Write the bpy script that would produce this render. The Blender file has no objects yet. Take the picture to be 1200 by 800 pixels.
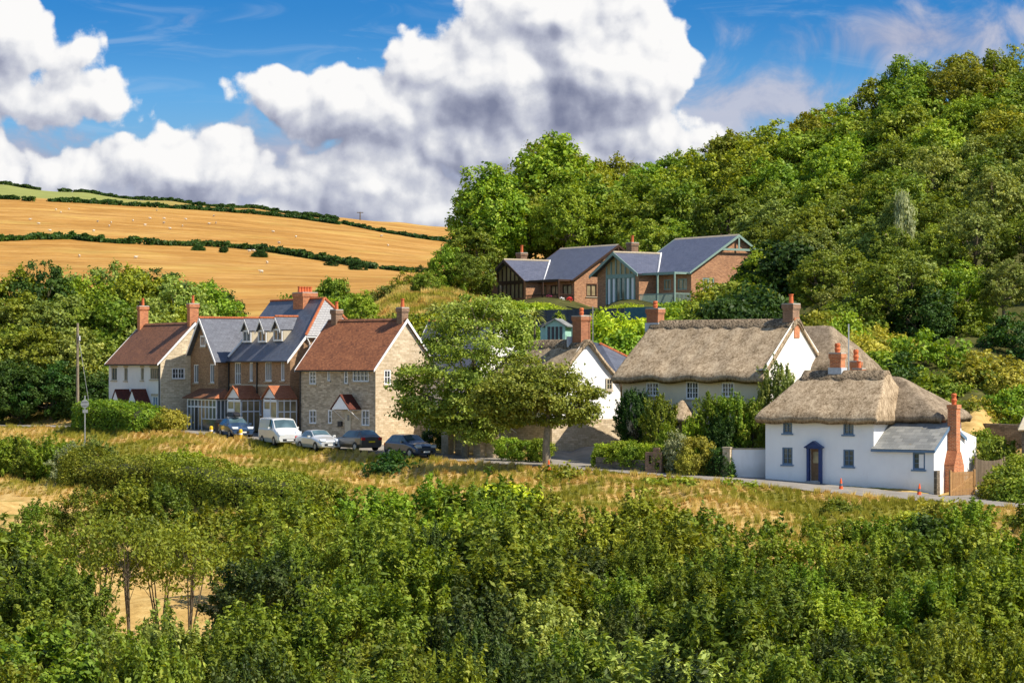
import bpy, math, random
import numpy as np
from mathutils import Vector, Matrix
R = math.radians
rng = random.Random(7)
S = bpy.context.scene
COL = S.collection
F, CX, HY = 2833.33, 600.0, 430.0      # the lens: 85 mm on a 36 mm wide frame

# ---------------------------------------------------------------- camera
cam = bpy.data.cameras.new('camera'); camo = bpy.data.objects.new('camera', cam); COL.objects.link(camo)
cam.lens = 85; cam.sensor_width = 36; cam.shift_y = 0.025 - 0.0004
cam.clip_start = 0.5; cam.clip_end = 9000
camo.location = (0, 0, 0); camo.rotation_euler = (R(90), 0, 0)
S.camera = camo
S.view_settings.view_transform = 'Standard'; S.view_settings.look = 'None'
S.view_settings.exposure = 0.72; S.view_settings.gamma = 1.0
S.render.film_transparent = False
S.cycles.max_bounces = 6; S.cycles.diffuse_bounces = 3; S.cycles.transmission_bounces = 4
S.cycles.transparent_max_bounces = 4; S.cycles.sample_clamp_indirect = 6

# ---------------------------------------------------------------- sun
SUN_AZ, SUN_EL = R(-22), R(49)           # azimuth from +x (the right) towards +y (away from the camera)
sl = bpy.data.lights.new('sun', 'SUN'); so = bpy.data.objects.new('sun', sl); COL.objects.link(so)
sl.energy = 4.8; sl.angle = R(0.5); sl.color = (1.0, 0.90, 0.74)
sd = Vector((math.cos(SUN_EL)*math.cos(SUN_AZ), math.cos(SUN_EL)*math.sin(SUN_AZ), math.sin(SUN_EL)))
so.rotation_euler = sd.to_track_quat('Z', 'Y').to_euler()
so.location = (60, 60, 90)

# ---------------------------------------------------------------- world: Nishita sky with cumulus
W = bpy.data.worlds.new('World'); S.world = W; W.use_nodes = True
nt = W.node_tree; nt.nodes.clear()

class G:
    """small node-graph helper"""
    def __init__(s, nt): s.nt = nt
    def n(s, t, **k):
        nd = s.nt.nodes.new(t)
        for a, v in k.items():
            if a.startswith('i_'):
                key = a[2:]
                s.put(nd.inputs[int(key)] if key.isdigit() else nd.inputs[key.replace('_', ' ')], v)
            else: setattr(nd, a, v)
        return nd
    def put(s, sock, v):
        if isinstance(v, bpy.types.NodeSocket): s.nt.links.new(v, sock)
        else:
            if isinstance(v, (tuple, list)) and len(v) == 3 and sock.type == 'RGBA': v = (*v, 1)
            sock.default_value = v
    def m(s, op, a, b=0.0, c=None, clamp=False):
        nd = s.nt.nodes.new('ShaderNodeMath'); nd.operation = op; nd.use_clamp = clamp
        s.put(nd.inputs[0], a); s.put(nd.inputs[1], b)
        if c is not None: s.put(nd.inputs[2], c)
        return nd.outputs[0]
    def vm(s, op, a, b=(0, 0, 0)):
        nd = s.nt.nodes.new('ShaderNodeVectorMath'); nd.operation = op
        s.put(nd.inputs[0], a); s.put(nd.inputs[1], b)
        return nd.outputs['Value'] if op in ('LENGTH', 'DOT_PRODUCT') else nd.outputs[0]
    def mix(s, f, a, b, mode='MIX'):
        nd = s.nt.nodes.new('ShaderNodeMix'); nd.data_type = 'RGBA'; nd.blend_type = mode
        s.put(nd.inputs[0], f); s.put(nd.inputs[6], a); s.put(nd.inputs[7], b)
        return nd.outputs[2]
    def ss(s, x, a, b, o0=0.0, o1=1.0):
        nd = s.nt.nodes.new('ShaderNodeMapRange'); nd.interpolation_type = 'SMOOTHSTEP'
        s.put(nd.inputs[0], x); s.put(nd.inputs[1], a); s.put(nd.inputs[2], b); s.put(nd.inputs[3], o0); s.put(nd.inputs[4], o1)
        return nd.outputs[0]
    def noise(s, v, scale, detail=3, rough=0.5, dist=0.0, dims='3D'):
        nd = s.n('ShaderNodeTexNoise', noise_dimensions=dims, i_Scale=scale, i_Detail=detail, i_Roughness=rough, i_Distortion=dist)
        if v is not None: s.put(nd.inputs['Vector'], v)
        return nd.outputs[0]
    def ramp(s, x, stops, interp='LINEAR'):
        nd = s.nt.nodes.new('ShaderNodeValToRGB'); nd.color_ramp.interpolation = interp
        e = nd.color_ramp.elements
        while len(e) < len(stops): e.new(0.5)
        for k, (p, c) in enumerate(stops): e[k].position = p; e[k].color = (*c, 1)
        s.put(nd.inputs[0], x); return nd.outputs[0]

def cloud_group():
    """thickness of the cumulus deck for a direction (x/y*28.3, z/y*28.3)"""
    ng = bpy.data.node_groups.new('cloud_field', 'ShaderNodeTree')
    ng.interface.new_socket('P', in_out='INPUT', socket_type='NodeSocketVector')
    ng.interface.new_socket('H', in_out='OUTPUT', socket_type='NodeSocketFloat')
    g = G(ng); gi = g.n('NodeGroupInput'); go = g.n('NodeGroupOutput'); p = gi.outputs[0]
    blobs = [(7.0, .75, 1.2, .95, 1.0), (7.65, .9, .62, .62, 1.0), (5.9, .9, 1.1, .85, 1.0), (5.0, .72, .75, .50, .9), (6.5, .20, 1.1, .6, 1.0), (7.3, .1, .65, .6, .9),
             (4.5, 1.3, 1.15, .6, 1.0), (3.4, 1.15, .8, .42, .9), (5.9, 1.75, 1.8, .55, .8), (7.3, 1.6, 1.3, .55, .6),
             (.1, .45, .6, .6, .9), (.75, 1.15, .95, .38, .9), (.8, .55, .35, .35, .7), (0, 1.15, .8, .4, .8),
             (2.3, 2.0, 1.15, .58, 1.0), (.85, 2.05, .75, .45, .85), (4.3, 2.2, 1.15, .55, 1.0), (5.3, 2.55, 1.6, .5, .7), (-.2, 1.95, .75, .5, .75), (3.0, 2.6, 3.2, .30, .6)]
    # a shared wobble of the plane
    def n2(sc, dt, ro, vec):
        nd = g.n('ShaderNodeTexNoise', noise_dimensions='2D', i_Scale=sc, i_Detail=dt, i_Roughness=ro); g.put(nd.inputs['Vector'], vec); return nd
    pw = g.vm('ADD', p, g.vm('MULTIPLY', g.vm('SUBTRACT', n2(1.1, 2, .5, p).outputs['Color'], (.5, .5, .5)), (.55, .45, 0)))
    acc = None
    for (bx, by, rx, ry, wt) in blobs:
        d = g.vm('LENGTH', g.vm('MULTIPLY', g.vm('SUBTRACT', pw, (bx - 6, 4.3 - by, 0)), (1/rx, 1/ry, 0)))
        v = g.m('MULTIPLY', g.m('SUBTRACT', 1.0, d), wt * min(rx, ry) * 1.5)
        if acc is None: acc = v
        else:
            nd = g.n('ShaderNodeMath', operation='SMOOTH_MAX'); g.put(nd.inputs[0], acc); g.put(nd.inputs[1], v); nd.inputs[2].default_value = .22
            acc = nd.outputs[0]
    acc = g.m('MAXIMUM', acc, -0.6)
    def vor(scale, smooth):
        nd = g.n('ShaderNodeTexVoronoi', voronoi_dimensions='2D', feature='SMOOTH_F1', i_Scale=scale, i_Smoothness=smooth); nd.normalize = False
        g.put(nd.inputs['Vector'], pw); return g.m('SUBTRACT', .45, nd.outputs['Distance'])
    h = g.m('ADD', acc, g.m('MULTIPLY', vor(1.9, .4), .34))
    h = g.m('ADD', h, g.m('MULTIPLY', vor(4.6, .4), .17))
    h = g.m("SUBTRACT", h, .015)
    h = g.m('ADD', h, g.m('MULTIPLY', g.m('SUBTRACT', n2(2.6, 6, .62, p).outputs[0], .5), .34))
    g.put(go.inputs[0], h)
    return ng

def build_world():
    g = G(nt)
    tc = g.n('ShaderNodeTexCoord')
    sep = g.n('ShaderNodeSeparateXYZ'); g.put(sep.inputs[0], tc.outputs['Generated'])
    x, y, z = sep.outputs
    ya = g.m('MAXIMUM', g.m('ABSOLUTE', y), .05)
    u = g.m('MULTIPLY', g.m('DIVIDE', x, ya), 28.33); v = g.m('MULTIPLY', g.m('DIVIDE', z, ya), 28.33)
    cmb = g.n('ShaderNodeCombineXYZ'); g.put(cmb.inputs[0], u); g.put(cmb.inputs[1], v); p = cmb.outputs[0]
    grp = cloud_group()
    def field(vec):
        nd = g.n('ShaderNodeGroup'); nd.node_tree = grp; g.put(nd.inputs[0], vec); return nd.outputs[0]
    h0 = field(p); h1 = field(g.vm('ADD', p, (.09, .11, 0))); h2 = field(g.vm('ADD', p, (.26, .42, 0)))
    cover = g.ss(h0, .0, .14)
    lit = g.m('ADD', g.m('MULTIPLY', g.m('SUBTRACT', h0, h1), 1.0), g.m('MULTIPLY', g.m('SUBTRACT', h0, h2), .55))
    lit = g.m('ADD', g.m('ADD', lit, .60), g.ss(h0, .05, .75, .08, -.05))
    lit = g.m('ADD', lit, g.ss(v, 1.5*1, 3.2, -.06, .04))
    ccol = g.ramp(g.m('ADD', lit, 0, clamp=True), [(0.0, (.22, .245, .36)), (.28, (.36, .385, .50)), (.46, (.52, .545, .65)), (.62, (.66, .68, .75)), (.80, (.88, .885, .91)), (1.0, (1.02, 1.01, 1.0))])
    sky = g.n('ShaderNodeTexSky', sky_type='NISHITA', sun_disc=False, sun_elevation=SUN_EL, sun_rotation=math.pi/2 - SUN_AZ, altitude=50, air_density=1.0, dust_density=.3, ozone_density=3.0)
    # the air at this season: deep blue just above a paler horizon
    el = g.ss(v, 1.8*1, 4.4)
    tint = g.ramp(el, [(0, (.60, .80, 1.0)), (.55, (.34, .72, 1.08)), (1, (.12, .50, .92))])
    blue = g.mix(1.0, sky.outputs[0], tint, 'MULTIPLY')
    # thin streaky cirrus and ragged grey scud
    sc = g.noise(g.vm('MULTIPLY', p, (.35, 1.6, 1)), 1.6, 5, .6, .8, '2D')
    cir = g.m('MULTIPLY', g.ss(sc, .48, .80), .22)
    skymul = g.vm('MULTIPLY', blue, (.12, .12, .12))
    base = g.mix(cir, skymul, (.62, .72, .85))
    rag = g.noise(g.vm('ADD', p, (3.1, 7, 0)), .95, 6, .60, .5, '2D')
    rm = g.vm('LENGTH', g.vm('MULTIPLY', g.vm('SUBTRACT', p, (4.75, 3.85, 0)), (1/2.3, 1/.55, 0)))
    rm2 = g.vm('LENGTH', g.vm('MULTIPLY', g.vm('SUBTRACT', p, (3.0, 3.1, 0)), (1/2.6, 1/.7, 0)))
    rmask = g.m('MAXIMUM', g.m('SUBTRACT', 1.0, rm), g.m('SUBTRACT', .85, rm2))
    rcov = g.m('MULTIPLY', g.ss(g.m('ADD', g.m('MULTIPLY', rmask, .45), rag), .50, .95), .85)
    rcol = g.ramp(rag, [(.35, (.36, .38, .54)), (.65, (.60, .60, .70))])
    base = g.mix(rcov, base, rcol)
    # a grey-violet veil of cloud between the cumulus banks
    vn = g.noise(g.vm('MULTIPLY', p, (.7, 1, 1)), 1.1, 5, .6, .4, '2D')
    vb = g.m('MULTIPLY', g.ss(g.m('SEPARATE' if False else 'ADD', v, 0), 2.05, 3.35, 1, 0), g.ss(u, 1.6, 3.3, 1, 0))
    base = g.mix(g.m('MULTIPLY', g.ss(g.m('ADD', g.m('MULTIPLY', vb, .55), vn), .62, 1.0), .95), base, g.ramp(vn, [(.35, (.30, .34, .52)), (.65, (.50, .53, .66))]))
    # low haze bank
    hz = g.m('MULTIPLY', g.ss(v, 1.2, 2.9, 1, 0), .80)
    base = g.mix(hz, base, (.50, .54, .66))
    col = g.mix(cover, base, ccol)
    bg = g.n('ShaderNodeBackground', i_Color=col, i_Strength=.58)
    # away from the photographed part of the sky the same physical sky, without any cloud bank
    bg2 = g.n('ShaderNodeBackground', i_Strength=.10); g.put(bg2.inputs[0], sky.outputs[0])
    far = g.m('MULTIPLY', g.ss(v, 7, 12, 1, 0), g.ss(y, .2, .6))
    ms = g.n('ShaderNodeMixShader'); g.put(ms.inputs[0], far); g.put(ms.inputs[1], bg2.outputs[0]); g.put(ms.inputs[2], bg.outputs[0])
    out = g.n('ShaderNodeOutputWorld'); g.put(out.inputs[0], ms.outputs[0])
build_world()
# ---------------------------------------------------------------- geometry helpers
def put(o, parent=None):
    COL.objects.link(o)
    if parent is not None: o.parent = parent
    return o
def tag(o, label=None, cat=None, group=None, kind=None):
    if label: o['label'] = label
    if cat: o['category'] = cat
    if group: o['group'] = group
    if kind: o['kind'] = kind
    return o
def empty(name, loc, rz=0.0, label=None, cat=None, group=None):
    o = bpy.data.objects.new(name, None); o.empty_display_size = .5
    o.location = loc; o.rotation_euler = (0, 0, rz); put(o)
    return tag(o, label, cat, group)
def copy_tree(o, parent=None):
    c = o.copy(); COL.objects.link(c)
    if parent is not None: c.parent = parent
    for ch in list(o.children): copy_tree(ch, c)
    return c
def auto_uv(me):
    n = len(me.loops)
    if not n: return
    uv = me.uv_layers.new(name='UVMap')
    co = np.empty(len(me.vertices)*3); me.vertices.foreach_get('co', co); co = co.reshape(-1, 3)
    vi = np.empty(n, dtype=np.int32); me.loops.foreach_get('vertex_index', vi)
    nr = np.empty(len(me.polygons)*3); me.polygons.foreach_get('normal', nr); nr = nr.reshape(-1, 3)
    lt = np.empty(len(me.polygons), dtype=np.int32); me.polygons.foreach_get('loop_total', lt)
    nn = np.repeat(nr, lt, axis=0)
    t = np.cross(np.array([0, 0, 1.0]), nn); l = np.linalg.norm(t, axis=1)
    t[l < .02] = (1, 0, 0); l[l < .02] = 1; t /= l[:, None]
    b = np.cross(nn, t); p = co[vi]
    uv.data.foreach_set('uv', np.stack([(p*t).sum(1), (p*b).sum(1)], 1).ravel())

class MB:
    def __init__(s): s.v = []; s.f = []
    def add(s, v, f):
        k = len(s.v); s.v += [tuple(a) for a in v]; s.f += [tuple(i + k for i in q) for q in f]; return s
    def box(s, x0, x1, y0, y1, z0, z1):
        return s.add([(x0, y0, z0), (x1, y0, z0), (x1, y1, z0), (x0, y1, z0), (x0, y0, z1), (x1, y0, z1), (x1, y1, z1), (x0, y1, z1)],
                     [(0, 3, 2, 1), (4, 5, 6, 7), (0, 1, 5, 4), (1, 2, 6, 5), (2, 3, 7, 6), (3, 0, 4, 7)])
    def poly(s, pts): return s.add(pts, [tuple(range(len(pts)))])
    def slab(s, pts, th):
        """a polygon given thickness th against its normal"""
        p = [Vector(a) for a in pts]; n = Vector((0, 0, 0))
        for i in range(len(p)):
            a, b = p[i], p[(i+1) % len(p)]
            n += Vector(((a.y-b.y)*(a.z+b.z), (a.z-b.z)*(a.x+b.x), (a.x-b.x)*(a.y+b.y)))
        n.normalize(); q = [a - n*th for a in p]; k = len(p)
        f = [tuple(range(k)), tuple(range(2*k-1, k-1, -1))] + [(i, i+k, (i+1) % k + k, (i+1) % k) for i in range(k)]
        return s.add(p + q, f)
    def prism(s, poly, a, b, axis='y'):
        """2-D polygon (u,z) extruded along axis between a and b"""
        m = {'y': lambda u, w, t: (u, t, w), 'x': lambda u, w, t: (t, u, w), 'z': lambda u, w, t: (u, w, t)}[axis]
        k = len(poly); v = [m(u, w, a) for u, w in poly] + [m(u, w, b) for u, w in poly]
        return s.add(v, [tuple(range(k)), tuple(range(2*k-1, k-1, -1))] + [(i, i+k, (i+1) % k+k, (i+1) % k) for i in range(k)])
    def cyl(s, p0, p1, r0, r1=None, n=10, caps=True):
        r1 = r0 if r1 is None else r1
        p0, p1 = Vector(p0), Vector(p1); d = (p1-p0).normalized()
        a = d.orthogonal().normalized(); b = d.cross(a)
        v = []
        for p, r in ((p0, r0), (p1, r1)):
            v += [p + (a*math.cos(2*math.pi*i/n) + b*math.sin(2*math.pi*i/n))*r for i in range(n)]
        f = [(i, (i+1) % n, (i+1) % n+n, i+n) for i in range(n)]
        if caps: f += [tuple(range(n-1, -1, -1)), tuple(range(n, 2*n))]
        return s.add(v, f)
    def lathe(s, cx, cy, prof, n=12):
        v = []
        for r, z in prof: v += [(cx+r*math.cos(2*math.pi*i/n), cy+r*math.sin(2*math.pi*i/n), z) for i in range(n)]
        f = []
        for k in range(len(prof)-1): f += [(k*n+i, k*n+(i+1) % n, (k+1)*n+(i+1) % n, (k+1)*n+i) for i in range(n)]
        f += [tuple(range(n-1, -1, -1)), tuple(range((len(prof)-1)*n, len(prof)*n))]
        return s.add(v, f)
    def tube(s, pts, rs, n=7):
        pts = [Vector(p) for p in pts]; v = []
        for i, p in enumerate(pts):
            d = (pts[min(i+1, len(pts)-1)] - pts[max(i-1, 0)]).normalized()
            a = d.cross(Vector((.13, .97, .2))).normalized(); b = d.cross(a)
            v += [p + (a*math.cos(2*math.pi*j/n) + b*math.sin(2*math.pi*j/n))*rs[i] for j in range(n)]
        f = []
        for k in range(len(pts)-1): f += [(k*n+j, k*n+(j+1) % n, (k+1)*n+(j+1) % n, (k+1)*n+j) for j in range(n)]
        f += [tuple(range(n-1, -1, -1)), tuple(range((len(pts)-1)*n, len(pts)*n))]
        return s.add(v, f)
    def build(s, name, mat, parent=None, smooth=False, label=None):
        me = bpy.data.meshes.new(name); me.from_pydata(s.v, [], s.f); me.update()
        auto_uv(me); me.materials.append(mat)
        if smooth: me.polygons.foreach_set('use_smooth', [True]*len(me.polygons))
        o = bpy.data.objects.new(name, me); put(o, parent)
        if label: o['label'] = label
        return o

def np_mesh(name, co, quads, mat, attr=None, smooth=False, nv=4):
    """big meshes straight from numpy arrays"""
    me = bpy.data.meshes.new(name); n = len(quads)
    me.vertices.add(len(co)); me.vertices.foreach_set('co', np.ascontiguousarray(co, dtype=np.float32).ravel())
    me.loops.add(n*nv); me.loops.foreach_set('vertex_index', np.ascontiguousarray(quads, dtype=np.int32).ravel())
    me.polygons.add(n); me.polygons.foreach_set('loop_start', np.arange(0, n*nv, nv, dtype=np.int32))
    try: me.polygons.foreach_set('loop_total', np.full(n, nv, dtype=np.int32))
    except Exception: pass
    if attr is not None:
        for k, a in attr.items():
            if a.ndim == 1:
                at = me.attributes.new(k, 'FLOAT', 'POINT'); at.data.foreach_set('value', a.astype(np.float32))
            else:
                at = me.attributes.new(k, 'FLOAT_COLOR', 'POINT')
                at.data.foreach_set('color', np.concatenate([a, np.ones((len(a), 1))], 1).astype(np.float32).ravel())
    if smooth: me.polygons.foreach_set('use_smooth', np.ones(n, dtype=bool))
    me.update(calc_edges=True); me.validate()
    if mat: me.materials.append(mat)
    return me

# ---------------------------------------------------------------- materials
def new_mat(name):
    m = bpy.data.materials.new(name); m.use_nodes = True; m.node_tree.nodes.clear()
    return m, G(m.node_tree)
def finish(m, g, color, rough=.8, bump=None, bstr=.3, bdist=.02, metallic=0.0, spec=.3, coat=0.0):
    p = g.n('ShaderNodeBsdfPrincipled'); g.put(p.inputs['Base Color'], color); g.put(p.inputs['Roughness'], rough)
    p.inputs['Metallic'].default_value = metallic; p.inputs['Specular IOR Level'].default_value = spec
    p.inputs['Coat Weight'].default_value = coat; p.inputs['Coat Roughness'].default_value = .05
    if bump is not None:
        b = g.n('ShaderNodeBump', i_Strength=bstr, i_Distance=bdist); g.put(b.inputs['Height'], bump); g.put(p.inputs['Normal'], b.outputs[0])
    o = g.n('ShaderNodeOutputMaterial'); g.put(o.inputs[0], p.outputs[0]); return m
def uvn(g): return g.n('ShaderNodeUVMap').outputs[0]
def objc(g): return g.n('ShaderNodeTexCoord').outputs['Object']
def mixed(name, c1, c2, scale=3.0, rough=.8, detail=4, spec=.3, bstr=.15, coat=0.0, metallic=0.0, uv=False, c3=None):
    m, g = new_mat(name); v = uvn(g) if uv else objc(g)
    n = g.noise(v, scale, detail, .6); st = [(.3, c1), (.7, c2)]
    if c3: st.append((.8, c3))
    return finish(m, g, g.ramp(n, st), rough, g.noise(v, scale*6, 3), bstr, .01, metallic, spec, coat)
def brickmat(name, c1, c2, mortar, bw=.225, rh=.075, ms=.01, bias=0.0, wobble=0.0, stain=(.6, 1.0), bstr=.4, rough=.85, patch=None, squash=1.0):
    m, g = new_mat(name); v = uvn(g)
    if wobble:
        nz = g.n('ShaderNodeTexNoise', i_Scale=1.7/bw*.35, i_Detail=2); g.put(nz.inputs['Vector'], v)
        v = g.vm('ADD', v, g.vm('MULTIPLY', g.vm('SUBTRACT', nz.outputs['Color'], (.5, .5, .5)), (wobble, wobble, 0)))
    b = g.n('ShaderNodeTexBrick', i_Scale=1.0, i_Mortar_Size=ms, i_Mortar_Smooth=.2, i_Bias=bias, i_Brick_Width=bw, i_Row_Height=rh)
    g.put(b.inputs['Vector'], v); g.put(b.inputs['Color1'], c1); g.put(b.inputs['Color2'], c2); g.put(b.inputs['Mortar'], mortar)
    col = b.outputs['Color']
    n1 = g.noise(v, .55, 4, .6); n2 = g.noise(v, 5.0, 3, .6)
    col = g.mix(1.0, col, g.ramp(n1, [(.25, (stain[0],)*3), (.7, (stain[1],)*3)]), 'MULTIPLY')
    col = g.mix(1.0, col, g.ramp(n2, [(.25, (.78, .78, .78)), (.75, (1.15, 1.15, 1.15))]), 'MULTIPLY')
    if patch: col = g.mix(g.ss(g.noise(v, 1.3, 5, .7), .56, .68), col, patch)
    return finish(m, g, col, rough, g.m('ADD', g.m('MULTIPLY', b.outputs['Fac'], -1), n2), bstr, .012)
def roofmat(name, cols, tw=.25, th=.16, gap=(.02, .02, .02), rough=.7, spec=.3, patch=None, moss=None):
    """courses of tiles or slates: UV v runs up the slope"""
    m, g = new_mat(name); v = uvn(g)
    b = g.n('ShaderNodeTexBrick', i_Scale=1.0, i_Mortar_Size=.006, i_Mortar_Smooth=.1, i_Bias=0.0, i_Brick_Width=tw, i_Row_Height=th)
    g.put(b.inputs['Vector'], v); g.put(b.inputs['Color1'], (0, 0, 0)); g.put(b.inputs['Color2'], (1, 1, 1)); g.put(b.inputs['Mortar'], (.5, .5, .5))
    f = g.m('ADD', g.m('MULTIPLY', b.outputs['Color'], .55), g.m('MULTIPLY', g.noise(v, 1.1, 5, .65), .9)); f = g.m('SUBTRACT', f, .25)
    col = g.ramp(f, [(i/(len(cols)-1), c) for i, c in enumerate(cols)])
    col = g.mix(g.m('MULTIPLY', b.outputs['Fac'], .8), col, gap)
    if moss: col = g.mix(g.ss(g.noise(v, 2.6, 6, .7), .58, .72), col, moss)
    sep = g.n('ShaderNodeSeparateXYZ'); g.put(sep.inputs[0], v)
    saw = g.m('FRACT', g.m('DIVIDE', sep.outputs[1], th))
    return finish(m, g, col, rough, g.m('SUBTRACT', g.m('MULTIPLY', saw, -1), b.outputs['Fac']), .5, .02, spec=spec)
def thatchmat(name, cols, diag=False):
    m, g = new_mat(name); v = objc(g)
    n1 = g.noise(g.vm('MULTIPLY', v, (1, 1, .7)), 1.3, 5, .62)
    n2 = g.noise(g.vm('MULTIPLY', v, (9, 9, 2.2)), 1.4, 5, .75)
    n3 = g.noise(g.vm('MULTIPLY', v, (26, 26, 9)), 1.0, 3, .6)
    n4 = g.noise(g.vm('MULTIPLY', v, (3.2, 3.2, 1.6)), 1.6, 4, .7)
    f = g.m('ADD', g.m('MULTIPLY', n1, .5), g.m('ADD', g.m('MULTIPLY', n2, .65), g.m('ADD', g.m('MULTIPLY', n3, .45), g.m('MULTIPLY', n4, .65)))); f = g.m('MULTIPLY', g.m('SUBTRACT', f, .86), 2.4)
    col = g.ramp(f, [(i/(len(cols)-1), c) for i, c in enumerate(cols)])
    h = g.m('ADD', g.m('MULTIPLY', n2, 1.0), g.m('MULTIPLY', n3, .6))
    if diag:
        x = g.n('ShaderNodeSeparateXYZ'); g.put(x.inputs[0], uvn(g))
        a = g.m('ABSOLUTE', g.m('SUBTRACT', g.m('FRACT', g.m('MULTIPLY', x.outputs[0], 1.9)), .5))
        c = g.m('ABSOLUTE', g.m('SUBTRACT', g.m('FRACT', g.m('MULTIPLY', x.outputs[1], 1.7)), .5))
        ln = g.ss(g.m('ABSOLUTE', g.m('SUBTRACT', a, c)), .02, .11)
        col = g.mix(g.m('SUBTRACT', 1.0, ln), col, (.06, .045, .03)); h = g.m('ADD', h, ln)
    return finish(m, g, col, .95, h, .6, .05, spec=.1)
def leafmat(name, cols, trans=.27, hue=.03, val=.5, rough=.55, flower=None):
    """leaf colour varies leaf by leaf (attribute rnd) and tree by tree"""
    m, g = new_mat(name)
    at = g.n('ShaderNodeAttribute', attribute_name='rnd').outputs['Fac']
    oi = g.n('ShaderNodeObjectInfo').outputs['Random']
    col = g.ramp(at, [(i/(len(cols)-1), c) for i, c in enumerate(cols)])
    hs = g.n('ShaderNodeHueSaturation', i_Saturation=1.0)
    g.put(hs.inputs['Hue'], g.m('ADD', .509, g.m('MULTIPLY', g.m('SUBTRACT', oi, .5), hue)))
    g.put(hs.inputs['Value'], g.m('ADD', 1.0, g.m('MULTIPLY', g.m('SUBTRACT', g.m('FRACT', g.m('MULTIPLY', oi, 7.31)), .5), val)))
    g.put(hs.inputs['Color'], col); col = hs.outputs[0]
    if flower: col = g.mix(g.ss(at, .955, .965), col, flower)
    d = g.n('ShaderNodeBsdfPrincipled'); g.put(d.inputs['Base Color'], col); d.inputs['Roughness'].default_value = rough; d.inputs['Specular IOR Level'].default_value = .22
    t = g.n('ShaderNodeBsdfTranslucent'); g.put(t.inputs[0], g.mix(1.0, col, (1.5, 1.35, .45), 'MULTIPLY'))
    ms = g.n('ShaderNodeMixShader', i_Fac=trans); g.put(ms.inputs[1], d.outputs[0]); g.put(ms.inputs[2], t.outputs[0])
    o = g.n('ShaderNodeOutputMaterial'); g.put(o.inputs[0], ms.outputs[0]); return m
def glassmat(name, col=(.02, .025, .03), rough=.06):
    m, g = new_mat(name)
    n = g.noise(objc(g), .9, 2)
    return finish(m, g, g.ramp(n, [(.35, col), (.7, tuple(c*2.2+.01 for c in col))]), rough, None, spec=.8)

M = {}
M['brick_dark'] = brickmat('dark_brown_brick', (.21, .105, .050), (.44, .245, .125), (.38, .28, .18), ms=.012, stain=(.7, 1.05))
M['brick_red'] = brickmat('red_brick', (.30, .075, .028), (.46, .145, .055), (.36, .25, .16), ms=.012, stain=(.75, 1.05))
M['brick_orange'] = brickmat('orange_brick', (.40, .10, .032), (.62, .20, .07), (.50, .34, .22), ms=.012, bw=.25, rh=.085, stain=(.8, 1.05))
M['brick_modern'] = brickmat('modern_brown_brick', (.24, .085, .035), (.48, .22, .10), (.42, .30, .20), ms=.014, bw=.27, rh=.09, stain=(.8, 1.05))
M['brick_brown'] = brickmat('brown_chimney_brick', (.17, .08, .045), (.36, .19, .11), (.34, .26, .19), ms=.014)
M['stone_pale'] = brickmat('pale_limestone', (.54, .44, .30), (.76, .65, .47), (.46, .36, .24), bw=.42, rh=.15, ms=.012, wobble=.06, stain=(.80, 1.05))
M['stone_grey'] = brickmat('grey_rubble_stone', (.31, .245, .165), (.62, .51, .37), (.42, .35, .25), bw=.34, rh=.13, ms=.014, wobble=.09, stain=(.75, 1.05))
M['stone_tan'] = brickmat('tan_rubble_stone', (.44, .345, .22), (.68, .56, .40), (.46, .36, .25), bw=.40, rh=.15, ms=.014, wobble=.08, stain=(.82, 1.05))
M['stone_wall'] = brickmat('old_garden_stone', (.13, .11, .08), (.30, .25, .19), (.16, .13, .10), bw=.3, rh=.12, ms=.02, wobble=.12)
def render_mat(name, a, b, dirt):
    m, g = new_mat(name); v = objc(g)
    n = g.noise(v, .8, 5, .6); st = g.noise(g.vm('MULTIPLY', v, (1.9, 1.9, .55)), 1.0, 6, .7)
    col = g.ramp(n, [(.3, a), (.7, b)])
    col = g.mix(g.m('MULTIPLY', g.ss(st, .50, .80), .30), col, dirt)
    sz = g.n('ShaderNodeSeparateXYZ'); g.put(sz.inputs[0], v); damp = g.m('ADD', g.m('MULTIPLY', sz.outputs[2], -.9), g.noise(v, 1.6, 5, .7)); col = g.mix(g.m('MULTIPLY', g.ss(damp, -.55, .45), .45), col, tuple(c*.62 for c in dirt))
    return finish(m, g, col, .85, g.noise(v, 9, 4), .25, .02, spec=.2)
M['white'] = render_mat('white_lime_wash', (.78, .78, .79), (.84, .84, .84), (.60, .58, .56))
M['white_warm'] = render_mat('warm_white_render', (.78, .755, .70), (.84, .82, .77), (.6, .55, .47))
M['cream'] = render_mat('cream_render', (.60, .52, .37), (.68, .60, .45), (.45, .37, .26))
M['offwhite'] = render_mat('offwhite_render', (.62, .62, .62), (.70, .70, .69), (.5, .48, .44))
M['paint_white'] = mixed('white_paint', (.74, .74, .75), (.82, .82, .82), 4, .4, bstr=.03)
M['frame_tan'] = mixed('buff_painted_frame', (.42, .37, .28), (.52, .46, .35), 4, .5)
M['stone_lintel'] = mixed('dressed_stone', (.36, .30, .21), (.48, .41, .30), 5, .8)
M['blue'] = mixed('blue_paint', (.012, .032, .12), (.018, .045, .17), 5, .35, bstr=.05)
M['blue_grey'] = mixed('blue_grey_paint', (.10, .17, .27), (.14, .22, .33), 5, .4, bstr=.05)
M['sage'] = mixed('sage_green_paint', (.17, .26, .23), (.23, .33, .29), 5, .5, bstr=.05)
M['aqua'] = mixed('aqua_paint', (.28, .50, .45), (.36, .58, .52), 5, .5, bstr=.05)
M['brown_timber'] = mixed('dark_brown_timber', (.035, .018, .012), (.06, .032, .02), 6, .5)
M['cream_panel'] = mixed('cream_panel', (.34, .26, .13), (.44, .34, .18), 2.0, .6)
M['black'] = mixed('black_plastic', (.012, .012, .014), (.025, .025, .027), 5, .45)
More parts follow.
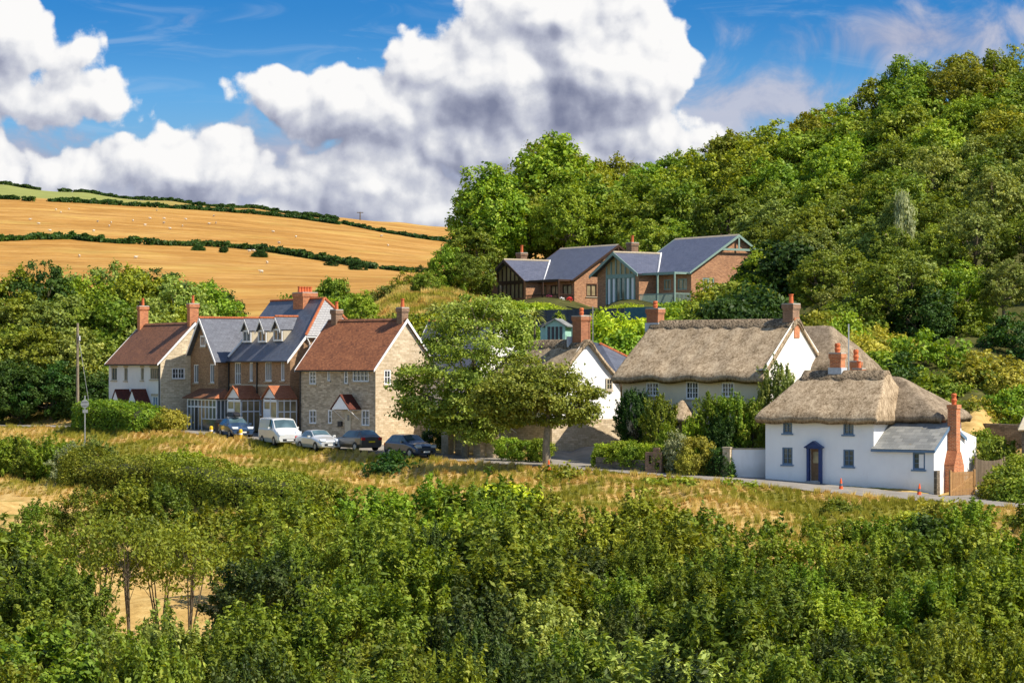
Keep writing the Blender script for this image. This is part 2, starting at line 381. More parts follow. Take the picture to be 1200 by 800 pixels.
M['dark_pipe'] = mixed('black_iron_pipe', (.01, .01, .011), (.02, .02, .022), 5, .4)
M['lead'] = mixed('lead_flashing', (.36, .40, .46), (.50, .54, .60), 5, .5)
M['tile_brown'] = roofmat('brown_plain_tiles', [(.085, .040, .024), (.16, .070, .036), (.23, .100, .050), (.30, .135, .065)], tw=.17, th=.11, moss=None)
M['tile_red'] = roofmat('rust_plain_tiles', [(.11, .042, .022), (.21, .078, .036), (.30, .115, .050), (.37, .16, .075)], tw=.17, th=.11)
M['tile_orange'] = roofmat('orange_plain_tiles', [(.27, .085, .035), (.38, .13, .055), (.46, .18, .08)], tw=.17, th=.11)
M['tile_maroon'] = roofmat('maroon_plain_tiles', [(.055, .012, .008), (.11, .024, .013), (.15, .035, .02)], tw=.17, th=.11)
M['slate'] = roofmat('blue_grey_slate', [(.065, .072, .095), (.095, .105, .135), (.125, .14, .175)], tw=.30, th=.22, gap=(.03, .03, .04), rough=.42, spec=.45)
M['slate_modern'] = roofmat('modern_blue_slate', [(.060, .068, .105), (.085, .095, .14), (.11, .12, .17)], tw=.30, th=.22, gap=(.03, .03, .045), rough=.45, spec=.4)
M['slate_stone'] = roofmat('weathered_stone_slates', [(.12, .125, .125), (.20, .205, .20), (.30, .30, .28)], tw=.55, th=.36, gap=(.05, .05, .05), rough=.6, moss=(.20, .15, .07))
M['ridge_orange'] = brickmat('terracotta_ridge_tiles', (.46, .13, .05), (.56, .18, .07), (.2, .07, .04), bw=.45, rh=9, ms=.02)
M['terracotta'] = mixed('terracotta', (.46, .10, .035), (.58, .15, .05), 6, .7)
M['thatch'] = thatchmat('weathered_thatch', [(.05, .035, .022), (.14, .10, .062), (.26, .195, .125), (.36, .28, .19), (.50, .40, .28)])
M['thatch_grey'] = thatchmat('grey_thatch', [(.035, .026, .018), (.10, .076, .052), (.17, .132, .092), (.24, .19, .135), (.32, .26, .19)])
M['thatch_ridge'] = thatchmat('thatch_ridge', [(.04, .03, .02), (.13, .098, .065), (.24, .185, .125), (.33, .26, .18)], diag=True)
M['glass'] = glassmat('window_glass'); M['glass_blue'] = glassmat('sky_lit_glass', (.10, .16, .22), .1); M['glass_tan'] = glassmat('curtained_glass', (.20, .16, .09), .25)
M['glass_mid'] = glassmat('grey_glass', (.06, .07, .07), .1)
M['wood_grey'] = brickmat('weathered_boards', (.20, .155, .105), (.30, .235, .165), (.05, .04, .03), bw=.12, rh=8, ms=.008, wobble=.0)
M['wood_warm'] = mixed('warm_wood', (.30, .16, .06), (.42, .24, .10), 6, .7)
M['fence_blue'] = brickmat('slate_blue_fence', (.075, .085, .11), (.11, .12, .15), (.02, .02, .03), bw=.14, rh=8, ms=.01)
M['fence_teal'] = mixed('teal_fence_paint', (.03, .10, .13), (.05, .14, .17), 5, .6)
M['bark'] = mixed('bark', (.075, .058, .04), (.17, .14, .10), 7, .9, bstr=.6)
M['bark_pale'] = mixed('pale_bark', (.16, .13, .09), (.30, .25, .18), 6, .9, bstr=.6)
M['concrete'] = mixed('pale_concrete', (.30, .28, .25), (.42, .40, .36), 3, .9)
M['steel'] = mixed('galvanised_steel', (.34, .36, .38), (.45, .47, .49), 5, .4, metallic=.6)
M['door_wood'] = mixed('stained_oak_door', (.16, .09, .045), (.26, .16, .085), 4, .5)
M['pink'] = mixed('pink_petals', (.55, .05, .22), (.7, .10, .32), 20); M['red'] = mixed('red_petals', (.5, .02, .02), (.65, .05, .04), 20)
M['cone_orange'] = mixed('orange_plastic', (.75, .09, .02), (.85, .14, .03), 5, .45); M['reflective'] = mixed('grey_reflective_band', (.10, .10, .11), (.16, .16, .17), 5, .4)
M['yellow'] = mixed('yellow_plastic', (.75, .45, .02), (.85, .55, .03), 5, .45)
M['road'] = mixed('old_tarmac', (.17, .155, .135), (.27, .25, .225), .9, .9, 7, bstr=.3)
# ---------------------------------------------------------------- terrain
def zpt(px, Y, z=None, py=None):
    return (px, 300*math.log(Y), (HY - z*F/Y) if py is None else py)
ANCH = []
for px in (-1600, -500, 0, 300, 600, 900, 1200, 1700, 2800):
    ANCH += [zpt(px, 48, -12.8), zpt(px, 72, -12.6), zpt(px, 98, -11.6)]
ANCH += [zpt(-1600, 150, -9), zpt(-500, 150, -8.8), zpt(2800, 130, -9), zpt(1700, 120, -9.3),
         zpt(0, 125, -10.0), zpt(300, 125, -10.2), zpt(600, 122, -9.9), zpt(900, 118, -9.7), zpt(1200, 116, -9.6),
         zpt(0, 152, py=588), zpt(150, 155, -8.5), zpt(300, 152, -8.6), zpt(450, 148, -8.5), zpt(600, 142, -8.4), zpt(750, 138, -8.5), zpt(900, 134, -8.6), zpt(1050, 130, -8.8), zpt(1200, 128, -8.9),
         zpt(0, 178, -7.2), zpt(100, 178, -7.1), zpt(250, 172, -6.9), zpt(400, 164, -7.0), zpt(550, 155, -7.3), zpt(700, 149, -7.5), zpt(850, 143.5, -7.8), zpt(1000, 139, -8.1), zpt(1150, 135, -8.4)]
ANCH += [zpt(600, 231, 4.4), zpt(660, 229, 4.4), zpt(720, 226, 4.4), zpt(780, 225, 4.4), zpt(640, 220, 3.5), zpt(720, 219, 3.5), zpt(500, 176, -5.75), zpt(500, 187, -5.5), zpt(470, 187, -5.4), zpt(475, 196, -4.3), zpt(690, 165.5, -6.35), zpt(670, 170, -6.2), zpt(720, 168, -6.3)]
ROADPTS = [(-900, 262, 480), (-500, 245, 488), (-100, 222, 497), (60, 208, 499.5), (150, 200, 502), (230, 194, 505.5), (300, 187.5, 511), (360, 181.5, 518.5), (440, 175, 527.5), (520, 169, 535), (600, 164.5, 541.5),
           (680, 160.5, 547), (780, 156, 554), (880, 151.5, 563), (980, 147, 573.5), (1080, 143, 582.5), (1180, 140, 590), (1400, 134, 606), (1800, 125, 625)]
ANCH += [(a, 300*math.log(b), c) for a, b, c in ROADPTS]
ANCH += [zpt(188, 201, -4.75), zpt(127, 212, -4.6), zpt(340, 190, -5.1), zpt(222, 200, -4.85), zpt(440, 182, -5.45), zpt(350, 190, -5.2), zpt(540, 178, -5.8), zpt(647, 169, -6.08), zpt(727, 175, -6.1),
         zpt(897, 160, -5.9), zpt(740, 170, -5.8), zpt(897, 157, -6.75), zpt(1095, 149.5, -7.75), zpt(1160, 153, -7.75), zpt(1230, 153, -7.6), zpt(1170, 160.5, -7.2), zpt(1150, 168, -3.4), zpt(1060, 172, -3.6), zpt(1250, 168, -2.8),
         zpt(-1000, 300, 0), zpt(-300, 250, -3.5), zpt(0, 240, -3.2), zpt(120, 240, -3.3), zpt(300, 232, -2.6), zpt(380, 222, -1.5), zpt(0, 215, -4.8), zpt(-300, 215, -5.3),
         zpt(450, 212, py=402), zpt(500, 228, py=366), zpt(470, 255, py=342), zpt(530, 250, py=345), zpt(520, 205, py=405),
         zpt(600, 200, -.5), zpt(600, 190, -3.5), zpt(700, 190, -2.2), zpt(630, 214, 3.0), zpt(740, 212, 3.0), zpt(860, 190, -.6), zpt(860, 212, 3.3), zpt(950, 182, -3), zpt(950, 205, 2.5),
         zpt(580, 262, 6.6), zpt(650, 250, 6.5), zpt(700, 266, 6.6), zpt(720, 236, 5.9), zpt(790, 245, 6.1), zpt(850, 250, 6.3), zpt(640, 238, 5.9), zpt(830, 232, 5.6),
         zpt(1050, 200, 3.5), zpt(1200, 200, 4.5), zpt(1500, 200, 6), zpt(950, 240, 9), zpt(1050, 240, 12), zpt(1200, 240, 14), zpt(1500, 240, 17), zpt(2500, 240, 22),
         zpt(620, 285, 9), zpt(700, 285, 10), zpt(800, 280, 12), zpt(900, 280, 16), zpt(1000, 280, 19), zpt(1100, 280, 23), zpt(1200, 280, 24), zpt(1600, 280, 28),
         zpt(560, 305, 9), zpt(620, 312, 13), zpt(700, 312, 16.5), zpt(800, 312, 18.5), zpt(900, 312, 21.5), zpt(1000, 312, 25), zpt(1060, 312, 28.5), zpt(1110, 312, 31), zpt(1200, 312, 31), zpt(1600, 312, 34), zpt(2800, 330, 40),
         zpt(620, 400, 16), zpt(800, 400, 22), zpt(1000, 400, 30), zpt(1200, 400, 36), zpt(1800, 400, 45)]
for px, a, b, c, d, e in ((-1600, 395, 330, 250, 190, 150), (-600, 395, 345, 272, 215, 172), (-200, 394, 352, 287, 232, 205), (0, 392, 352, 296, 242, 216), (100, 390, 352, 298, 248, 226), (200, 388, 351, 302, 254, 236),
                          (300, 383, 350, 307, 262, 245), (400, 368, 346, 313, 271, 255.5), (470, 350, 340, 317, 279, 261), (545, 348, 336, 320, 290, 267), (700, None, None, 330, 300, 280), (1200, None, None, 340, 320, 305), (2400, None, None, 345, 335, 320)):
    for Y, py in ((300, a), (440, b), (720, c), (1080, d), (1420, e)):
        if py is not None: ANCH.append((px, 300*math.log(Y), py))
    ANCH += [(px, 300*math.log(1800), e + 22), (px, 300*math.log(3200), e + 90)]
_A = np.array(ANCH); _P = _A[:, :2]; _n = len(_A)
_D = np.sqrt(((_P[:, None] - _P[None])**2).sum(2) + 25.0)
_Mx = np.zeros((_n+3, _n+3)); _Mx[:_n, :_n] = _D; _Mx[:_n, _n] = 1; _Mx[:_n, n_ := _n+1] = _P[:, 0]/1000; _Mx[:_n, _n+2] = _P[:, 1]/1000
_Mx[_n:, :_n] = _Mx[:_n, _n:].T
_Wt = np.linalg.solve(_Mx, np.concatenate([_A[:, 2], [0, 0, 0]]))
def terr(x, y):
    """ground height, vectorised over world x, y"""
    x = np.atleast_1d(np.asarray(x, float)); y = np.atleast_1d(np.asarray(y, float))
    yy = np.maximum(y, 48.0); px = np.clip(600 + F*x/yy, -1500, 2700)
    q = np.stack([px, 300*np.log(np.minimum(yy, 3200))], 1); out = np.empty(len(q))
    for s in range(0, len(q), 20000):
        d = np.sqrt(((q[s:s+20000, None] - _P[None])**2).sum(2) + 25.0)
        out[s:s+20000] = d @ _Wt[:_n] + _Wt[_n] + _Wt[_n+1]*q[s:s+20000, 0]/1000 + _Wt[_n+2]*q[s:s+20000, 1]/1000
    z = (HY - out)*yy/F
    t = np.clip((48 - y)/48, 0, 1.4)
    return z*(1 - np.minimum(t, 1)**2) + (-1.8)*np.minimum(t, 1)**2
def tz(x, y): return float(terr(x, y)[0])
def X(px, Y): return (px - CX)/F*Y
def Zp(py, Y): return (HY - py)/F*Y
def ground_px(px, Y): return Vector((X(px, Y), Y, tz(X(px, Y), Y)))
def Y_on_ground(px, py, y0, y1):
    """distance at which the ground shows at photo row py (for far slopes)"""
    ys = np.geomspace(y0, y1, 400); z = terr((px - CX)/F*ys, ys); r = HY - z*F/ys
    ok = r <= py; k = np.argmax(ok) if ok.any() else np.argmin(r)
    return float(ys[k])

# the road's centre line as a smooth world polyline
def catmull(P, n):
    out = []
    for i in range(len(P)-1):
        p0, p1, p2, p3 = P[max(i-1, 0)], P[i], P[i+1], P[min(i+2, len(P)-1)]
        for k in range(n):
            t = k/n; out.append(tuple(.5*((2*b) + (c-a)*t + (2*a-5*b+4*c-d)*t*t + (3*b-a-3*c+d)*t**3) for a, b, c, d in zip(p0, p1, p2, p3)))
    out.append(tuple(P[-1])); return out
ROAD = np.array(catmull([(X(a, b), b, Zp(c, b)) for a, b, c in ROADPTS], 12))
def road_dist(x, y):
    """signed distance to the road's centre line (positive on the camera's side), and the road height there"""
    x = np.asarray(x, float); y = np.asarray(y, float)
    best = np.full(x.shape, 1e9); zz = np.zeros(x.shape); sg = np.ones(x.shape)
    for i in range(len(ROAD)-1):
        a, b = ROAD[i], ROAD[i+1]; d = b[:2]-a[:2]; L2 = (d**2).sum()
        t = np.clip(((x-a[0])*d[0] + (y-a[1])*d[1])/L2, 0, 1)
        dx = x - a[0] - t*d[0]; dy = y - a[1] - t*d[1]; r = np.hypot(dx, dy); m = r < best
        best[m] = r[m]; zz[m] = (a[2] + t*(b[2]-a[2]))[m]; sg[m] = np.sign(-(d[0]*(y-a[1]) - d[1]*(x-a[0])))[m]
    return best*sg, zz
ROADW = 2.6
def bumps(x, y, seed=0):
    r = np.random.RandomState(seed); z = np.zeros(np.shape(x))
    for k in range(14):
        w = 2*math.pi/r.uniform(3, 14); a = r.uniform(0, 2*math.pi); z += np.sin(w*(x*math.cos(a)+y*math.sin(a)) + r.uniform(0, 6.3))*r.uniform(.03, .09)
    return z
def ground(x, y):
    z = terr(x, y); x = np.atleast_1d(x); y = np.atleast_1d(y)
    d, rz = road_dist(x, y)
    near = np.clip((np.abs(d) - ROADW - .2)/3.0, 0, 1); near = near*near*(3-2*near)
    z = z*near + (rz - .06)*(1-near)
    z = z + bumps(x, y)*np.clip((d - 3.5)/4, 0, 1)*np.where(y < 260, 1.0, 0)*1.3
    return z
def gz(x, y): return float(ground(np.array([x], float), np.array([y], float))[0])

ys = np.concatenate([np.arange(-40, 45, 4.0), np.arange(45, 118, 2.0), np.arange(118, 215, 0.9), np.arange(215, 330, 2.0), np.geomspace(330, 3300, 120)])
cols = np.concatenate([np.arange(-2600, -200, 60.0), np.arange(-200, 1400, 9.0), np.arange(1400, 3800, 60.0)])
GX, GY = np.meshgrid(cols, ys); XX = (GX - CX)/F*np.maximum(GY, 60); 
zz = ground(XX.ravel(), GY.ravel()); r_, c_ = GX.shape
co = np.stack([XX.ravel(), GY.ravel(), zz], 1)
i0 = (np.arange(r_-1)[:, None]*c_ + np.arange(c_-1)[None]).ravel()
quads = np.stack([i0, i0+1, i0+c_+1, i0+c_], 1)
# what grows where: 0 dry straw grass, 1 green grass (a real difference of the fields)
pxs = 600 + F*co[:, 0]/np.maximum(co[:, 1], 60); pys = HY - zz*F/np.maximum(co[:, 1], 60)
hedgeB = np.interp(pxs, [-2600, 0, 60, 130, 200, 295, 360, 398, 430, 3000], [190, 232, 234, 238, 241, 249, 255, 262, 330, 330])
green = ((co[:, 1] > 900) & (pys < hedgeB) & (pxs < 400)).astype(float)*np.clip((310 - pxs)/190, .12, 1)
near_green = ((co[:, 1] < 235) & (co[:, 1] > 60)).astype(float)*0
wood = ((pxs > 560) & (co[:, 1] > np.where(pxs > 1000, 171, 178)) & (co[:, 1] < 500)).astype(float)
far = np.clip((co[:, 1] - 230)/60, 0, 1)

def terrain_mat():
    m, g = new_mat('grass_and_fields'); v = objc(g)
    at = g.n('ShaderNodeAttribute', attribute_name='zone').outputs['Color']
    sp = g.n('ShaderNodeSeparateColor'); g.put(sp.inputs[0], at); gr, wd, fr = sp.outputs
    n1 = g.noise(v, .16, 5, .6); n2 = g.noise(v, 1.2, 5, .7); n3 = g.noise(v, .02, 5, .6)
    straw = g.ramp(n2, [(.25, (.26, .16, .05)), (.5, (.42, .28, .10)), (.75, (.54, .40, .17))])
    greeny = g.ramp(n2, [(.25, (.09, .10, .015)), (.7, (.24, .22, .04))])
    sy = g.n('ShaderNodeSeparateXYZ'); g.put(sy.inputs[0], v); near = g.mix(g.m('MULTIPLY', g.ss(n1, .47, .58), g.ss(sy.outputs[1], 122, 136)), straw, greeny)
    # far stubble: golden, with faint sheep tracks and paler streaks along the contour
    st = g.noise(g.vm('MULTIPLY', v, (.012, .05, .05)), 1.0, 7, .65, .4)
    st2 = g.noise(g.vm('MULTIPLY', v, (.05, .13, .1)), 1.0, 6, .75, .9)
    sp2 = g.noise(v, .35, 3, .7)
    gold = g.ramp(g.m('ADD', g.m('MULTIPLY', st, .42), g.m('MULTIPLY', st2, .58)), [(.30, (.24, .115, .022)), (.46, (.37, .195, .045)), (.58, (.44, .26, .08)), (.72, (.50, .335, .14))])
    gold = g.mix(1.0, gold, g.ramp(sp2, [(.3, (.82, .80, .76)), (.65, (1.05, 1.05, 1.05))]), 'MULTIPLY')
    pt = g.noise(g.vm('MULTIPLY', v, (.020, .045, .03)), 1.0, 6, .68, .6); gold = g.mix(1.0, gold, g.ramp(pt, [(.32, (.70, .66, .60)), (.50, (.95, .93, .90)), (.66, (1.12, 1.14, 1.22))]), 'MULTIPLY')
    gold = g.mix(g.m('MULTIPLY', g.ss(n3, .52, .72), .35), gold, (.55, .42, .12))
    gcol = g.ramp(st2, [(.3, (.17, .19, .05)), (.7, (.27, .29, .09))])
    c = g.mix(fr, near, gold); c = g.mix(gr, c, gcol)
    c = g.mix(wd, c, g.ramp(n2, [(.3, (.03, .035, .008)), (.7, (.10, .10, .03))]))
    return finish(m, g, c, .95, g.noise(v, 3, 5, .7), .6, .12, spec=.1)
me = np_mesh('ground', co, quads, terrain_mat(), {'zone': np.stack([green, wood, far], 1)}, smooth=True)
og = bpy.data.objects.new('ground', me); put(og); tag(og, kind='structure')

# the road
nr = len(ROAD); T = np.gradient(ROAD[:, :2], axis=0); T /= np.linalg.norm(T, axis=1)[:, None]; Nn = np.stack([T[:, 1], -T[:, 0]], 1)
mb = MB()
rows = [-ROADW, -ROADW*.5, 0, ROADW*.5, ROADW]
for i in range(nr):
    for w in rows:
        e = .25*math.sin(i*.9)+.12*math.sin(i*2.3) if abs(w) == ROADW else 0
        p = ROAD[i, :2] + Nn[i]*(w + (e if w > 0 else -e)); mb.v.append((p[0], p[1], ROAD[i, 2] + .03*(1-abs(w)/ROADW)))
for i in range(nr-1):
    for k in range(4): a = i*5+k; mb.f.append((a, a+1, a+6, a+5))
o = mb.build('road', M['road'], smooth=True); tag(o, kind='structure')
# ---------------------------------------------------------------- houses
class House:
    def __init__(s, name, label, cat, pxC, Y, theta, pxL, pxR, zb, root=True, group=None):
        s.th = R(theta); c, sn = math.cos(s.th), math.sin(s.th)
        C = Vector((X(pxC, Y), Y)); k = (pxL-CX)/F; s.L = (C.x - k*C.y)/(c + k*sn)
        k = (pxR-CX)/F; s.W = (k*C.y - C.x)/(sn - k*c)
        s.u = Vector((c, -sn)); s.vv = Vector((sn, c))
        o = C - s.u*s.L; s.loc = Vector((o.x, o.y, zb)); s.zb = zb
        s.root = empty(name, s.loc, -s.th, label, cat, group)
        s.Mi = (Matrix.Translation(s.loc) @ Matrix.Rotation(-s.th, 4, 'Z')).inverted()
    def hit(s, px, py, axis, val):
        o = s.Mi @ Vector((0, 0, 0)); p = s.Mi @ Vector(((px-CX)/F, 1, (HY-py)/F)); d = p - o
        t = (val - o[axis])/d[axis]; return o + d*t
    def fr(s, px, py, y=0.0): p = s.hit(px, py, 1, y); return p.x, p.z        # on a wall parallel to the front
    def ri(s, px, py, x=None): p = s.hit(px, py, 0, s.L if x is None else x); return p.y, p.z

def rect_px(h, side, a, pos=None):
    """photo rectangle (x0,y0,x1,y1) -> local (u0,u1,z0,z1) on the front ('f') or right ('r') wall"""
    xm, ym = (a[0]+a[2])/2, (a[1]+a[3])/2
    f = (lambda x, y: h.fr(x, y, pos or 0.0)) if side == 'f' else (lambda x, y: h.ri(x, y, pos))
    u0 = f(a[0], ym)[0]; u1 = f(a[2], ym)[0]; z1 = f(xm, a[1])[1]; z0 = f(xm, a[3])[1]
    return (u0, u1, z0, z1)

def wall(mb, side, pos, u0, u1, z0, z1, holes, depth=.14, back=False):
    """a wall sheet with real openings and reveals. side f: plane y=pos facing -y; r: plane x=pos facing +x"""
    P = (lambda u, z, d=0: (u, pos+d, z)) if side == 'f' else (lambda u, z, d=0: (pos-d, u, z))
    us = sorted({u0, u1, *[h[0] for h in holes], *[h[1] for h in holes]}); zs = sorted({z0, z1, *[h[2] for h in holes], *[h[3] for h in holes]})
    us = [u for u in us if u0 <= u <= u1]; zs = [z for z in zs if z0 <= z <= z1]
    for i in range(len(us)-1):
        for k in range(len(zs)-1):
            cu, cz = (us[i]+us[i+1])/2, (zs[k]+zs[k+1])/2
            if any(h[0] < cu < h[1] and h[2] < cz < h[3] for h in holes): continue
            mb.poly([P(us[i], zs[k]), P(us[i+1], zs[k]), P(us[i+1], zs[k+1]), P(us[i], zs[k+1])])
    for a, b, c, d in holes:
        for (p, q) in (((a, c), (b, c)), ((b, c), (b, d)), ((b, d), (a, d)), ((a, d), (a, c))):
            mb.poly([P(*p), P(*p, depth), P(*q, depth), P(*q)])

def window(root, side, pos, h, cols=2, rows=2, frame='paint_white', glass='glass', name='window', bar=.035, out=.07, rec=.08, sill='stone_lintel', lintel=None, mid=None, openv=False, label=None, curtain=None):
    """frame with glazing bars (> pane, sill), set back in its opening"""
    a, b, c, d = h
    def bx(mb, u0, u1, y0, y1, z0, z1):
        if side == 'f': mb.box(u0, u1, pos+y0, pos+y1, z0, z1)
        else: mb.box(pos-y1, pos-y0, u0, u1, z0, z1)
    m = MB(); e = out
    bx(m, a, a+e, rec-.05, rec+.02, c, d); bx(m, b-e, b, rec-.05, rec+.02, c, d); bx(m, a+e, b-e, rec-.05, rec+.02, c, c+e); bx(m, a+e, b-e, rec-.05, rec+.02, d-e, d)
    for i in range(1, cols):
        x = a+e + (b-a-2*e)*i/cols; t = bar if not (mid and i in mid) else e*.8
        bx(m, x-t/2, x+t/2, rec-.045, rec+.015, c+e, d-e)
    for k in range(1, rows):
        z = c+e + (d-c-2*e)*k/rows
        for i in range(cols):
            xa = a+e + (b-a-2*e)*i/cols + bar*.5; xb = a+e + (b-a-2*e)*(i+1)/cols - bar*.5
            bx(m, xa, xb, rec-.035, rec+.01, z-bar/2, z+bar/2)
    w = m.build(name, M[frame], root, label=label)
    g = MB(); bx(g, a+.02, b-.02, rec+.022, rec+.035, c+.02, d-.02); g.build('pane', M[glass], w)
    if sill:
        g = MB(); bx(g, a-.08, b+.08, -.09, rec-.052, c-.10, c-.002); g.build('sill', M[sill], w)
    if lintel:
        g = MB(); bx(g, a-.12, b+.12, -.035, -.003, d+.003, d+.20); g.build('lintel', M[lintel], w)
    return w

def chimney(root, x, y, zb, zt, wx, wy, brick, pots=1, flash=True, cap=None, pot_h=.8, pot_r=.13, capmat=None, tiers=1, along='x'):
    m = MB(); m.box(x-wx/2, x+wx/2, y-wy/2, y+wy/2, zb, zt-.42)
    m.box(x-wx/2-.03, x+wx/2+.03, y-wy/2-.03, y+wy/2+.03, zt-.42, zt-.34)
    m.box(x-wx/2-.065, x+wx/2+.065, y-wy/2-.065, y+wy/2+.065, zt-.34, zt-.08)
    st = m.build('chimney', M[brick], root)
    c = MB(); c.box(x-wx/2-.05, x+wx/2+.05, y-wy/2-.05, y+wy/2+.05, zt-.08, zt); c.build('chimney_cap', M[capmat or 'concrete'], st)
    for i in range(pots):
        o = (i-(pots-1)/2)*((wx if along == 'x' else wy)-.25)/max(pots-1, 1) if pots > 1 else 0
        px_, py_ = (x+o, y) if along == 'x' else (x, y+o)
        p = MB(); r = pot_r
        if tiers > 1: prof = [(r*1.0, zt), (r*1.0, zt+pot_h*.25), (r*1.2, zt+pot_h*.3), (r*1.2, zt+pot_h*.42), (r*.95, zt+pot_h*.5), (r*.95, zt+pot_h*.62), (r*1.12, zt+pot_h*.7), (r*1.12, zt+pot_h*.85), (r*.9, zt+pot_h), (r*.6, zt+pot_h)]
        else: prof = [(r*1.1, zt), (r*1.05, zt+.1), (r*.88, zt+pot_h*.85), (r*1.12, zt+pot_h*.88), (r*1.12, zt+pot_h), (r*.7, zt+pot_h)]
        p.lathe(px_, py_, prof, 10); p.build('chimney_pot', M['terracotta'], st, smooth=False)
    return st

def gable_roof(root, L, W, H, rise, mat, name='roof', ridge='ridge_orange', x0=0, y0=0, ov=.32, ve=.12, th=.12, verge=None, gutter='dark_pipe', kick=0, ridge_only=False, parts=True):
    """ridge along x. eaves at height H over the walls; overhang ov, verge ve"""
    s = rise/(W/2); m = MB(); ye, yw = y0-ov, y0+W+ov; ze = H - ov*s; zr = H + rise; ym = y0+W/2; xa, xb = x0-ve, x0+L+ve; t = th
    m.slab([(xa, ye, ze+t), (xb, ye, ze+t), (xb, ym, zr+t), (xa, ym, zr+t)], t)
    m.slab([(xb, yw, ze+t), (xa, yw, ze+t), (xa, ym, zr+t+.001), (xb, ym, zr+t+.001)], t)
    ro = m.build(name, M[mat], root)
    if ridge:
        r = MB(); r.prism([(ym-.17, zr+t-.10), (ym, zr+t+.07), (ym+.17, zr+t-.10), (ym, zr+t-.02)], xa-.01, xb+.01, 'x'); r.build('ridge_tiles', M[ridge], ro)
    if verge:
        for x, w in ((xb+.003, .05), (xa-.053, .05)):
            v = MB(); d = .22
            v.prism([(ye-.02, ze+t-.02-d*.6), (ye-.02, ze+t+.03), (ym, zr+t+.03), (ym, zr+t-.03-d)], x, x+w, 'x')
            v.prism([(yw+.02, ze+t+.03), (yw+.02, ze+t-.02-d*.6), (ym, zr+t-.03-d), (ym, zr+t+.03)], x, x+w, 'x')
            v.build('bargeboard', M[verge], ro)
    if gutter:
        v = MB(); v.box(xa+.1, xb-.1, ye-.13, ye-.01, ze+.0, ze+.10); v.build('gutter', M[gutter], ro)
    return ro
def gable_tri(mb, side, pos, a, b, z0, rise, holes=()):
    mid = (a+b)/2
    if side == 'r': mb.poly([(pos, a, z0), (pos, b, z0), (pos, mid, z0+rise)])
    elif side == 'l': mb.poly([(pos, b, z0), (pos, a, z0), (pos, mid, z0+rise)])
    else: mb.poly([(a, pos, z0), (b, pos, z0), (mid, pos, z0+rise)])
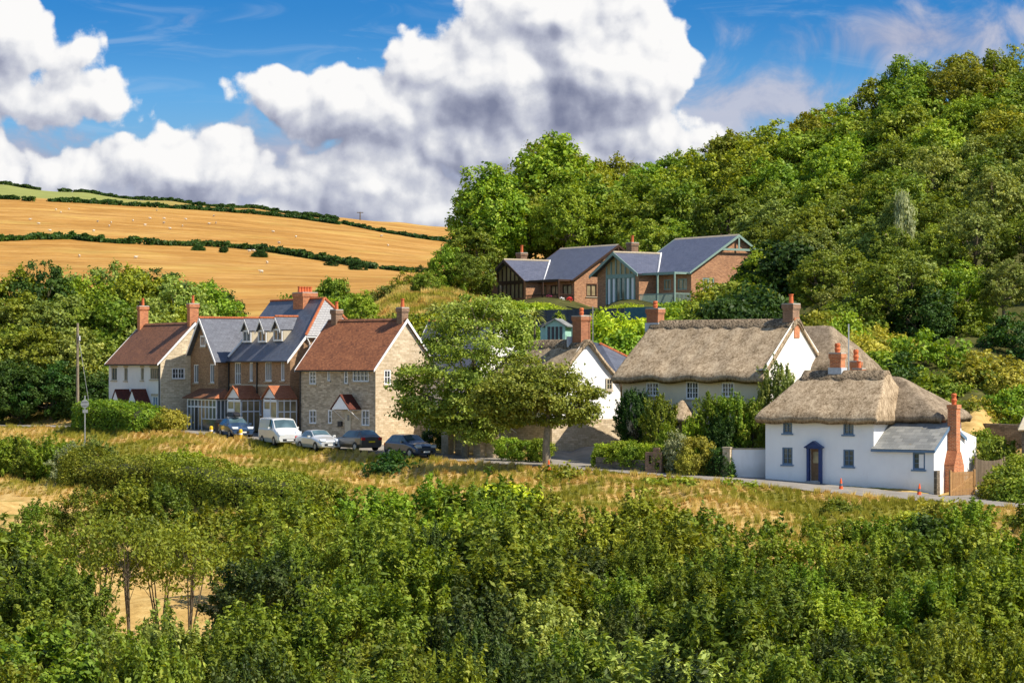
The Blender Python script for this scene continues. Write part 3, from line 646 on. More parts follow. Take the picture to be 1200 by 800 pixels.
def thatch(root, x0, x1, y0, y1, he, rise, hipL=0, hipR=0, mat='thatch', name='roof', th=.34, nx=70, ny=44, eb=(), sm=.35, ridge=True, pitchy=None, seed=1, ridge_y=None):
    """soft thatch: height over the plan with rounded hips and ridge, thick rounded edge. hipL/hipR: plan length of a hip (0 = gable)"""
    xs = np.linspace(0, 1, nx); xs = x0 + (x1-x0)*(.5-.5*np.cos(np.pi*xs)*(1)) ; ysn = np.linspace(0, 1, ny); ysn = y0 + (y1-y0)*(.5-.5*np.cos(np.pi*ysn))
    xs = .5*xs + .5*np.linspace(x0, x1, nx); ysn = .6*ysn + .4*np.linspace(y0, y1, ny)
    A, B = np.meshgrid(xs, ysn); ym = (y0+y1)/2 if ridge_y is None else ridge_y; half1 = ym-y0; half2 = y1-ym
    def smin(a, b, k): h = np.clip(.5+.5*(b-a)/k, 0, 1); return b*(1-h)+a*h - k*h*(1-h)
    f = smin((B-y0)/half1, (y1-B)/half2, .06)
    if hipL: f = smin(f, (A-x0)/hipL, .09)
    if hipR: f = smin(f, (x1-A)/hipR, .09)
    f = np.clip(f, 0, 1)
    z = he + th + rise*f
    r = np.random.RandomState(seed)
    for k in range(10):
        w = r.uniform(1.2, 5); a = r.uniform(0, 6.3); z = z + .009*np.sin(w*(A*math.cos(a)+B*math.sin(a))+r.uniform(0, 6))
    # eyebrow waves over the upper windows
    for (ex, amp, wd) in eb: z = z + amp*np.exp(-((A-ex)/wd)**2)*np.exp(-((B-y0)/1.1)**2)
    # rounded outer edge
    ed = np.minimum(B-y0, y1-B)
    if hipL: ed = np.minimum(ed, A-x0)
    if hipR: ed = np.minimum(ed, x1-A)
    z = z - th*.55*np.clip(1-ed/.28, 0, 1)**2
    top = np.stack([A.ravel(), B.ravel(), z.ravel()], 1); n = len(top)
    inset = np.stack([np.clip(A, x0+(.0 if not hipL else .12), x1-(.0 if not hipR else .12)).ravel(), np.clip(B, y0+.12, y1-.12).ravel(), (z-th*.9).ravel()], 1)
    q = (np.arange(ny-1)[:, None]*nx + np.arange(nx-1)[None]).ravel()
    Q = [np.stack([q, q+1, q+nx+1, q+nx], 1), np.stack([q+n, q+nx+n, q+nx+1+n, q+1+n], 1)]
    def strip(e, flip): a, b = e[:-1], e[1:]; s_ = np.stack([a, b, b+n, a+n], 1); return s_[:, ::-1] if not flip else s_
    Q += [strip(np.arange(nx), False), strip(np.arange(nx)+(ny-1)*nx, True), strip(np.arange(ny)*nx, True), strip(np.arange(ny)*nx+nx-1, False)]
    me = np_mesh(name, np.concatenate([top, inset]), np.concatenate(Q), M[mat], smooth=True)
    ro = bpy.data.objects.new(name, me); put(ro, root)
    if ridge:
        # the block-cut ridge: a second coat of straw along the top, scalloped lower edge
        ra, rb = x0+hipL*.93-(.05 if not hipL else 0), x1-hipR*.93+(.05 if not hipR else 0)
        nn = int((rb-ra)/.14)+2; us = np.linspace(ra, rb, nn); w = np.linspace(-1, 1, 15); U, Wd = np.meshgrid(us, w)
        sc = .62 + .13*np.abs(np.sin(U*2.6))
        Bq = ym + Wd*sc; slope = rise/half1
        ff = 1 - np.sqrt((Bq-ym)**2 + .03)/half1 + math.sqrt(.03)/half1*.6
        zq = he+th+rise*np.minimum(ff, 1.0) - .02 + .10*(1-np.abs(Wd)**6)
        e2 = np.minimum(U-ra, rb-U); 
        t2 = np.stack([U.ravel(), Bq.ravel(), zq.ravel()], 1); b2 = t2.copy(); b2[:, 2] -= .22; k = len(t2)
        q = (np.arange(14)[:, None]*nn + np.arange(nn-1)[None]).ravel()
        n0 = k
        def st2(e, fl): a, b = e[:-1], e[1:]; s_ = np.stack([a, b, b+n0, a+n0], 1); return s_[:, ::-1] if not fl else s_
        QQ = [np.stack([q, q+1, q+nn+1, q+nn], 1), st2(np.arange(nn), False), st2(np.arange(nn)+14*nn, True), st2(np.arange(15)*nn, True), st2(np.arange(15)*nn+nn-1, False)]
        m2 = np_mesh('thatch_ridge', np.concatenate([t2, b2]), np.concatenate(QQ), M['thatch_ridge'], smooth=False)
        m2.materials.clear(); auto_uv(m2); m2.materials.append(M['thatch_ridge'])
        put(bpy.data.objects.new('thatch_ridge', m2), ro)
    return ro
def box_part(root, name, mat, *b):
    m = MB(); m.box(*b); return m.build(name, M[mat], root)
def pipe(root, pts, r=.045, mat='dark_pipe', name='downpipe'):
    m = MB(); m.tube(pts, [r]*len(pts), 6); return m.build(name, M[mat], root)

def hood(root, side_x, y, z, w, d, rise, roofmat_='tile_maroon', cheek='paint_white', bracket=True, name='porch_hood'):
    """gabled door hood on the front wall: ridge runs out from the wall"""
    t = .07; xm = side_x; m = MB(); y1 = y; y0 = y-d
    m.slab([(xm, y0, z+rise), (xm, y1, z+rise), (xm-w/2-.1, y1, z-.1), (xm-w/2-.1, y0, z-.1)], t)
    m.slab([(xm, y1, z+rise+.001), (xm, y0, z+rise+.001), (xm+w/2+.1, y0, z-.1), (xm+w/2+.1, y1, z-.1)], t)
    h = m.build(name, M[roofmat_], root)
    c = MB(); c.prism([(xm-w/2+.03, z-.12), (xm+w/2-.03, z-.12), (xm, z+rise-.12)], y0+.06, y0+.1, 'y'); c.build('gable_board', M[cheek], h)
    if bracket:
        for sx in (-1, 1):
            b = MB(); x = xm+sx*(w/2-.12); b.box(x-.04, x+.04, y0+.1, y1-.001, z-.22, z-.121); b.tube([(x, y0+.2, z-.2), (x, y1-.03, z-.9)], [.035, .035], 5); b.build('bracket', M[cheek], h)
    return h

# ---- 1 white-fronted house with the brown tiled roof
h = House('tiled_house', 'house with white front, pale stone gable and brown tiled roof, beside the long green hedge', 'house', 188, 200, 58, 127.5, 228, -4.9)
zc = h.ri(188, 424)[1]; apex = h.ri(228, 380, None); 
W_ = (h.ri(228, 400)[0])*2; h.W = W_; rise = apex[1]-zc
wn = [rect_px(h, 'f', a) for a in ((130.5, 431, 137, 446), (145.5, 431, 149.5, 446.5), (165, 431, 168.5, 446), (176, 431, 186, 445), (178, 464.5, 184.5, 478.5))]
m = MB(); wall(m, 'f', 0, 0, h.L, -1.5, zc, wn); m.build('wall', M['offwhite'], h.root)
for k, a in enumerate(wn): window(h.root, 'f', 0, a, 2 if k != 3 else 4, 1, 'frame_tan' if k != 4 else 'paint_white', 'glass_mid' if k != 4 else 'glass_blue', lintel='stone_lintel')
wr = rect_px(h, 'r', (201.5, 431.5, 216.8, 444.5))
m = MB(); wall(m, 'r', h.L, 0, W_, -1.5, zc, [wr]); gable_tri(m, 'r', h.L, 0, W_, zc, rise); m.poly([(0, W_, -1.5), (0, 0, -1.5), (0, 0, zc), (0, W_/2, zc+rise), (0, W_, zc)]); m.poly([(h.L, W_, -1.5), (0, W_, -1.5), (0, W_, zc), (h.L, W_, zc)])
m.build('gable_wall', M['stone_pale'], h.root)
window(h.root, 'r', h.L, wr, 4, 2, mid=(2,), out=.1)
gable_roof(h.root, h.L, W_, zc, rise, 'tile_brown', ridge='tile_brown', verge='paint_white')
for px_, wd in ((141.0, 1.9), (160.5, 2.0)):
    x_, z_ = h.fr(px_, 470, -.8); hood(h.root, x_, 0, z_-.15, wd, 1.3, 1.15)
    g = MB(); g.box(x_-.5, x_+.5, -.04, -.003, -1, z_-.3); g.build('door', M['frame_tan'], h.root)
chimney(h.root, h.L-.45, W_/2+.05, zc+rise-.8, h.ri(235, 358.5)[1]+.2, .55, .80, 'brick_orange', pot_r=.12, pot_h=.65)
chimney(h.root, .45, W_/2-.1, zc+rise-1.0, zc+rise+1.75, .55, .80, 'brick_orange', pot_r=.12, pot_h=.65)
pipe(h.root, [(h.L-.12, -.07, zc-.1), (h.L-.12, -.07, -1)], .05)
H1 = h

# ---- 2 brown brick terrace with dormers and the gabled wing
h = House('brick_terrace', 'tall brown brick terrace with three dormers and orange chimney behind the white van', 'terraced house', 340, 188, 58, 268.5, 404, -5.3)
L = h.L; ze = h.fr(304, 419.5)[1]; zapex = h.ri(391, 351)[1]; Wd = (h.ri(391, 380)[0])*2; h.W = Wd; rise = zapex-ze
fw = [rect_px(h, 'f', a) for a in ((275, 425, 282.3, 451), (292.3, 425, 296.3, 447), (310.5, 424, 318.5, 447), (329, 423.5, 333.5, 446.5), (301.5, 465, 306.5, 487))]
m = MB(); wall(m, 'f', 0, 0, L, -1.5, ze, fw)
zhh = h.ri(357.5, 395)[1]; yh = h.ri(357.5, 395)[0]
m.poly([(L, 0, -1.5), (L, Wd, -1.5), (L, Wd, ze), (L, Wd-yh, zhh), (L, yh, zhh), (L, 0, ze)]); m.poly([(L, Wd, -1.5), (0, Wd, -1.5), (0, Wd, ze), (L, Wd, ze)]); m.poly([(0, Wd, -1.5), (0, 0, -1.5), (0, 0, ze), (0, Wd/2, zapex), (0, Wd, ze)])
m.build('wall', M['brick_dark'], h.root)
for k, a in enumerate(fw): window(h.root, 'f', 0, a, 3 if k in (0, 2) else 2, 2 if k in (0,) else 1, 'paint_white', 'glass_mid', out=.09, bar=.05)
zs = h.fr(304, 451.5)[1]; box_part(h.root, 'string_course', 'stone_lintel', 0.02, L-.02, -.04, -.003, zs-.12, zs+.05)
# roof with a half hip at the sunny end
sl = rise/(Wd/2); ov = .3; t = .1; xr = L - (Wd/2-yh)*.62; ve = .15
m = MB(); E = lambda x, y, z: (x, y, z+t)
m.slab([E(-.1, -ov, ze-ov*sl), E(L+ve, -ov, ze-ov*sl), E(L+ve, yh, zhh), E(xr, Wd/2, zapex), E(-.1, Wd/2, zapex)], t)
m.slab([E(L+ve, Wd+ov, ze-ov*sl), E(-.1, Wd+ov, ze-ov*sl), E(-.1, Wd/2, zapex), E(xr, Wd/2, zapex), E(L+ve, Wd-yh, zhh)], t)
m.slab([E(L+ve+.001, yh, zhh), E(L+ve+.001, Wd-yh, zhh), E(xr, Wd/2, zapex+.002)], t)
rf = m.build('roof', M['slate'], h.root)
r = MB(); tr = .07
r.tube([(-.1, Wd/2, zapex+t+.03), (xr, Wd/2, zapex+t+.03)], [tr*1.3]*2, 6)
r.tube([(L+ve, yh, zhh+t+.03), (xr, Wd/2, zapex+t+.04)], [tr*1.6]*2, 6); r.tube([(L+ve, Wd-yh, zhh+t+.03), (xr, Wd/2, zapex+t+.04)], [tr*1.6]*2, 6)
r.build('ridge_tiles', M['ridge_orange'], rf)
v = MB(); x = L+ve+.003; v.prism([(-ov-.03, ze-ov*sl-.12), (-ov-.03, ze-ov*sl+t+.03), (yh, zhh+t+.03), (yh, zhh-.16)], x, x+.05, 'x'); v.build('bargeboard', M['paint_white'], rf)
v = MB(); v.box(L+ve-.05, L+ve+.1, yh, Wd-yh, zhh-.06, zhh+.04); v.tube([(L+ve+.02, yh+.05, zhh-.05), (L+.08, yh+.35, zhh-.5), (L+.08, yh+.35, zhh-2.0)], [.06]*3, 6); v.build('gutter', M['paint_white'], rf)
v = MB(); v.box(.1, L, -ov-.12, -ov-.01, ze-ov*sl, ze-ov*sl+.09); v.build('gutter', M['dark_pipe'], rf)
for px_ in (268.7, 302.0): 
    x_, _ = h.fr(px_, 430); pipe(h.root, [(max(x_, .1), -.08, ze-.3), (max(x_, .1), -.08, -1.2)], .06)
# dormers: gabled, ridge runs back into the slope
for (wx0, wx1, wy0, wy1) in ((286, 294.5, 387, 402), (304, 312.3, 387, 402), (322, 331, 385.5, 400.5)):
    zlo = h.hit((wx0+wx1)/2, wy1, 1, 1.0).z; yd = (zlo-ze)/sl - .12; a = h.fr(wx0, (wy0+wy1)/2, yd)[0]; b = h.fr(wx1, (wy0+wy1)/2, yd)[0]; ztop = h.fr(wx0, wy0, yd)[1]
    a -= .12; b += .12; wdt = b-a; rs = .95; xm = (a+b)/2; yb = (ztop+rs-ze)/sl+.1
    d = MB(); d.poly([(b, yd, zlo), (b, (ztop-ze)/sl+.1, ztop), (b, yd, ztop)]); d.poly([(a, yd, zlo), (a, yd, ztop), (a, (ztop-ze)/sl+.1, ztop)]); d.poly([(a, yd, ztop), (b, yd, ztop), (xm, yd, ztop+rs-.12)])
    dm = d.build('dormer', M['frame_tan'], h.root)
    rr = MB(); o2 = .07; yf = yd-.3; f2 = lambda dx: ztop+rs - dx*(rs/(wdt/2))
    ex = wdt/2+o2; zeq = f2(ex); yeq = (zeq-ze)/sl
    rr.slab([(xm, yf, ztop+rs), (xm, yb, ztop+rs), (a-o2, max(yeq, yf)+.1, zeq), (a-o2, yf, zeq)], .08)
    rr.slab([(xm, yb, ztop+rs+.001), (xm, yf, ztop+rs+.001), (b+o2, yf, zeq), (b+o2, max(yeq, yf)+.1, zeq)], .08)
    dr = rr.build('dormer_roof', M['slate'], dm)
    r2 = MB(); r2.tube([(xm, yf-.02, ztop+rs+.03), (xm, yb, ztop+rs+.03)], [.085]*2, 6); r2.build('ridge_tiles', M['ridge_orange'], dm)
    v = MB(); v.prism([(a-o2, zeq-.06), (xm, ztop+rs-.06), (b+o2, zeq-.06), (b+o2, zeq-.26), (xm, ztop+rs-.30), (a-o2, zeq-.26)], yf-.04, yf-.003, 'y'); v.build('bargeboard', M['paint_white'], dm)
    window(dm, 'f', yd, (a+.02, b-.02, zlo+.02, ztop-.02), 2, 1, 'paint_white', 'glass_mid', rec=-.05, out=.14, bar=.07, sill=None)
cx_, cz_ = h.hit(360, 352, 1, Wd/2+.1).x, 0
chimney(h.root, h.hit(358, 345, 1, Wd/2).x, Wd/2-.05, zapex-1.0, h.hit(358, 343, 1, Wd/2).z, 1.75, 1.25, 'brick_orange', pots=5, pot_h=.45, pot_r=.13, along='y')
# porches
for (pa, pb, apx, apy) in ((266, 282, 273, 452), (308.5, 324.5, 315.5, 452)):
    dpt = 1.7; a = h.fr(pa, 465, -dpt)[0]; b = h.fr(pb, 465, -dpt)[0]; z0 = h.fr(apx, 466, -dpt)[1]; zt = h.fr(apx, 452, -dpt)[1]; xm = (a+b)/2
    zbx = h.fr(apx, 500, -dpt)[1]-.4
    hh = MB(); hh.slab([(xm, -dpt-.15, zt), (xm, 0, zt), (a-.2, 0, z0-.08), (a-.2, -dpt-.15, z0-.08)], .08); hh.slab([(xm, 0, zt+.001), (xm, -dpt-.15, zt+.001), (b+.2, -dpt-.15, z0-.08), (b+.2, 0, z0-.08)], .08)
    po = hh.build('porch_roof', M['tile_orange'], h.root)
    g = MB(); g.poly([(a, -dpt+.02, z0-.05), (b, -dpt+.02, z0-.05), (xm, -dpt+.02, zt-.12)]); g.box(a, b, -dpt, -dpt+.08, z0-.35, z0-.16)
    for x_ in (a, b-.1, (a+b)/2-.05): g.box(x_, x_+.1, -dpt, -dpt+.1, zbx, z0-.1)
    for i in range(4): yy = -dpt+.1+(dpt-.1)*i/3; g.box(b-.08, b, yy-.05, yy+.04, zbx, z0-.1)
    g.box(b-.07, b-.005, -dpt, 0, z0-1.15, z0-1.05); g.box(b-.07, b-.005, -dpt, 0, z0-.30, z0-.2)
    g.build('porch_frame', M['paint_white'], po)
    g = MB(); g.box(a+.1, (a+b)/2-.05, -dpt+.03, -dpt+.06, zbx, z0-.9); g.build('door', M['paint_white'], po)
    g = MB(); g.box(b-.055, b-.03, -dpt+.1, -.05, zbx, z0-.2); g.box(a+.1, b-.1, -dpt+.07, -dpt+.08, z0-.9, z0-.3); g.box((a+b)/2+.05, b-.1, -dpt+.05, -dpt+.08, zbx, z0-.3); g.build('pane', M['glass_tan'], po)
H2 = h
# wing
dw = .95; xw1 = 0.0; xw0 = h.fr(222, 440, -dw)[0]; xw1 = h.fr(255.5, 440, -dw)[0]; zw = h.fr(239, 420.5, -dw)[1]; za = h.fr(237.5, 374.5, -dw)[1]; rs = za-zw
ww = [rect_px(h, 'f', a, -dw) for a in ((227, 427.5, 232.5, 449), (246, 427, 251, 449), (235.5, 393.5, 241.5, 406.5))]
m = MB(); wall(m, 'f', -dw, xw0, xw1, -1.5, zw, ww[:2]); gable_tri(m, 'f', -dw, xw0, xw1, zw, rs); m.poly([(xw1, -dw, -1.5), (xw1, 0, -1.5), (xw1, 0, zw), (xw1, -dw, zw)]); m.poly([(xw0, Wd, -1.5), (xw0, -dw, -1.5), (xw0, -dw, zw), (xw0, Wd, zw)])
m.poly([(xw1, 0, ze-.5), (0.0, 0, ze-.5), (0, 0, -1.5), (xw1, 0, -1.5)][::-1]) if xw1 < 0 else None
m.build('wing_wall', M['brick_dark'], h.root)
for a in ww[:2]: window(h.root, 'f', -dw, a, 2, 1, 'paint_white', 'glass_mid', out=.08)
window(h.root, 'f', -dw, ww[2], 2, 1, 'paint_white', 'glass', rec=-.02, out=.12)
xm = (xw0+xw1)/2; ybk = Wd/2+.6; o3 = .35; s3 = rs/((xw1-xw0)/2); zeo = zw - o3*s3; yf = -dw-.4
m = MB(); m.slab([(xm, yf, za+.1), (xm, ybk, za+.1), (xw0-o3, ybk, zeo+.1), (xw0-o3, yf, zeo+.1)], .1); m.slab([(xm, ybk, za+.101), (xm, yf, za+.101), (xw1+o3, yf, zeo+.1), (xw1+o3, ybk, zeo+.1)], .1)
wr_ = m.build('wing_roof', M['slate'], h.root)
r = MB(); r.tube([(xm, yf-.02, za+.14), (xm, ybk, za+.14)], [.1]*2, 6); r.build('ridge_tiles', M['ridge_orange'], wr_)
v = MB(); v.prism([(xw0-o3-.02, zeo+.1), (xm, za+.13), (xw1+o3+.02, zeo+.1), (xw1+o3+.02, zeo-.14), (xm, za-.17), (xw0-o3-.02, zeo-.14)], yf-.05, yf-.003, 'y'); v.build('bargeboard', M['paint_white'], wr_)
m = MB(); xv = xw1+.35; m.tube([(xv, -.2, ze+.1), (max(xm+1.9, xv+.6), (za-ze)/sl, za+.12)], [.09, .09], 5); m.build('valley_lead', M['paint_white'], wr_)
# bay and its lean-to roof
dp = 1.15; y0 = -dw-dp; a = h.fr(219.5, 480, y0)[0]; b = h.fr(253, 480, y0)[0]; z1 = h.fr(236, 466.5, y0)[1]; zt = h.fr(240, 455.5, -dw)[1]
m = MB(); m.slab([(a-.4, y0-.3, z1), (b+.3, y0-.3, z1), (b-.7, -dw, zt), (a-.1, -dw, zt)], .08)
by = m.build('bay_roof', M['tile_brown'], h.root)  # browner tile here puts the front slope's shade into its colour
m = MB(); m.slab([(b+.301, y0-.3, z1), (b+.301, -dw, z1), (b-.7, -dw, zt+.002)], .08); m.build('hip_tiles', M['tile_orange'], by)  # orange tile paints the sunlit look of the hip
m = MB(); zs_ = h.fr(245, 491, y0)[1]; zf = -1.2
for i in range(9):
    x_ = a + (b-a)*i/8; m.box(x_-.06, x_+.06, y0, y0+.09, zs_ if i > 4 else zf, z1-.1)
m.box(a, b, y0-.01, y0+.1, z1-.2, z1-.1); m.box(a, b, y0-.005, y0+.095, z1-.78, z1-.67); m.box(a+(b-a)*.5, b, y0-.008, y0+.098, zs_-.06, zs_+.02)
for i in range(3): yy = y0+.1+(dp-.1)*(i+1)/3; m.box(b-.09, b, yy-.05, yy+.04, zs_, z1-.1)
m.box(b-.1, b-.006, y0, -dw, zs_-.06, zs_+.02); m.box(b-.1, b-.006, y0, -dw, z1-.2, z1-.1)
m.build('bay_frame', M['paint_white'], by)
m = MB(); m.box(a+.03, b-.05, y0+.04, y0+.06, zf, z1-.15); m.box(b-.06, b-.04, y0+.06, -dw-.02, zs_, z1-.15); m.build('pane', M['glass_mid'], by)
m = MB(); m.box(a+(b-a)*.52, b, y0+.07, -dw-.02, -1.5, zs_-.07); m.build('bay_base', M['brick_dark'], by)
m = MB(); m.box(a+(b-a)*.27, a+(b-a)*.38, y0+.0, y0+.03, zf, z1-.78); m.build('door', M['dark_pipe'], by)

# ---- 3 stone house with rust-red roof
h = House('stone_house', 'grey stone house with rust-red tiled roof and two chimneys behind the silver saloon car', 'house', 440, 180, 42, 351, 504, -5.5)
L = h.L; zc = h.ri(440, 430.3)[1]; Wd = h.ri(475.5, 400)[0]*2; h.W = Wd; rise = h.ri(475.5, 376)[1]-zc
fw = [rect_px(h, 'f', a) for a in ((362, 435, 370.3, 450.5), (383.3, 434.3, 386.8, 446.8), (402.8, 434, 407.5, 450), (413, 433.3, 432, 447.5), (362, 480.5, 370.5, 496.5), (384, 480.5, 388.8, 496.5), (423.3, 480.5, 432.8, 499))]
rw = [rect_px(h, 'r', (450.3, 433.5, 458.3, 451)), rect_px(h, 'r', (457, 494.5, 463.5, 505))]
m = MB(); wall(m, 'f', 0, 0, L, -1.5, zc, fw); m.build('wall', M['stone_grey'], h.root)
m = MB(); wall(m, 'r', L, 0, Wd, -1.5, zc, rw[:1]); gable_tri(m, 'r', L, 0, Wd, zc, rise); m.poly([(L, Wd, -1.5), (0, Wd, -1.5), (0, Wd, zc), (L, Wd, zc)]); m.poly([(0, Wd, -1.5), (0, 0, -1.5), (0, 0, zc), (0, Wd/2, zc+rise), (0, Wd, zc)])
m.build('gable_wall', M['stone_tan'], h.root)
for k, a in enumerate(fw): window(h.root, 'f', 0, a, [2, 1, 1, 4, 2, 1, 2][k], [3, 1, 2, 2, 2, 2, 2][k], 'paint_white', 'glass_mid', out=.09, bar=.045)
window(h.root, 'r', L, rw[0], 2, 2, out=.1, bar=.05)
rf = gable_roof(h.root, L, Wd, zc, rise, 'tile_red', ridge='tile_brown', verge='paint_white', ve=.15)
chimney(h.root, L-.35, Wd/2+.0, zc+rise-.9, h.hit(468, 360.5, 1, Wd/2).z, .55, .68, 'brick_brown', pot_h=.65, pot_r=.14)
chimney(h.root, .75, Wd/2+.0, zc+rise-.9, h.hit(391, 363, 1, Wd/2).z, .55, .68, 'brick_brown', pot_h=.6, pot_r=.13)
xd, zd = h.fr(404, 478, -.9); hood(h.root, h.fr(402, 478, -.9)[0], 0, zd, 1.9, 1.25, 1.0)
a, b, c, d = rect_px(h, 'f', (404.5, 481, 411.5, 507)); m = MB(); m.box(a, b, -.05, -.003, c-.6, d); dd = m.build('door', M['frame_tan'], h.root)
m = MB(); m.box(a+.3, a+.5, -.065, -.053, d-.8, d-.35); m.build('pane', M['glass'], dd)
box_part(h.root, 'meter_box', 'black', *(lambda r: (r[0], r[1], -.14, -.003, r[2], r[3]))(rect_px(h, 'f', (397, 494, 401.5, 500))))
pipe(h.root, [(.15, -.08, zc-.1), (.15, -.08, -1)], .05)
H3 = h

# ---- 4 white rendered house half hidden by the roadside trees, stone piers below
h = House('slate_roof_house', 'white rendered house with slate roof and stone piers, mostly hidden by the roadside tree', 'house', 560, 181, 40, 478, 612, -5.9)
L = h.L; zc = 0-h.zb-.3; Wd = h.W; rise = Zp(377, 186)-h.zb-zc
fw = [rect_px(h, 'f', a) for a in ((488, 440, 500, 455), (520, 440, 532, 455), (505, 503, 520, 514), (480, 503, 486, 513), (594, 470, 602, 480))][:4]
m = MB(); wall(m, 'f', 0, 0, L, -1.5, zc, fw); m.poly([(L, 0, -1.5), (L, Wd, -1.5), (L, Wd, zc), (L, Wd/2, zc+rise), (L, 0, zc)]); m.poly([(0, Wd, -1.5), (0, 0, -1.5), (0, 0, zc), (0, Wd/2, zc+rise), (0, Wd, zc)]); m.build('wall', M['white_warm'], h.root)
for a in fw: window(h.root, 'f', 0, a, 3, 2, out=.08)
gable_roof(h.root, L, Wd, zc, rise, 'slate', ridge='ridge_orange', verge='paint_white')
for px_ in (524.5, 540.5, 562, 577):
    q = ground_px(px_, 171.8 if px_ < 550 else 169.0); p_ = h.Mi @ q
    m = MB(); m.box(p_.x-.32, p_.x+.32, p_.y-.3, p_.y+.3, p_.z-.3, p_.z+2.9); m.build('stone_pier', M['stone_tan'], h.root)
p1 = h.Mi @ ground_px(520, 172.2); p2 = h.Mi @ ground_px(580, 168.6); zr_ = h.Mi @ Vector((0, 170, Zp(487, 170)))
m = MB(); m.slab([(p1.x-.4, p1.y-.8, zr_.z), (p2.x+.4, p2.y-.6, zr_.z), (p2.x+.4, p2.y+3.0, zr_.z+1.2), (p1.x-.4, p1.y+3.2, zr_.z+1.2)], .15); m.build('lean_to_roof', M['slate'], h.root)
H4 = h

# ---- 5 thatched house with the white gable over stone
h = House('thatched_house', 'thatched house with tall white gable above a tan stone base, right behind the roadside tree', 'thatched house', 647, 170, 50, 561, 727, -6.6)
L = h.L; Wd = h.W; ym = Wd/2; zeave = h.ri(655, 452)[1]; zap = h.ri(688, 402)[1]; zst = h.ri(690, 491.5)[1]
wr = rect_px(h, 'r', (709.5, 443.5, 717, 457.5)); 
sh = rect_px(h, 'r', (678, 511, 690, 540))
m = MB(); wall(m, 'r', L, 0, Wd, zst, zeave, []); m.poly([(L, 0, zeave), (L, Wd, zeave), (L, ym+.42, zap), (L, ym-.42, zap)]); m.poly([(0, 0, -1.5), (L, 0, -1.5), (L, 0, zeave), (0, 0, zeave)]); m.poly([(0, Wd, -1.5), (0, 0, -1.5), (0, 0, zeave), (0, ym, zap), (0, Wd, zeave)]); m.poly([(L, Wd, -1.5), (0, Wd, -1.5), (0, Wd, zeave), (L, Wd, zeave)])
m.build('wall', M['white'], h.root)
m = MB(); m.box(-.02, L+.06, -.07, Wd+.03, -1.6, zst); m.build('stone_base', M['stone_tan'], h.root)
window(h.root, 'r', L, wr, 2, 2, 'frame_tan', 'glass', out=.10, rec=-.04)
fw = [rect_px(h, 'f', a) for a in ((590, 450, 602, 462), (622, 470, 632, 480))]
for a in fw: window(h.root, 'f', 0, a, 2, 2, rec=-.02)
he = zeave-.6; th_rise = zap+.2-he-.30
thatch(h.root, -.5, L+.25, -.55, Wd+.55, he, th_rise, 2.6, 0, 'thatch', seed=3)
chimney(h.root, L-.62, ym+.05, zap-1.2, h.ri(690, 370)[1], .92, .88, 'brick_red', pot_h=.55, pot_r=.15, tiers=2)
box_part(h.root, 'lead_flashing', 'lead', L-1.35, L-1.2, ym-.7, ym+.7, zap-.3, zap+.45)
pipe(h.root, [(L+.10, ym+.5, zap-.2), (L+.10, ym+.5, zap+2.6)], .03, 'steel', 'aerial_pole')
hood(h.root, h.fr(585, 490, -.9)[0], 0, h.fr(585, 490, -.9)[1]-.2, 2.2, 1.4, 1.2, 'slate')
# rear slate range peeping out behind
a = h.Mi @ Vector((X(704, 182), 182, 0)); 
m = MB(); zq = Zp(404, 181)-h.zb; z2 = Zp(419, 183)-h.zb; zl = Zp(440, 179)-h.zb
P_ = lambda px, py, Y: tuple(h.Mi @ Vector((X(px, Y), Y, Zp(py, Y))))
m.slab([P_(690, 445, 178), P_(728, 445, 176.5), P_(736, 419, 181), P_(704, 403, 182), P_(690, 400, 183)], .12); m.slab([P_(736, 419, 181.001), P_(760, 450, 188), P_(720, 450, 190), P_(704, 403, 182.001)], .12)
rr = m.build('rear_roof', M['slate'], h.root)
m = MB(); m.tube([P_(703, 403, 182), P_(736, 419, 181)], [.13, .13], 6); m.build('ridge_tiles', M['ridge_orange'], rr)
H5 = h

# ---- 6 long thatched house, cream front, white gable
h = House('thatched_house', 'long thatched house with cream front, climbing greenery and thatched porch behind the garden hedges', 'thatched house', 897.5, 159, 37, 729, 968, -6.2)
L = h.L; Wd = h.W; ym = Wd/2; zev = h.fr(812, 447)[1]; zap = h.ri(932, 374.5)[1]; zge = h.ri(900, 428)[1]
fw = [rect_px(h, 'f', a) for a in ((757, 448.5, 772, 464.5), (803.5, 447.5, 818.5, 468), (845.5, 448.5, 860.5, 465.5), (755.5, 493, 771.5, 511))]
m = MB(); wall(m, 'f', 0, 0, L, -1.5, zev+.2, fw); m.poly([(0, Wd, -1.5), (0, 0, -1.5), (0, 0, zev), (0, Wd, zev)]); m.poly([(L, Wd, -1.5), (0, Wd, -1.5), (0, Wd, zev), (L, Wd, zev)]); m.build('wall', M['cream'], h.root)
m = MB(); m.poly([(L, 0, -1.5), (L, Wd, -1.5), (L, Wd, zge+.1), (L, ym+.25, zap), (L, ym-.25, zap), (L, 0, zge)]); m.build('gable_wall', M['white_warm'], h.root)
for a in fw: window(h.root, 'f', 0, a, 4, 3, 'paint_white', 'glass', mid=(2,), out=.09, bar=.035)
he = h.fr(812, 446.5, -.6)[1]-.05; th_rise = zap + .12 - he - .42; xl = h.hit(768, 372, 1, ym).x
ebx = [(( a[0]+a[1])/2, .16, .9) for a in fw[:3]]
thatch(h.root, -.55, L+.12, -.6, Wd+.6, he, th_rise, xl+.45, 0, 'thatch', seed=5, eb=ebx, nx=90)
xl = h.hit(768, 372, 1, ym).x
chimney(h.root, xl, ym, zap-1.3, h.hit(768, 361.5, 1, ym).z, .95, .80, 'brick_red', pot_h=.5, pot_r=.15, tiers=2)
box_part(h.root, 'lead_flashing', 'lead', xl-.56, xl+.56, ym-.48, ym+.48, zap-.75, zap-.12)
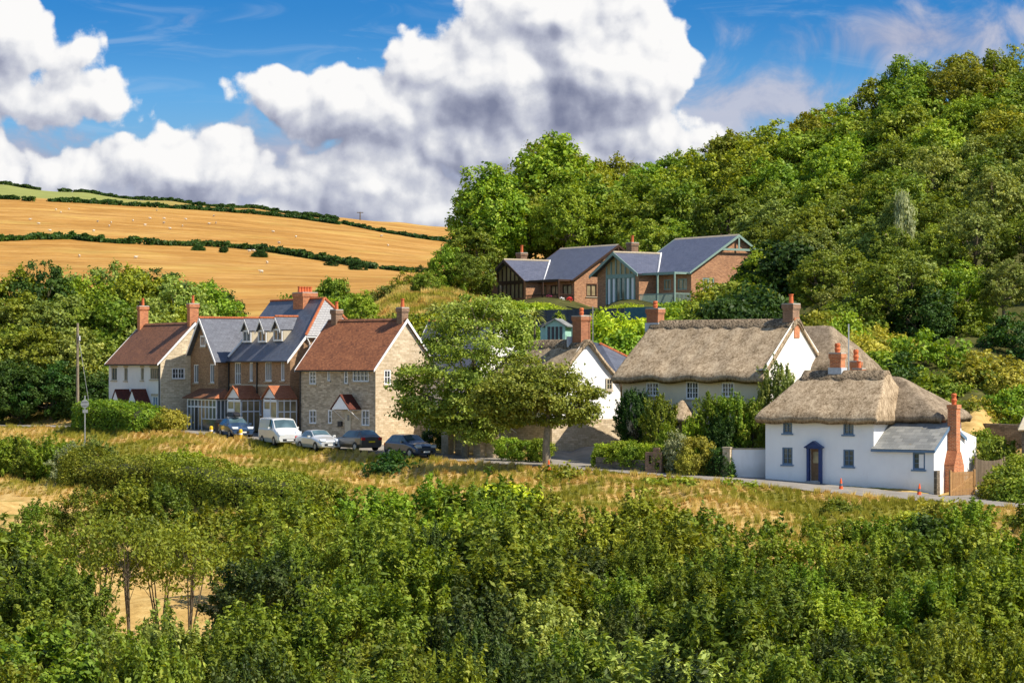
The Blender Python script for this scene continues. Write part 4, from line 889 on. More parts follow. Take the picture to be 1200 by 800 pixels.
chimney(h.root, L-.42, ym+.0, zap-1.9, h.ri(928, 355.5)[1], .78, .88, 'brick_brown', pot_h=.62, pot_r=.15)
box_part(h.root, 'chimney_breast', 'brick_orange', L+.003, L+.05, ym-.35, ym+.35, zap-1.25, zap+.1)
# lead gutter at the foot of the gable
m = MB(); m.box(L-.5, L+.2, -.45, -.05, zge-.35, zge-.25); m.build('lead_gutter', M['lead'], h.root)
# thatched porch, conical
xp, zp_ = h.fr(799, 491, -1.0); m = MB()
m.lathe(xp, -.95, [(1.05, zp_-.28), (1.22, zp_-.10), (1.18, zp_+.05), (.85, zp_+.42), (.45, zp_+.85), (.16, zp_+1.18), (.05, zp_+1.24)], 22); pr = m.build('porch_roof', M['thatch'], h.root, smooth=True)
for sx in (-.75, .75):
    m = MB(); m.box(xp+sx-.08, xp+sx+.08, -1.6, -1.44, -1.2, zp_-.2); m.build('porch_post', M['wood_warm'], pr)
m = MB(); m.box(xp-.45, xp+.45, -.05, -.003, -1.2, zp_-.4); m.build('door', M['door_wood'], h.root)
# rear thatched range and slate roof behind the gable
P_ = lambda px, py, Y: tuple(h.Mi @ Vector((X(px, Y), Y, Zp(py, Y))))
def loc(px, Y): return h.Mi @ Vector((X(px, Y), Y, 0))
q = loc(945, 168); q2 = loc(1000, 172)
yc6 = Wd+1.2; ra = h.hit(975, 379, 1, yc6); xe6 = h.hit(1008, 434, 1, yc6).x; he6 = h.hit(1000, 436, 1, yc6-3.0).z
thatch(h.root, L-2.5, xe6, yc6-3.3, yc6+3.3, he6, ra.z-he6-.42, 0, xe6-ra.x, 'thatch_grey', name='rear_roof', ridge=False, seed=8, nx=50, ny=36)
m = MB(); m.box(L-2.0, xe6-.6, yc6-2.6, yc6+2.7, -1, he6+.1); m.build('rear_wall', M['white_warm'], h.root)
m = MB(); m.slab([P_(975, 440, 176), P_(1034, 437, 174), P_(986, 394, 180), P_(960, 394, 181)], .12); m.slab([P_(1034, 437, 174.001), P_(1040, 440, 184), P_(986, 394, 180.001)], .12); rr = m.build('slate_rear_roof', M['slate'], h.root)
m = MB(); m.tube([P_(985, 393.5, 180), P_(1034.5, 436.5, 174)], [.12, .12], 6); m.build('ridge_tiles', M['ridge_orange'], rr)
m = MB(); m.poly([P_(990, 440, 175), P_(1030, 439, 174.2), P_(1028, 470, 174.2), P_(990, 470, 175)]); m.build('slate_rear_wall', M['offwhite'], h.root)
q = loc(1003, 160.5); chimney(h.root, q.x, q.y, Zp(450, 160.5)-h.zb, Zp(423, 160.5)-h.zb, .6, .5, 'brick_red', pot_h=.75, pot_r=.16, tiers=2)
q = loc(994.5, 159.5); pipe(h.root, [(q.x, q.y, Zp(445, 159.5)-h.zb), (q.x, q.y, Zp(380, 159.5)-h.zb)], .05, 'steel', 'aerial_pole')
H6 = h

# ---- 7 white thatched cottage with the blue door
h = House('thatched_cottage', 'low white thatched cottage with blue-framed door at the edge of the road', 'cottage', 1094.5, 147, 33, 897, 1144, -7.9)
L = h.L; Wd = h.W; xm_ = h.fr(1024, 520)[0]; zl = h.fr(1060, 526)[1]; zev = h.fr(960, 496)[1]
fw = [rect_px(h, 'f', a) for a in ((917.5, 495.8, 928.3, 508), (988, 496, 1000.3, 509.5), (916.5, 524.5, 928.7, 544.5), (988, 527, 1000.8, 547), (1069.5, 530.5, 1084, 550.5))]
dr = rect_px(h, 'f', (949.5, 526, 961.5, 563.5))
fw[0] = (*fw[0][:3], min(fw[0][3], zev+.1)); fw[1] = (*fw[1][:3], min(fw[1][3], zev+.1))
m = MB(); Wm = 5.4
wall(m, 'f', 0, 0, xm_, -1.8, zev+.25, fw[:4]+[dr], .2); wall(m, 'f', 0, xm_, L, -1.8, zl+.03, fw[4:], .2)
m.poly([(xm_, 0, zl-.5), (xm_, Wm, zl-.5), (xm_, Wm, zev+.3), (xm_, 0, zev+.3)]); m.poly([(0, Wm, -1.8), (0, 0, -1.8), (0, 0, zev+.3), (0, Wm, zev+.3)]); m.poly([(xm_, Wm, -1.8), (0, Wm, -1.8), (0, Wm, zev), (xm_, Wm, zev)])
dl = 2.45; zt = h.fr(1050, 496.5, dl)[1]; Wd = max(Wd, 4.2)
m.poly([(L, 0, -1.8), (L, Wd, -1.8), (L, Wd, zt-.9), (L, dl, zt-.05), (L, 0, zl)]); m.poly([(L, Wd, -1.8), (xm_, Wd, -1.8), (xm_, Wd, zt-.9), (L, Wd, zt-.9)])
m.build('wall', M['white'], h.root)
for a in fw[:4]: window(h.root, 'f', 0, a, 2, 3, 'blue_grey', 'glass_mid', out=.09, bar=.035, rec=.1, sill='blue_grey')
window(h.root, 'f', 0, fw[4], 2, 3, 'blue_grey', 'glass_mid', out=.09, bar=.04, rec=.1, sill='blue_grey')
a, b, c, d = fw[4]; m = MB(); m.box((a+b)/2+.0, b-.1, .02, .05, c+.1, d-.1); m.build('open_casement', M['paint_white'], h.root)
# door case
a, b, c, d = dr
m = MB()
for x_ in (a-.14, b-.02): m.box(x_, x_+.16, -.26, -.003, c-.35, d)
m.box(a-.17, b+.17, -.28, -.003, d+.001, d+.10)
dc = m.build('door_surround', M['blue'], h.root)
m = MB(); xm2 = (a+b)/2; m.slab([(xm2, -.38, d+.50), (xm2, 0, d+.50), (a-.28, 0, d+.10), (a-.28, -.38, d+.10)], .07); m.slab([(xm2, 0, d+.501), (xm2, -.38, d+.501), (b+.28, -.38, d+.10), (b+.28, 0, d+.10)], .07); m.prism([(a-.17, d+.102), (b+.17, d+.102), (xm2, d+.42)], -.33, -.28, 'y'); m.build('door_canopy', M['blue'], dc)
m = MB(); m.box(a, b, .12, .16, c-.2, d); do = m.build('door', M['door_wood'], h.root)
m = MB(); m.box(a+.15, b-.15, .10, .119, (c+d)/2+.1, d-.2); m.build('pane', M['glass_tan'], do)
m = MB(); m.box(b-.14, b-.10, .07, .119, (c+d)/2-.15, (c+d)/2-.02); m.build('handle', M['dark_pipe'], do)
m = MB(); m.box(a-.1, b+.1, -.5, .1, c-.3, c-.02); m.build('doorstep', M['concrete'], h.root)
# thatch: main hipped block and the lower rear block
he = h.fr(960, 493.8, -.6)[1]-.02; zr = h.hit(985, 433, 1, Wm/2).z
xR = h.fr(1052, 494, .6)[0]
xrl = h.hit(946, 433, 1, Wm/2).x; xrr = h.hit(1024, 432, 1, Wm/2).x
thatch(h.root, -.5, xm_+.5, -.6, Wm+.6, he, zr-he-.42, xrl+.5, .8, 'thatch', seed=11, ridge=True)
xe7 = h.hit(1110, 490, 1, 3.0).x; yc7 = 4.6; r7 = h.hit(1054, 438, 1, yc7)
thatch(h.root, xm_-2.2, xe7, dl-.35, 2*yc7-dl+.35, he+.1, r7.z-he-.52, .6, xe7-r7.x, 'thatch_grey', seed=12, ridge=False, nx=60, name='rear_roof')
box_part(h.root, 'rear_wall', 'white', xm_+.1, xe7-.5, dl+.25, 2*yc7-dl-.3, -1.5, he+.4)
box_part(h.root, 'tile_strip', 'tile_orange', h.hit(1052, 494, 1, dl).x-.2, h.hit(1108, 494, 1, dl).x, dl-.02, dl+.12, zt-.02, zt+.22)
# lean-to slate roof
m = MB(); o3 = .22; s3 = (zt-zl)/dl
m.slab([(xm_-.1, -o3, zl-o3*s3+.1), (L+.12, -o3, zl-o3*s3+.1), (L+.12, dl, zt+.1), (xm_-.1, dl, zt+.1)], .1); lr = m.build('lean_to_roof', M['slate_stone'], h.root)
m = MB(); m.slab([(xm_+.5, dl+2.4, zt-.9), (L+.12, dl+2.4, zt-.9), (L+.12, dl, zt+.09), (xm_+.5, dl, zt+.09)][::-1], .1); m.build('rear_slope', M['slate_stone'], lr)
m = MB(); m.box(xm_-.1, L+.12, -o3-.03, -o3-.003, zl-o3*s3-.08, zl-o3*s3+.06); m.prism([(-o3-.03, zl-o3*s3-.1), (-o3-.03, zl-o3*s3+.1), (dl, zt+.1), (dl, zt-.12)], L+.123, L+.16, 'x'); m.prism([(dl, zt+.1), (dl, zt-.12), (dl+2.4, zt-1.1), (dl+2.4, zt-.88)][::-1], L+.123, L+.16, 'x'); m.build('fascia', M['blue_grey'], lr)
# chimneys
q = h.hit(981.5, 425, 1, Wm/2); zc_ = h.hit(981.5, 413.5, 1, Wm/2).z
chimney(h.root, q.x, Wm/2, zr-.9, zc_, .76, .66, 'brick_orange', pot_h=.6, pot_r=.17, tiers=2)
box_part(h.root, 'lead_flashing', 'lead', q.x-.46, q.x+.46, Wm/2-.42, Wm/2+.42, zr-.5, zr+.10)
q = h.Mi @ Vector((X(1006.5, 157), 157, 0)); chimney(h.root, q.x, q.y, zr-1.5, Zp(431.5, 157)-h.zb, .6, .5, 'brick_red', pot_h=.45, pot_r=.14, pots=1)
# tall stack on the end wall with stepped base
yc = h.hit(1119, 500, 0, L+.35)[1]; zt_ = h.hit(1119, 473.5, 0, L+.4)[2]; wx, wy = .58, .62
m = MB(); zs1 = h.hit(1119, 530, 0, L+.4)[2]
m.box(L+.003, L+wx, yc-wy/2, yc+wy/2, zs1, zt_-.3); m.box(L-.04, L+wx+.05, yc-wy/2-.05, yc+wy/2+.05, zt_-.3, zt_-.05)
m.prism([(yc-.8, -1.2), (yc+.8, -1.2), (yc+.8, zs1-.9), (yc+wy/2, zs1), (yc-wy/2, zs1), (yc-.8, zs1-.8)], L+.004, L+wx+.05, 'x')
ch = m.build('chimney', M['brick_orange'], h.root)
m = MB(); m.lathe(L+wx/2, yc, [(.15, zt_-.05), (.15, zt_+.14), (.19, zt_+.18), (.19, zt_+.26), (.14, zt_+.32), (.14, zt_+.44), (.17, zt_+.5), (.17, zt_+.58), (.12, zt_+.64)], 12); m.build('chimney_pot', M['terracotta'], ch)
m = MB(); m.prism([(yc-wy/2-.12, zs1+.02), (yc-.85, zs1-.8), (yc-.85, zs1-.72), (yc-wy/2-.12, zs1+.1)][::-1], L-.0, L+wx+.1, 'x'); m.build('offset_tiles', M['tile_orange'], ch)
m = MB(); m.box(L+.002, L+.20, -.02, .45, -1.8, zl-1.3); m.build('stone_quoin', M['stone_wall'], h.root)
H7 = h

# ---- modern houses on the slope
def modern(name, label, pxC, Y, th, pxL, zb, apx, apy, pyE, wing, trim, wingtrim, winpx, doors, extra=None):
    h = House(name, label, 'house', pxC, Y, th, pxL, apx, zb)
    L = h.L; zc = h.ri(pxC, pyE)[1]; Wd = h.ri(apx, (apy+pyE)/2)[0]*2; rise = h.ri(apx, apy)[1]-zc; s = rise/(Wd/2)
    holes = [rect_px(h, 'f', a) for a in doors]
    m = MB(); wall(m, 'f', 0, 0, L, -2.5, zc, holes); rw = [rect_px(h, 'r', winpx)] if winpx else []
    wall(m, 'r', L, 0, Wd, -2.5, zc, rw); gable_tri(m, 'r', L, 0, Wd, zc, rise); m.poly([(0, Wd, -2), (0, 0, -2), (0, 0, zc), (0, Wd/2, zc+rise), (0, Wd, zc)]); m.poly([(L, Wd, -2), (0, Wd, -2), (0, Wd, zc), (L, Wd, zc)])
    m.build('wall', M['brick_modern'], h.root)
    for a in holes: window(h.root, 'f', 0, a, 2, 1, wingtrim, 'glass_tan' , out=.12, bar=.09, sill=None)
    for a in rw: window(h.root, 'r', L, a, 2, 1, trim, 'glass_tan', out=.14, bar=.12)
    rf = gable_roof(h.root, L, Wd, zc, rise, 'slate_modern', ridge='stone_lintel', verge=trim, ov=.5, ve=.35, gutter=wingtrim)
    # wing: gable to the front with glazed timber framing
    (wl, wr_, wax, way, wey, gl, gr, ytr, gy0, gy1) = wing
    dw = 2.2; a = h.fr(wl, wey, -dw)[0]; b = h.fr(wr_, wey, -dw)[0]; ze = h.fr((wl+wr_)/2, wey, -dw)[1]; zt = h.fr(wax, way, -dw)[1]; xm = (a+b)/2; rs = zt-ze
    ge0 = h.fr(gl, 340, -dw)[0]; ge1 = h.fr(gr, 340, -dw)[0]; zt1 = h.fr(wax, gy0, -dw)[1]; zb1 = h.fr(wax, gy1, -dw)[1]
    ai, bi = a+.45, b-.45
    sw = rs/((b-a)/2); zi = ze+.45*sw
    m = MB(); m.poly([(ai, -dw, -2.5), (ge0, -dw, -2.5), (ge0, -dw, zi+(ge0-ai)*sw), (ai, -dw, zi)]); m.poly([(ge1, -dw, -2.5), (bi, -dw, -2.5), (bi, -dw, zi), (ge1, -dw, zi+(bi-ge1)*sw)])
    m.poly([(bi, -dw, -2.5), (bi, 0, -2.5), (bi, 0, zi), (bi, -dw, zi)]); m.poly([(ai, 0, -2.5), (ai, -dw, -2.5), (ai, -dw, zi), (ai, 0, zi)]); m.poly([(ge0, -dw+.1, -2.5), (ge1, -dw+.1, -2.5), (ge1, -dw+.1, zb1), (ge0, -dw+.1, zb1)])
    m.build('wing_wall', M['brick_modern'], h.root)
    ztr = h.fr(wax, ytr, -dw)[1]
    m = MB(); n = 6; y_ = -dw-.06
    for i in range(n+1):
        x_ = ge0 + (ge1-ge0)*i/n; top = zi + (min(x_-ai, bi-x_))*sw - .2
        m.box(x_-.09, x_+.09, y_, y_+.1, zb1, top)
    m.box(ge0+.09, ge1-.09, y_-.02, y_+.12, ztr-.18, ztr+.22); gf = m.build('timber_frame', M[wingtrim], h.root)
    m = MB(); m.poly([(ge0, -dw+.02, ztr), (ge1, -dw+.02, ztr), (ge1, -dw+.02, zi+(bi-ge1)*sw), (xm, -dw+.02, zt-.1), (ge0, -dw+.02, zi+(ge0-ai)*sw)]); m.build('gable_panel', M['cream_panel'], gf)
    m = MB(); m.poly([(ge0, -dw+.03, zb1), (ge1, -dw+.03, zb1), (ge1, -dw+.03, ztr), (ge0, -dw+.03, ztr)]); m.build('pane', M['glass_tan' if trim == 'brown_timber' else 'glass_mid'], gf)
    if trim != 'brown_timber':
        for i in range(6):
            if i not in (2, 3): x_ = ge0 + (ge1-ge0)*(i+.5)/6; m = MB(); m.box(x_-.18, x_+.18, -dw+.005, -dw+.02, zb1, ztr-.2); m.build('blind', M['paint_white'], gf)
    ybk = (zt-zc)/s+.2; yf = -dw-.6; o = .1
    yeb = (ze-.0-zc)/s
    m = MB(); m.slab([(xm, yf, zt+.1), (xm, ybk, zt+.1), (a-o, max(yeb, -.4)+.3, ze-o*sw+.1), (a-o, yf, ze-o*sw+.1)], .12); m.slab([(xm, ybk, zt+.101), (xm, yf, zt+.101), (b+o, yf, ze-o*sw+.1), (b+o, max(yeb, -.4)+.3, ze-o*sw+.1)], .12)
    wf = m.build('wing_roof', M['slate_modern'], h.root)
    v = MB(); v.prism([(a-o-.03, ze-o*sw+.12), (xm, zt+.15), (b+o+.03, ze-o*sw+.12), (b+o+.03, ze-o*sw-.2), (xm, zt-.2), (a-o-.03, ze-o*sw-.2)], yf-.08, yf-.003, 'y'); v.build('bargeboard', M[wingtrim], wf)
    r = MB(); r.tube([(xm, yf, zt+.14), (xm, ybk, zt+.14)], [.1, .1], 6); r.build('ridge_tiles', M['stone_lintel'], wf)
    r = MB(); r.tube([(xm+.05, ybk-.1, zt+.16), (b+o, (ze-zc)/s+.2, ze+.15)], [.12, .12], 5); r.build('valley_lead', M['paint_white'], wf)
    # verandah
    zd = h.fr(pxC-20, 347, -dw)[1]-.4
    v = MB(); zt2 = zc-.35; xe = L+.1
    v.box(bi, xe, -dw, -dw+.12, zt2, zt2+.22); v.box(xe-.14, xe, -dw+.12, 0, zt2, zt2+.2)
    for x_ in (xe-.14, (bi+xe)/2): v.box(x_, x_+.14, -dw+.0, -dw+.14, -2, zt2)
    ver = v.build('verandah_frame', M[trim], h.root)
    zr0 = h.fr(pxC-10, 356, -dw)[1]; v = MB(); v.box(bi+.02, xe-.15, -dw+.02, -dw+.07, zr0+1.0, zr0+1.08); v.box(bi+.02, xe-.15, -dw+.02, -dw+.07, zr0+.05, zr0+.12)
    nb = int((xe-bi)/.14)
    for i in range(nb): x_ = bi+.1+(xe-bi-.3)*i/nb; v.box(x_, x_+.05, -dw+.025, -dw+.06, zr0+.12, zr0+1.0)
    for i in range(12): y_ = -dw+.15+(dw-.2)*i/12; v.box(xe-.1, xe-.05, y_, y_+.05, zr0+.12, zr0+1.0)
    v.box(xe-.11, xe-.04, -dw, 0, zr0+1.0, zr0+1.08); v.build('railing', M[trim], ver)
    box_part(h.root, 'deck', 'stone_lintel', bi, L, -dw, -.01, -2.4, zr0)
    # king-post truss in the sunny gable
    v = MB(); zg = zc+rise*.62; yh = (zg-zc)/s
    v.box(L+.30, L+.36, yh, Wd-yh, zg-.12, zg+.1); v.box(L+.30, L+.36, Wd/2-.1, Wd/2+.1, zg+.1, zc+rise-.05); v.build('gable_truss', M[trim], rf)
    h.zc, h.rise, h.Wd, h.bi, h.dw, h.zr0 = zc, rise, Wd, bi, dw, zr0
    return h
MA = modern('brick_house', 'brown brick house with dark timber gable on the slope, nearer the golden fields', 673, 262, 55, 610, 6.3, 722.5, 288.5, 326.5,
            (572.5, 619, 596, 306, 331, 584, 613, 332, 332, 350), 'brown_timber', 'brown_timber', (687, 333, 699.5, 348), ((626.5, 335, 640, 349), (645, 334.5, 655.5, 347), (659, 334, 670, 347)))
q = MA.hit(619.7, 300, 1, MA.Wd/2); chimney(MA.root, q.x, MA.Wd/2-1.0, MA.zc+MA.rise-2.2, MA.hit(619, 296, 1, MA.Wd/2-1.0).z, .9, .9, 'brick_brown', pot_h=.85, pot_r=.17)
MBh = modern('brick_house', 'brown brick house on the slope with sage green timber gable and verandah, below the wood', 810, 240, 55, 741, 5.9, 863.5, 277, 317.8,
             (697, 752, 725, 297.5, 323, 711, 744, 324.5, 326, 357), 'sage', 'sage', (823.5, 326, 837, 341.5), ((759, 328, 770, 356), (778, 328, 786, 340), (794, 327, 805, 340)))
q = MBh.hit(749.8, 290, 1, MBh.Wd/2); chimney(MBh.root, q.x, MBh.Wd/2-1.0, MBh.zc+MBh.rise-2.2, MBh.hit(750, 284, 1, MBh.Wd/2-1).z, .9, .9, 'brick_brown', pot_h=.75, pot_r=.15)
# ---------------------------------------------------------------- foliage
LG = {
 'olive':  [(.045, .062, .006), (.105, .125, .012), (.175, .185, .018), (.27, .25, .035)],
 'bright': [(.045, .075, .008), (.10, .155, .014), (.17, .22, .022), (.26, .28, .05)],
 'mid':    [(.032, .055, .007), (.078, .110, .012), (.135, .170, .022), (.23, .24, .05)],
 'dark':   [(.010, .028, .006), (.022, .050, .010), (.042, .082, .015), (.07, .115, .025)],
 'fresh':  [(.045, .080, .008), (.095, .150, .012), (.155, .21, .020), (.24, .28, .045)],
 'pale':   [(.055, .078, .018), (.115, .145, .034), (.185, .215, .058), (.31, .33, .13)],
 'gold':   [(.09, .09, .015), (.17, .16, .025), (.26, .23, .045), (.36, .31, .09)],
 'ash':    [(.042, .062, .008), (.098, .125, .013), (.16, .185, .022), (.26, .27, .06)],
 'silver': [(.09, .11, .07), (.16, .19, .13), (.25, .27, .21), (.36, .38, .31)],
 'lime':   [(.10, .15, .010), (.19, .25, .015), (.28, .33, .022), (.36, .38, .05)],
}
LG['sycamore'] = [(.055, .082, .013), (.115, .15, .022), (.20, .235, .045), (.36, .38, .14)]
LG = {k: [tuple(min(.6, c*f) for c, f in zip(a, (1.52, 1.50, 1.05))) for a in v] for k, v in LG.items()}
LG['dark'] = [tuple(c*.8 for c in a) for a in LG['dark']]
LG['shade_green'] = [(.018, .034, .006), (.042, .066, .010), (.082, .112, .020), (.15, .17, .05)]  # leaf greens with shade painted into them
LM = {k: leafmat('leaves_'+k, v) for k, v in LG.items()}
LM['flower'] = leafmat('leaves_with_buff_flowers', LG['mid'], flower=(.50, .36, .24))

def leaves_at(cen, nrm, size, rs, el=1.5, jit=.7):
    """one pointed leaf card (two crossing tapers folded on the midrib) per centre"""
    n = len(cen)
    nn = nrm + rs.normal(0, jit, (n, 3)); nn /= np.linalg.norm(nn, axis=1)[:, None]+1e-9
    t = rs.normal(0, 1, (n, 3)); t -= (t*nn).sum(1)[:, None]*nn; t /= np.linalg.norm(t, axis=1)[:, None]+1e-9
    b = np.cross(nn, t); s = (size*rs.uniform(.6, 1.35, n))[:, None]
    a0 = cen - t*s*el*.5; a1 = cen + b*s*.42 + nn*s*.10; a2 = cen + t*s*el*.5; a3 = cen - b*s*.42 + nn*s*.10
    co = np.stack([a0, a1, a2, a3], 1).reshape(-1, 3); q = np.arange(4*n).reshape(-1, 4)
    return co, q
def leaf_mesh(name, cen, nrm, size, mat, seed, tuft=None, el=1.5, jit=.7):
    rs = np.random.RandomState(seed); co, q = leaves_at(cen, nrm, size, rs, el, jit)
    base = rs.uniform(0, 1, len(cen)); rnd = base if tuft is None else .45*base + .55*tuft
    return np_mesh(name, co, q, mat, {'rnd': np.repeat(rnd, 4)})

def sph(rs, n): v = rs.normal(0, 1, (n, 3)); return v/np.linalg.norm(v, axis=1)[:, None]
def crown_pts(seed, rx, ry, rz, nl=12, nt=26, nlf=36, lobe=.42, low=-.55, tr=.085, open_=0.0, spiky=0.0, layer=0.0, shoot=0.0):
    """crown = lobes > leafy tufts > leaves. centre of the crown at the origin"""
    rs = np.random.RandomState(seed); C = []; Nn = []; T = []; L = []
    i = 0
    g = (1+5**.5)/2
    for i in range(nl):
        zc = 1 - (i+.5)/nl*(1-low); ph = 2*math.pi*i/g + rs.uniform(-.5, .5); r = math.sqrt(max(0, 1-zc*zc))
        d = np.array([r*math.cos(ph), r*math.sin(ph), zc]); k = rs.uniform(.55, .78)
        lc = d*k; lr = lobe*rs.uniform(.75, 1.2)
        L.append((lc*np.array([rx, ry, rz]), lr*min(rx, rz)))
        td = sph(rs, nt); td = td[(td @ d) > -.35]
        for t in td:
            c = lc + t*lr*rs.uniform(.55, 1.05)
            if spiky and rs.rand() < .25: c = lc + t*lr*(1.05+spiky*rs.rand())
            if open_ and rs.rand() < open_: continue
            m = max(4, int(nlf*rs.uniform(.6, 1.4)))
            off = rs.normal(0, 1, (m, 3))*tr*np.array([1.15, 1.15, .75])
            if shoot:
                sd = t*.55 + d*.35 + np.array([0, 0, .75]) + rs.normal(0, .35, 3); sd /= np.linalg.norm(sd); u_ = rs.uniform(-.3, 1, m); off = off*(.75-.45*u_)[:, None] + sd*(u_*shoot*rs.uniform(.6, 1.3))[:, None]
            p = c + off
            out = t*.8 + d*.45 + np.array([0, 0, .40])
            C.append(p); Nn.append(np.repeat(out[None], m, 0) + off/tr*.25); T.append(np.full(m, rs.uniform(0, 1)))
    C = np.concatenate(C)*np.array([rx, ry, rz]); Nn = np.concatenate(Nn); T = np.concatenate(T)
    if layer: C[:, 2] = C[:, 2]*(1-layer) + layer*np.round(C[:, 2]/(.22*rz))*(.22*rz)
    return C, Nn/np.linalg.norm(Nn, axis=1)[:, None], T, L
def trunk_mb(L, base, r0, seed, stems=1, reach=.75, thin=1.0, n=7):
    """trunk(s) with limbs running out to the lobes; coordinates with the crown centre at 0, base = z of the foot"""
    rs = random.Random(seed); m = MB()
    for s in range(stems):
        a = rs.uniform(0, 6.3); ox, oy = (0, 0) if stems == 1 else (math.cos(a)*r0*3.5*rs.random(), math.sin(a)*r0*3.5*rs.random())
        bx, by = (rs.uniform(-.06, .06)*abs(base), rs.uniform(-.06, .06)*abs(base)) if stems == 1 else (ox*3.5, oy*3.5)
        zt = rs.uniform(-.05, .25)*abs(base)
        P = [Vector((ox, oy, base-.4)), Vector((ox*1.1, oy*1.1, base*.8)), Vector((ox*1.5+bx*.4, oy*1.5+by*.4, base*.45)), Vector((bx+ox, by+oy, base*.1)), Vector((bx*1.4+ox, by*1.4+oy, zt+.3))]
        rr = r0*(1 if stems == 1 else .55)
        m.tube(P, [rr*1.35, rr, rr*.8, rr*.55, rr*.2], n)
        for k, (lc, lr) in enumerate(L):
            if k % stems != s: continue
            t = rs.uniform(.35, .9); q = P[2].lerp(P[3], t) if rs.random() < .6 else P[1].lerp(P[2], .5+.5*t)
            e = Vector(lc)*reach*1.15; mid = q.lerp(e, .5) + Vector((0, 0, -.04*abs(base)))
            m.tube([q, mid, e], [rr*.42*thin, rr*.26*thin, rr*.08*thin], 5)
            for j in range(2):
                e2 = e + Vector((rs.uniform(-1, 1), rs.uniform(-1, 1), rs.uniform(-.2, 1)))*lr*.8
                m.tube([mid.lerp(e, .5), e2], [rr*.16*thin, rr*.05*thin], 4)
    return m

PROTO = {}
def proto(key, seed, rx, rz, base, leaf, tone=None, ry=None, r0=.22, stems=1, bark='bark', el=1.5, jit=.7, **k):
    """stores crown and trunk meshes; a tree instance re-uses them with its own material through the mesh copy per tone"""
    C, N_, T, L = crown_pts(seed, rx, ry or rx, rz, **k)
    PROTO[key] = dict(C=C, N=N_, T=T, L=L, leaf=leaf, rx=rx, rz=rz, base=base, r0=r0, stems=stems, bark=bark, seed=seed, cm={}, tm=None, el=el, jit=jit)
def crown_mesh(key, tone):
    p = PROTO[key]
    if 'm' not in p['cm']: p['cm']['m'] = leaf_mesh('crown', p['C'], p['N'], p['leaf'], LM[tone], p['seed']+5, p['T'], p['el'], p['jit'])
    return p['cm']['m']
def tree(key, tone, x, y, ztop, zg, width, label, name='tree', cat='tree', group=None, rz=None, squash=1.0, trunk=True):
    """a tree whose crown top is at ztop, foot at zg, crown width as given"""
    p = PROTO[key]; h = ztop-zg; H0 = p['rz']*.98 - p['base']
    sx = width/(2*p['rx']); sz = max(h/H0, .92*sx)
    e = empty(name, (x, y, zg), rng.uniform(0, 6.28) if rz is None else rz, label, cat, group)
    c = bpy.data.objects.new('crown' if cat == 'tree' else 'foliage', crown_mesh(key, tone)); put(c, e); c.material_slots[0].link = 'OBJECT'; c.material_slots[0].material = LM[tone]; c.location = (0, 0, h-p['rz']*.98*sz); c.scale = (sx, sx*squash, sz)
    if trunk:
        if p['tm'] is None:
            m = trunk_mb(p['L'], p['base'], p['r0'], p['seed'], p['stems']); me = bpy.data.meshes.new('trunk'); me.from_pydata(m.v, [], m.f); me.update(); me.materials.append(M[p['bark']]); p['tm'] = me
        t = bpy.data.objects.new('trunk' if cat == 'tree' else 'stem', p['tm']); put(t, e); t.location = c.location; t.scale = c.scale
    return e

# woodland crowns seen at 230-330 m
for i in range(5):
    proto('wood%d' % i, 20+i, 4.6, 4.8, -6.5, .25, nl=[14, 18, 12, 20, 15][i], nt=44, nlf=26, lobe=[.38, .31, .43, .29, .35][i], low=-.6, tr=.048, spiky=[.3, .1, .2, .35, .15][i], r0=.28)
proto('tall', 31, 4.2, 6.2, -8.5, .26, nl=24, nt=42, nlf=24, lobe=.29, low=-.7, tr=.05, spiky=.3, r0=.3)
proto('dome', 33, 4.5, 4.0, -3.2, .26, nl=26, nt=46, nlf=26, lobe=.36, low=-.75, tr=.05, r0=.3, layer=.08)
# front thicket: leaves big in the picture
for i in range(6):
    proto('bush%d' % i, 50+i, 2.2, 2.8, -3.2, [.12, .11, .14, .115, .105, .13][i], nl=[15, 18, 13, 16, 14, 17][i], nt=32, nlf=[46, 50, 40, 46, 46, 44][i], lobe=[.36, .31, .38, .33, .37, .31][i], low=-.7, tr=[.06, .052, .062, .055, .06, .055][i], shoot=[.22, .28, .18, .3, .2, .25][i], spiky=[.45, .35, .5, .6, .4, .5][i],
          r0=.11, stems=[3, 4, 3, 4, 5, 3][i], el=[1.6, 2.0, 1.4, 2.2, 1.7, 1.8][i])
for i in range(4):
    proto('near%d' % i, 80+i, 2.1, 2.7, -3.0, [.095, .08, .10, .085][i], nl=[17, 20, 15, 18][i], nt=34, nlf=[90, 105, 85, 95][i], lobe=[.34, .29, .37, .31][i], low=-.6, tr=[.065, .055, .07, .06][i], shoot=[.25, .32, .2, .28][i], spiky=[.5, .4, .6, .5][i],
          r0=.10, stems=[3, 4, 3, 4][i], el=[1.6, 2.1, 1.4, 2.3][i])
proto('sparse', 61, 3.0, 2.6, -4.6, .15, nl=13, nt=22, nlf=22, lobe=.36, low=-.35, tr=.085, open_=.35, spiky=.5, r0=.10, stems=6, el=1.8)
proto('sparse1', 62, 3.0, 2.6, -4.6, .16, nl=12, nt=20, nlf=22, lobe=.34, low=-.4, tr=.085, open_=.3, spiky=.6, r0=.10, stems=5, el=1.6)
# garden shrubs
for i in range(3):
    proto('shrub%d' % i, 70+i, 1.5, 1.3, -1.2, .13, nl=12, nt=26, nlf=24, lobe=.42, low=-.8, tr=.10, r0=.05, stems=3, spiky=.15)

def G2(px, Y): x = X(px, Y); return x, gz(x, Y)
def T(key, tone, px, top, Y, w, label, **k):
    x, z = G2(px, Y); return tree(key, tone, x, Y, Zp(top, Y), z, w, label, **k)

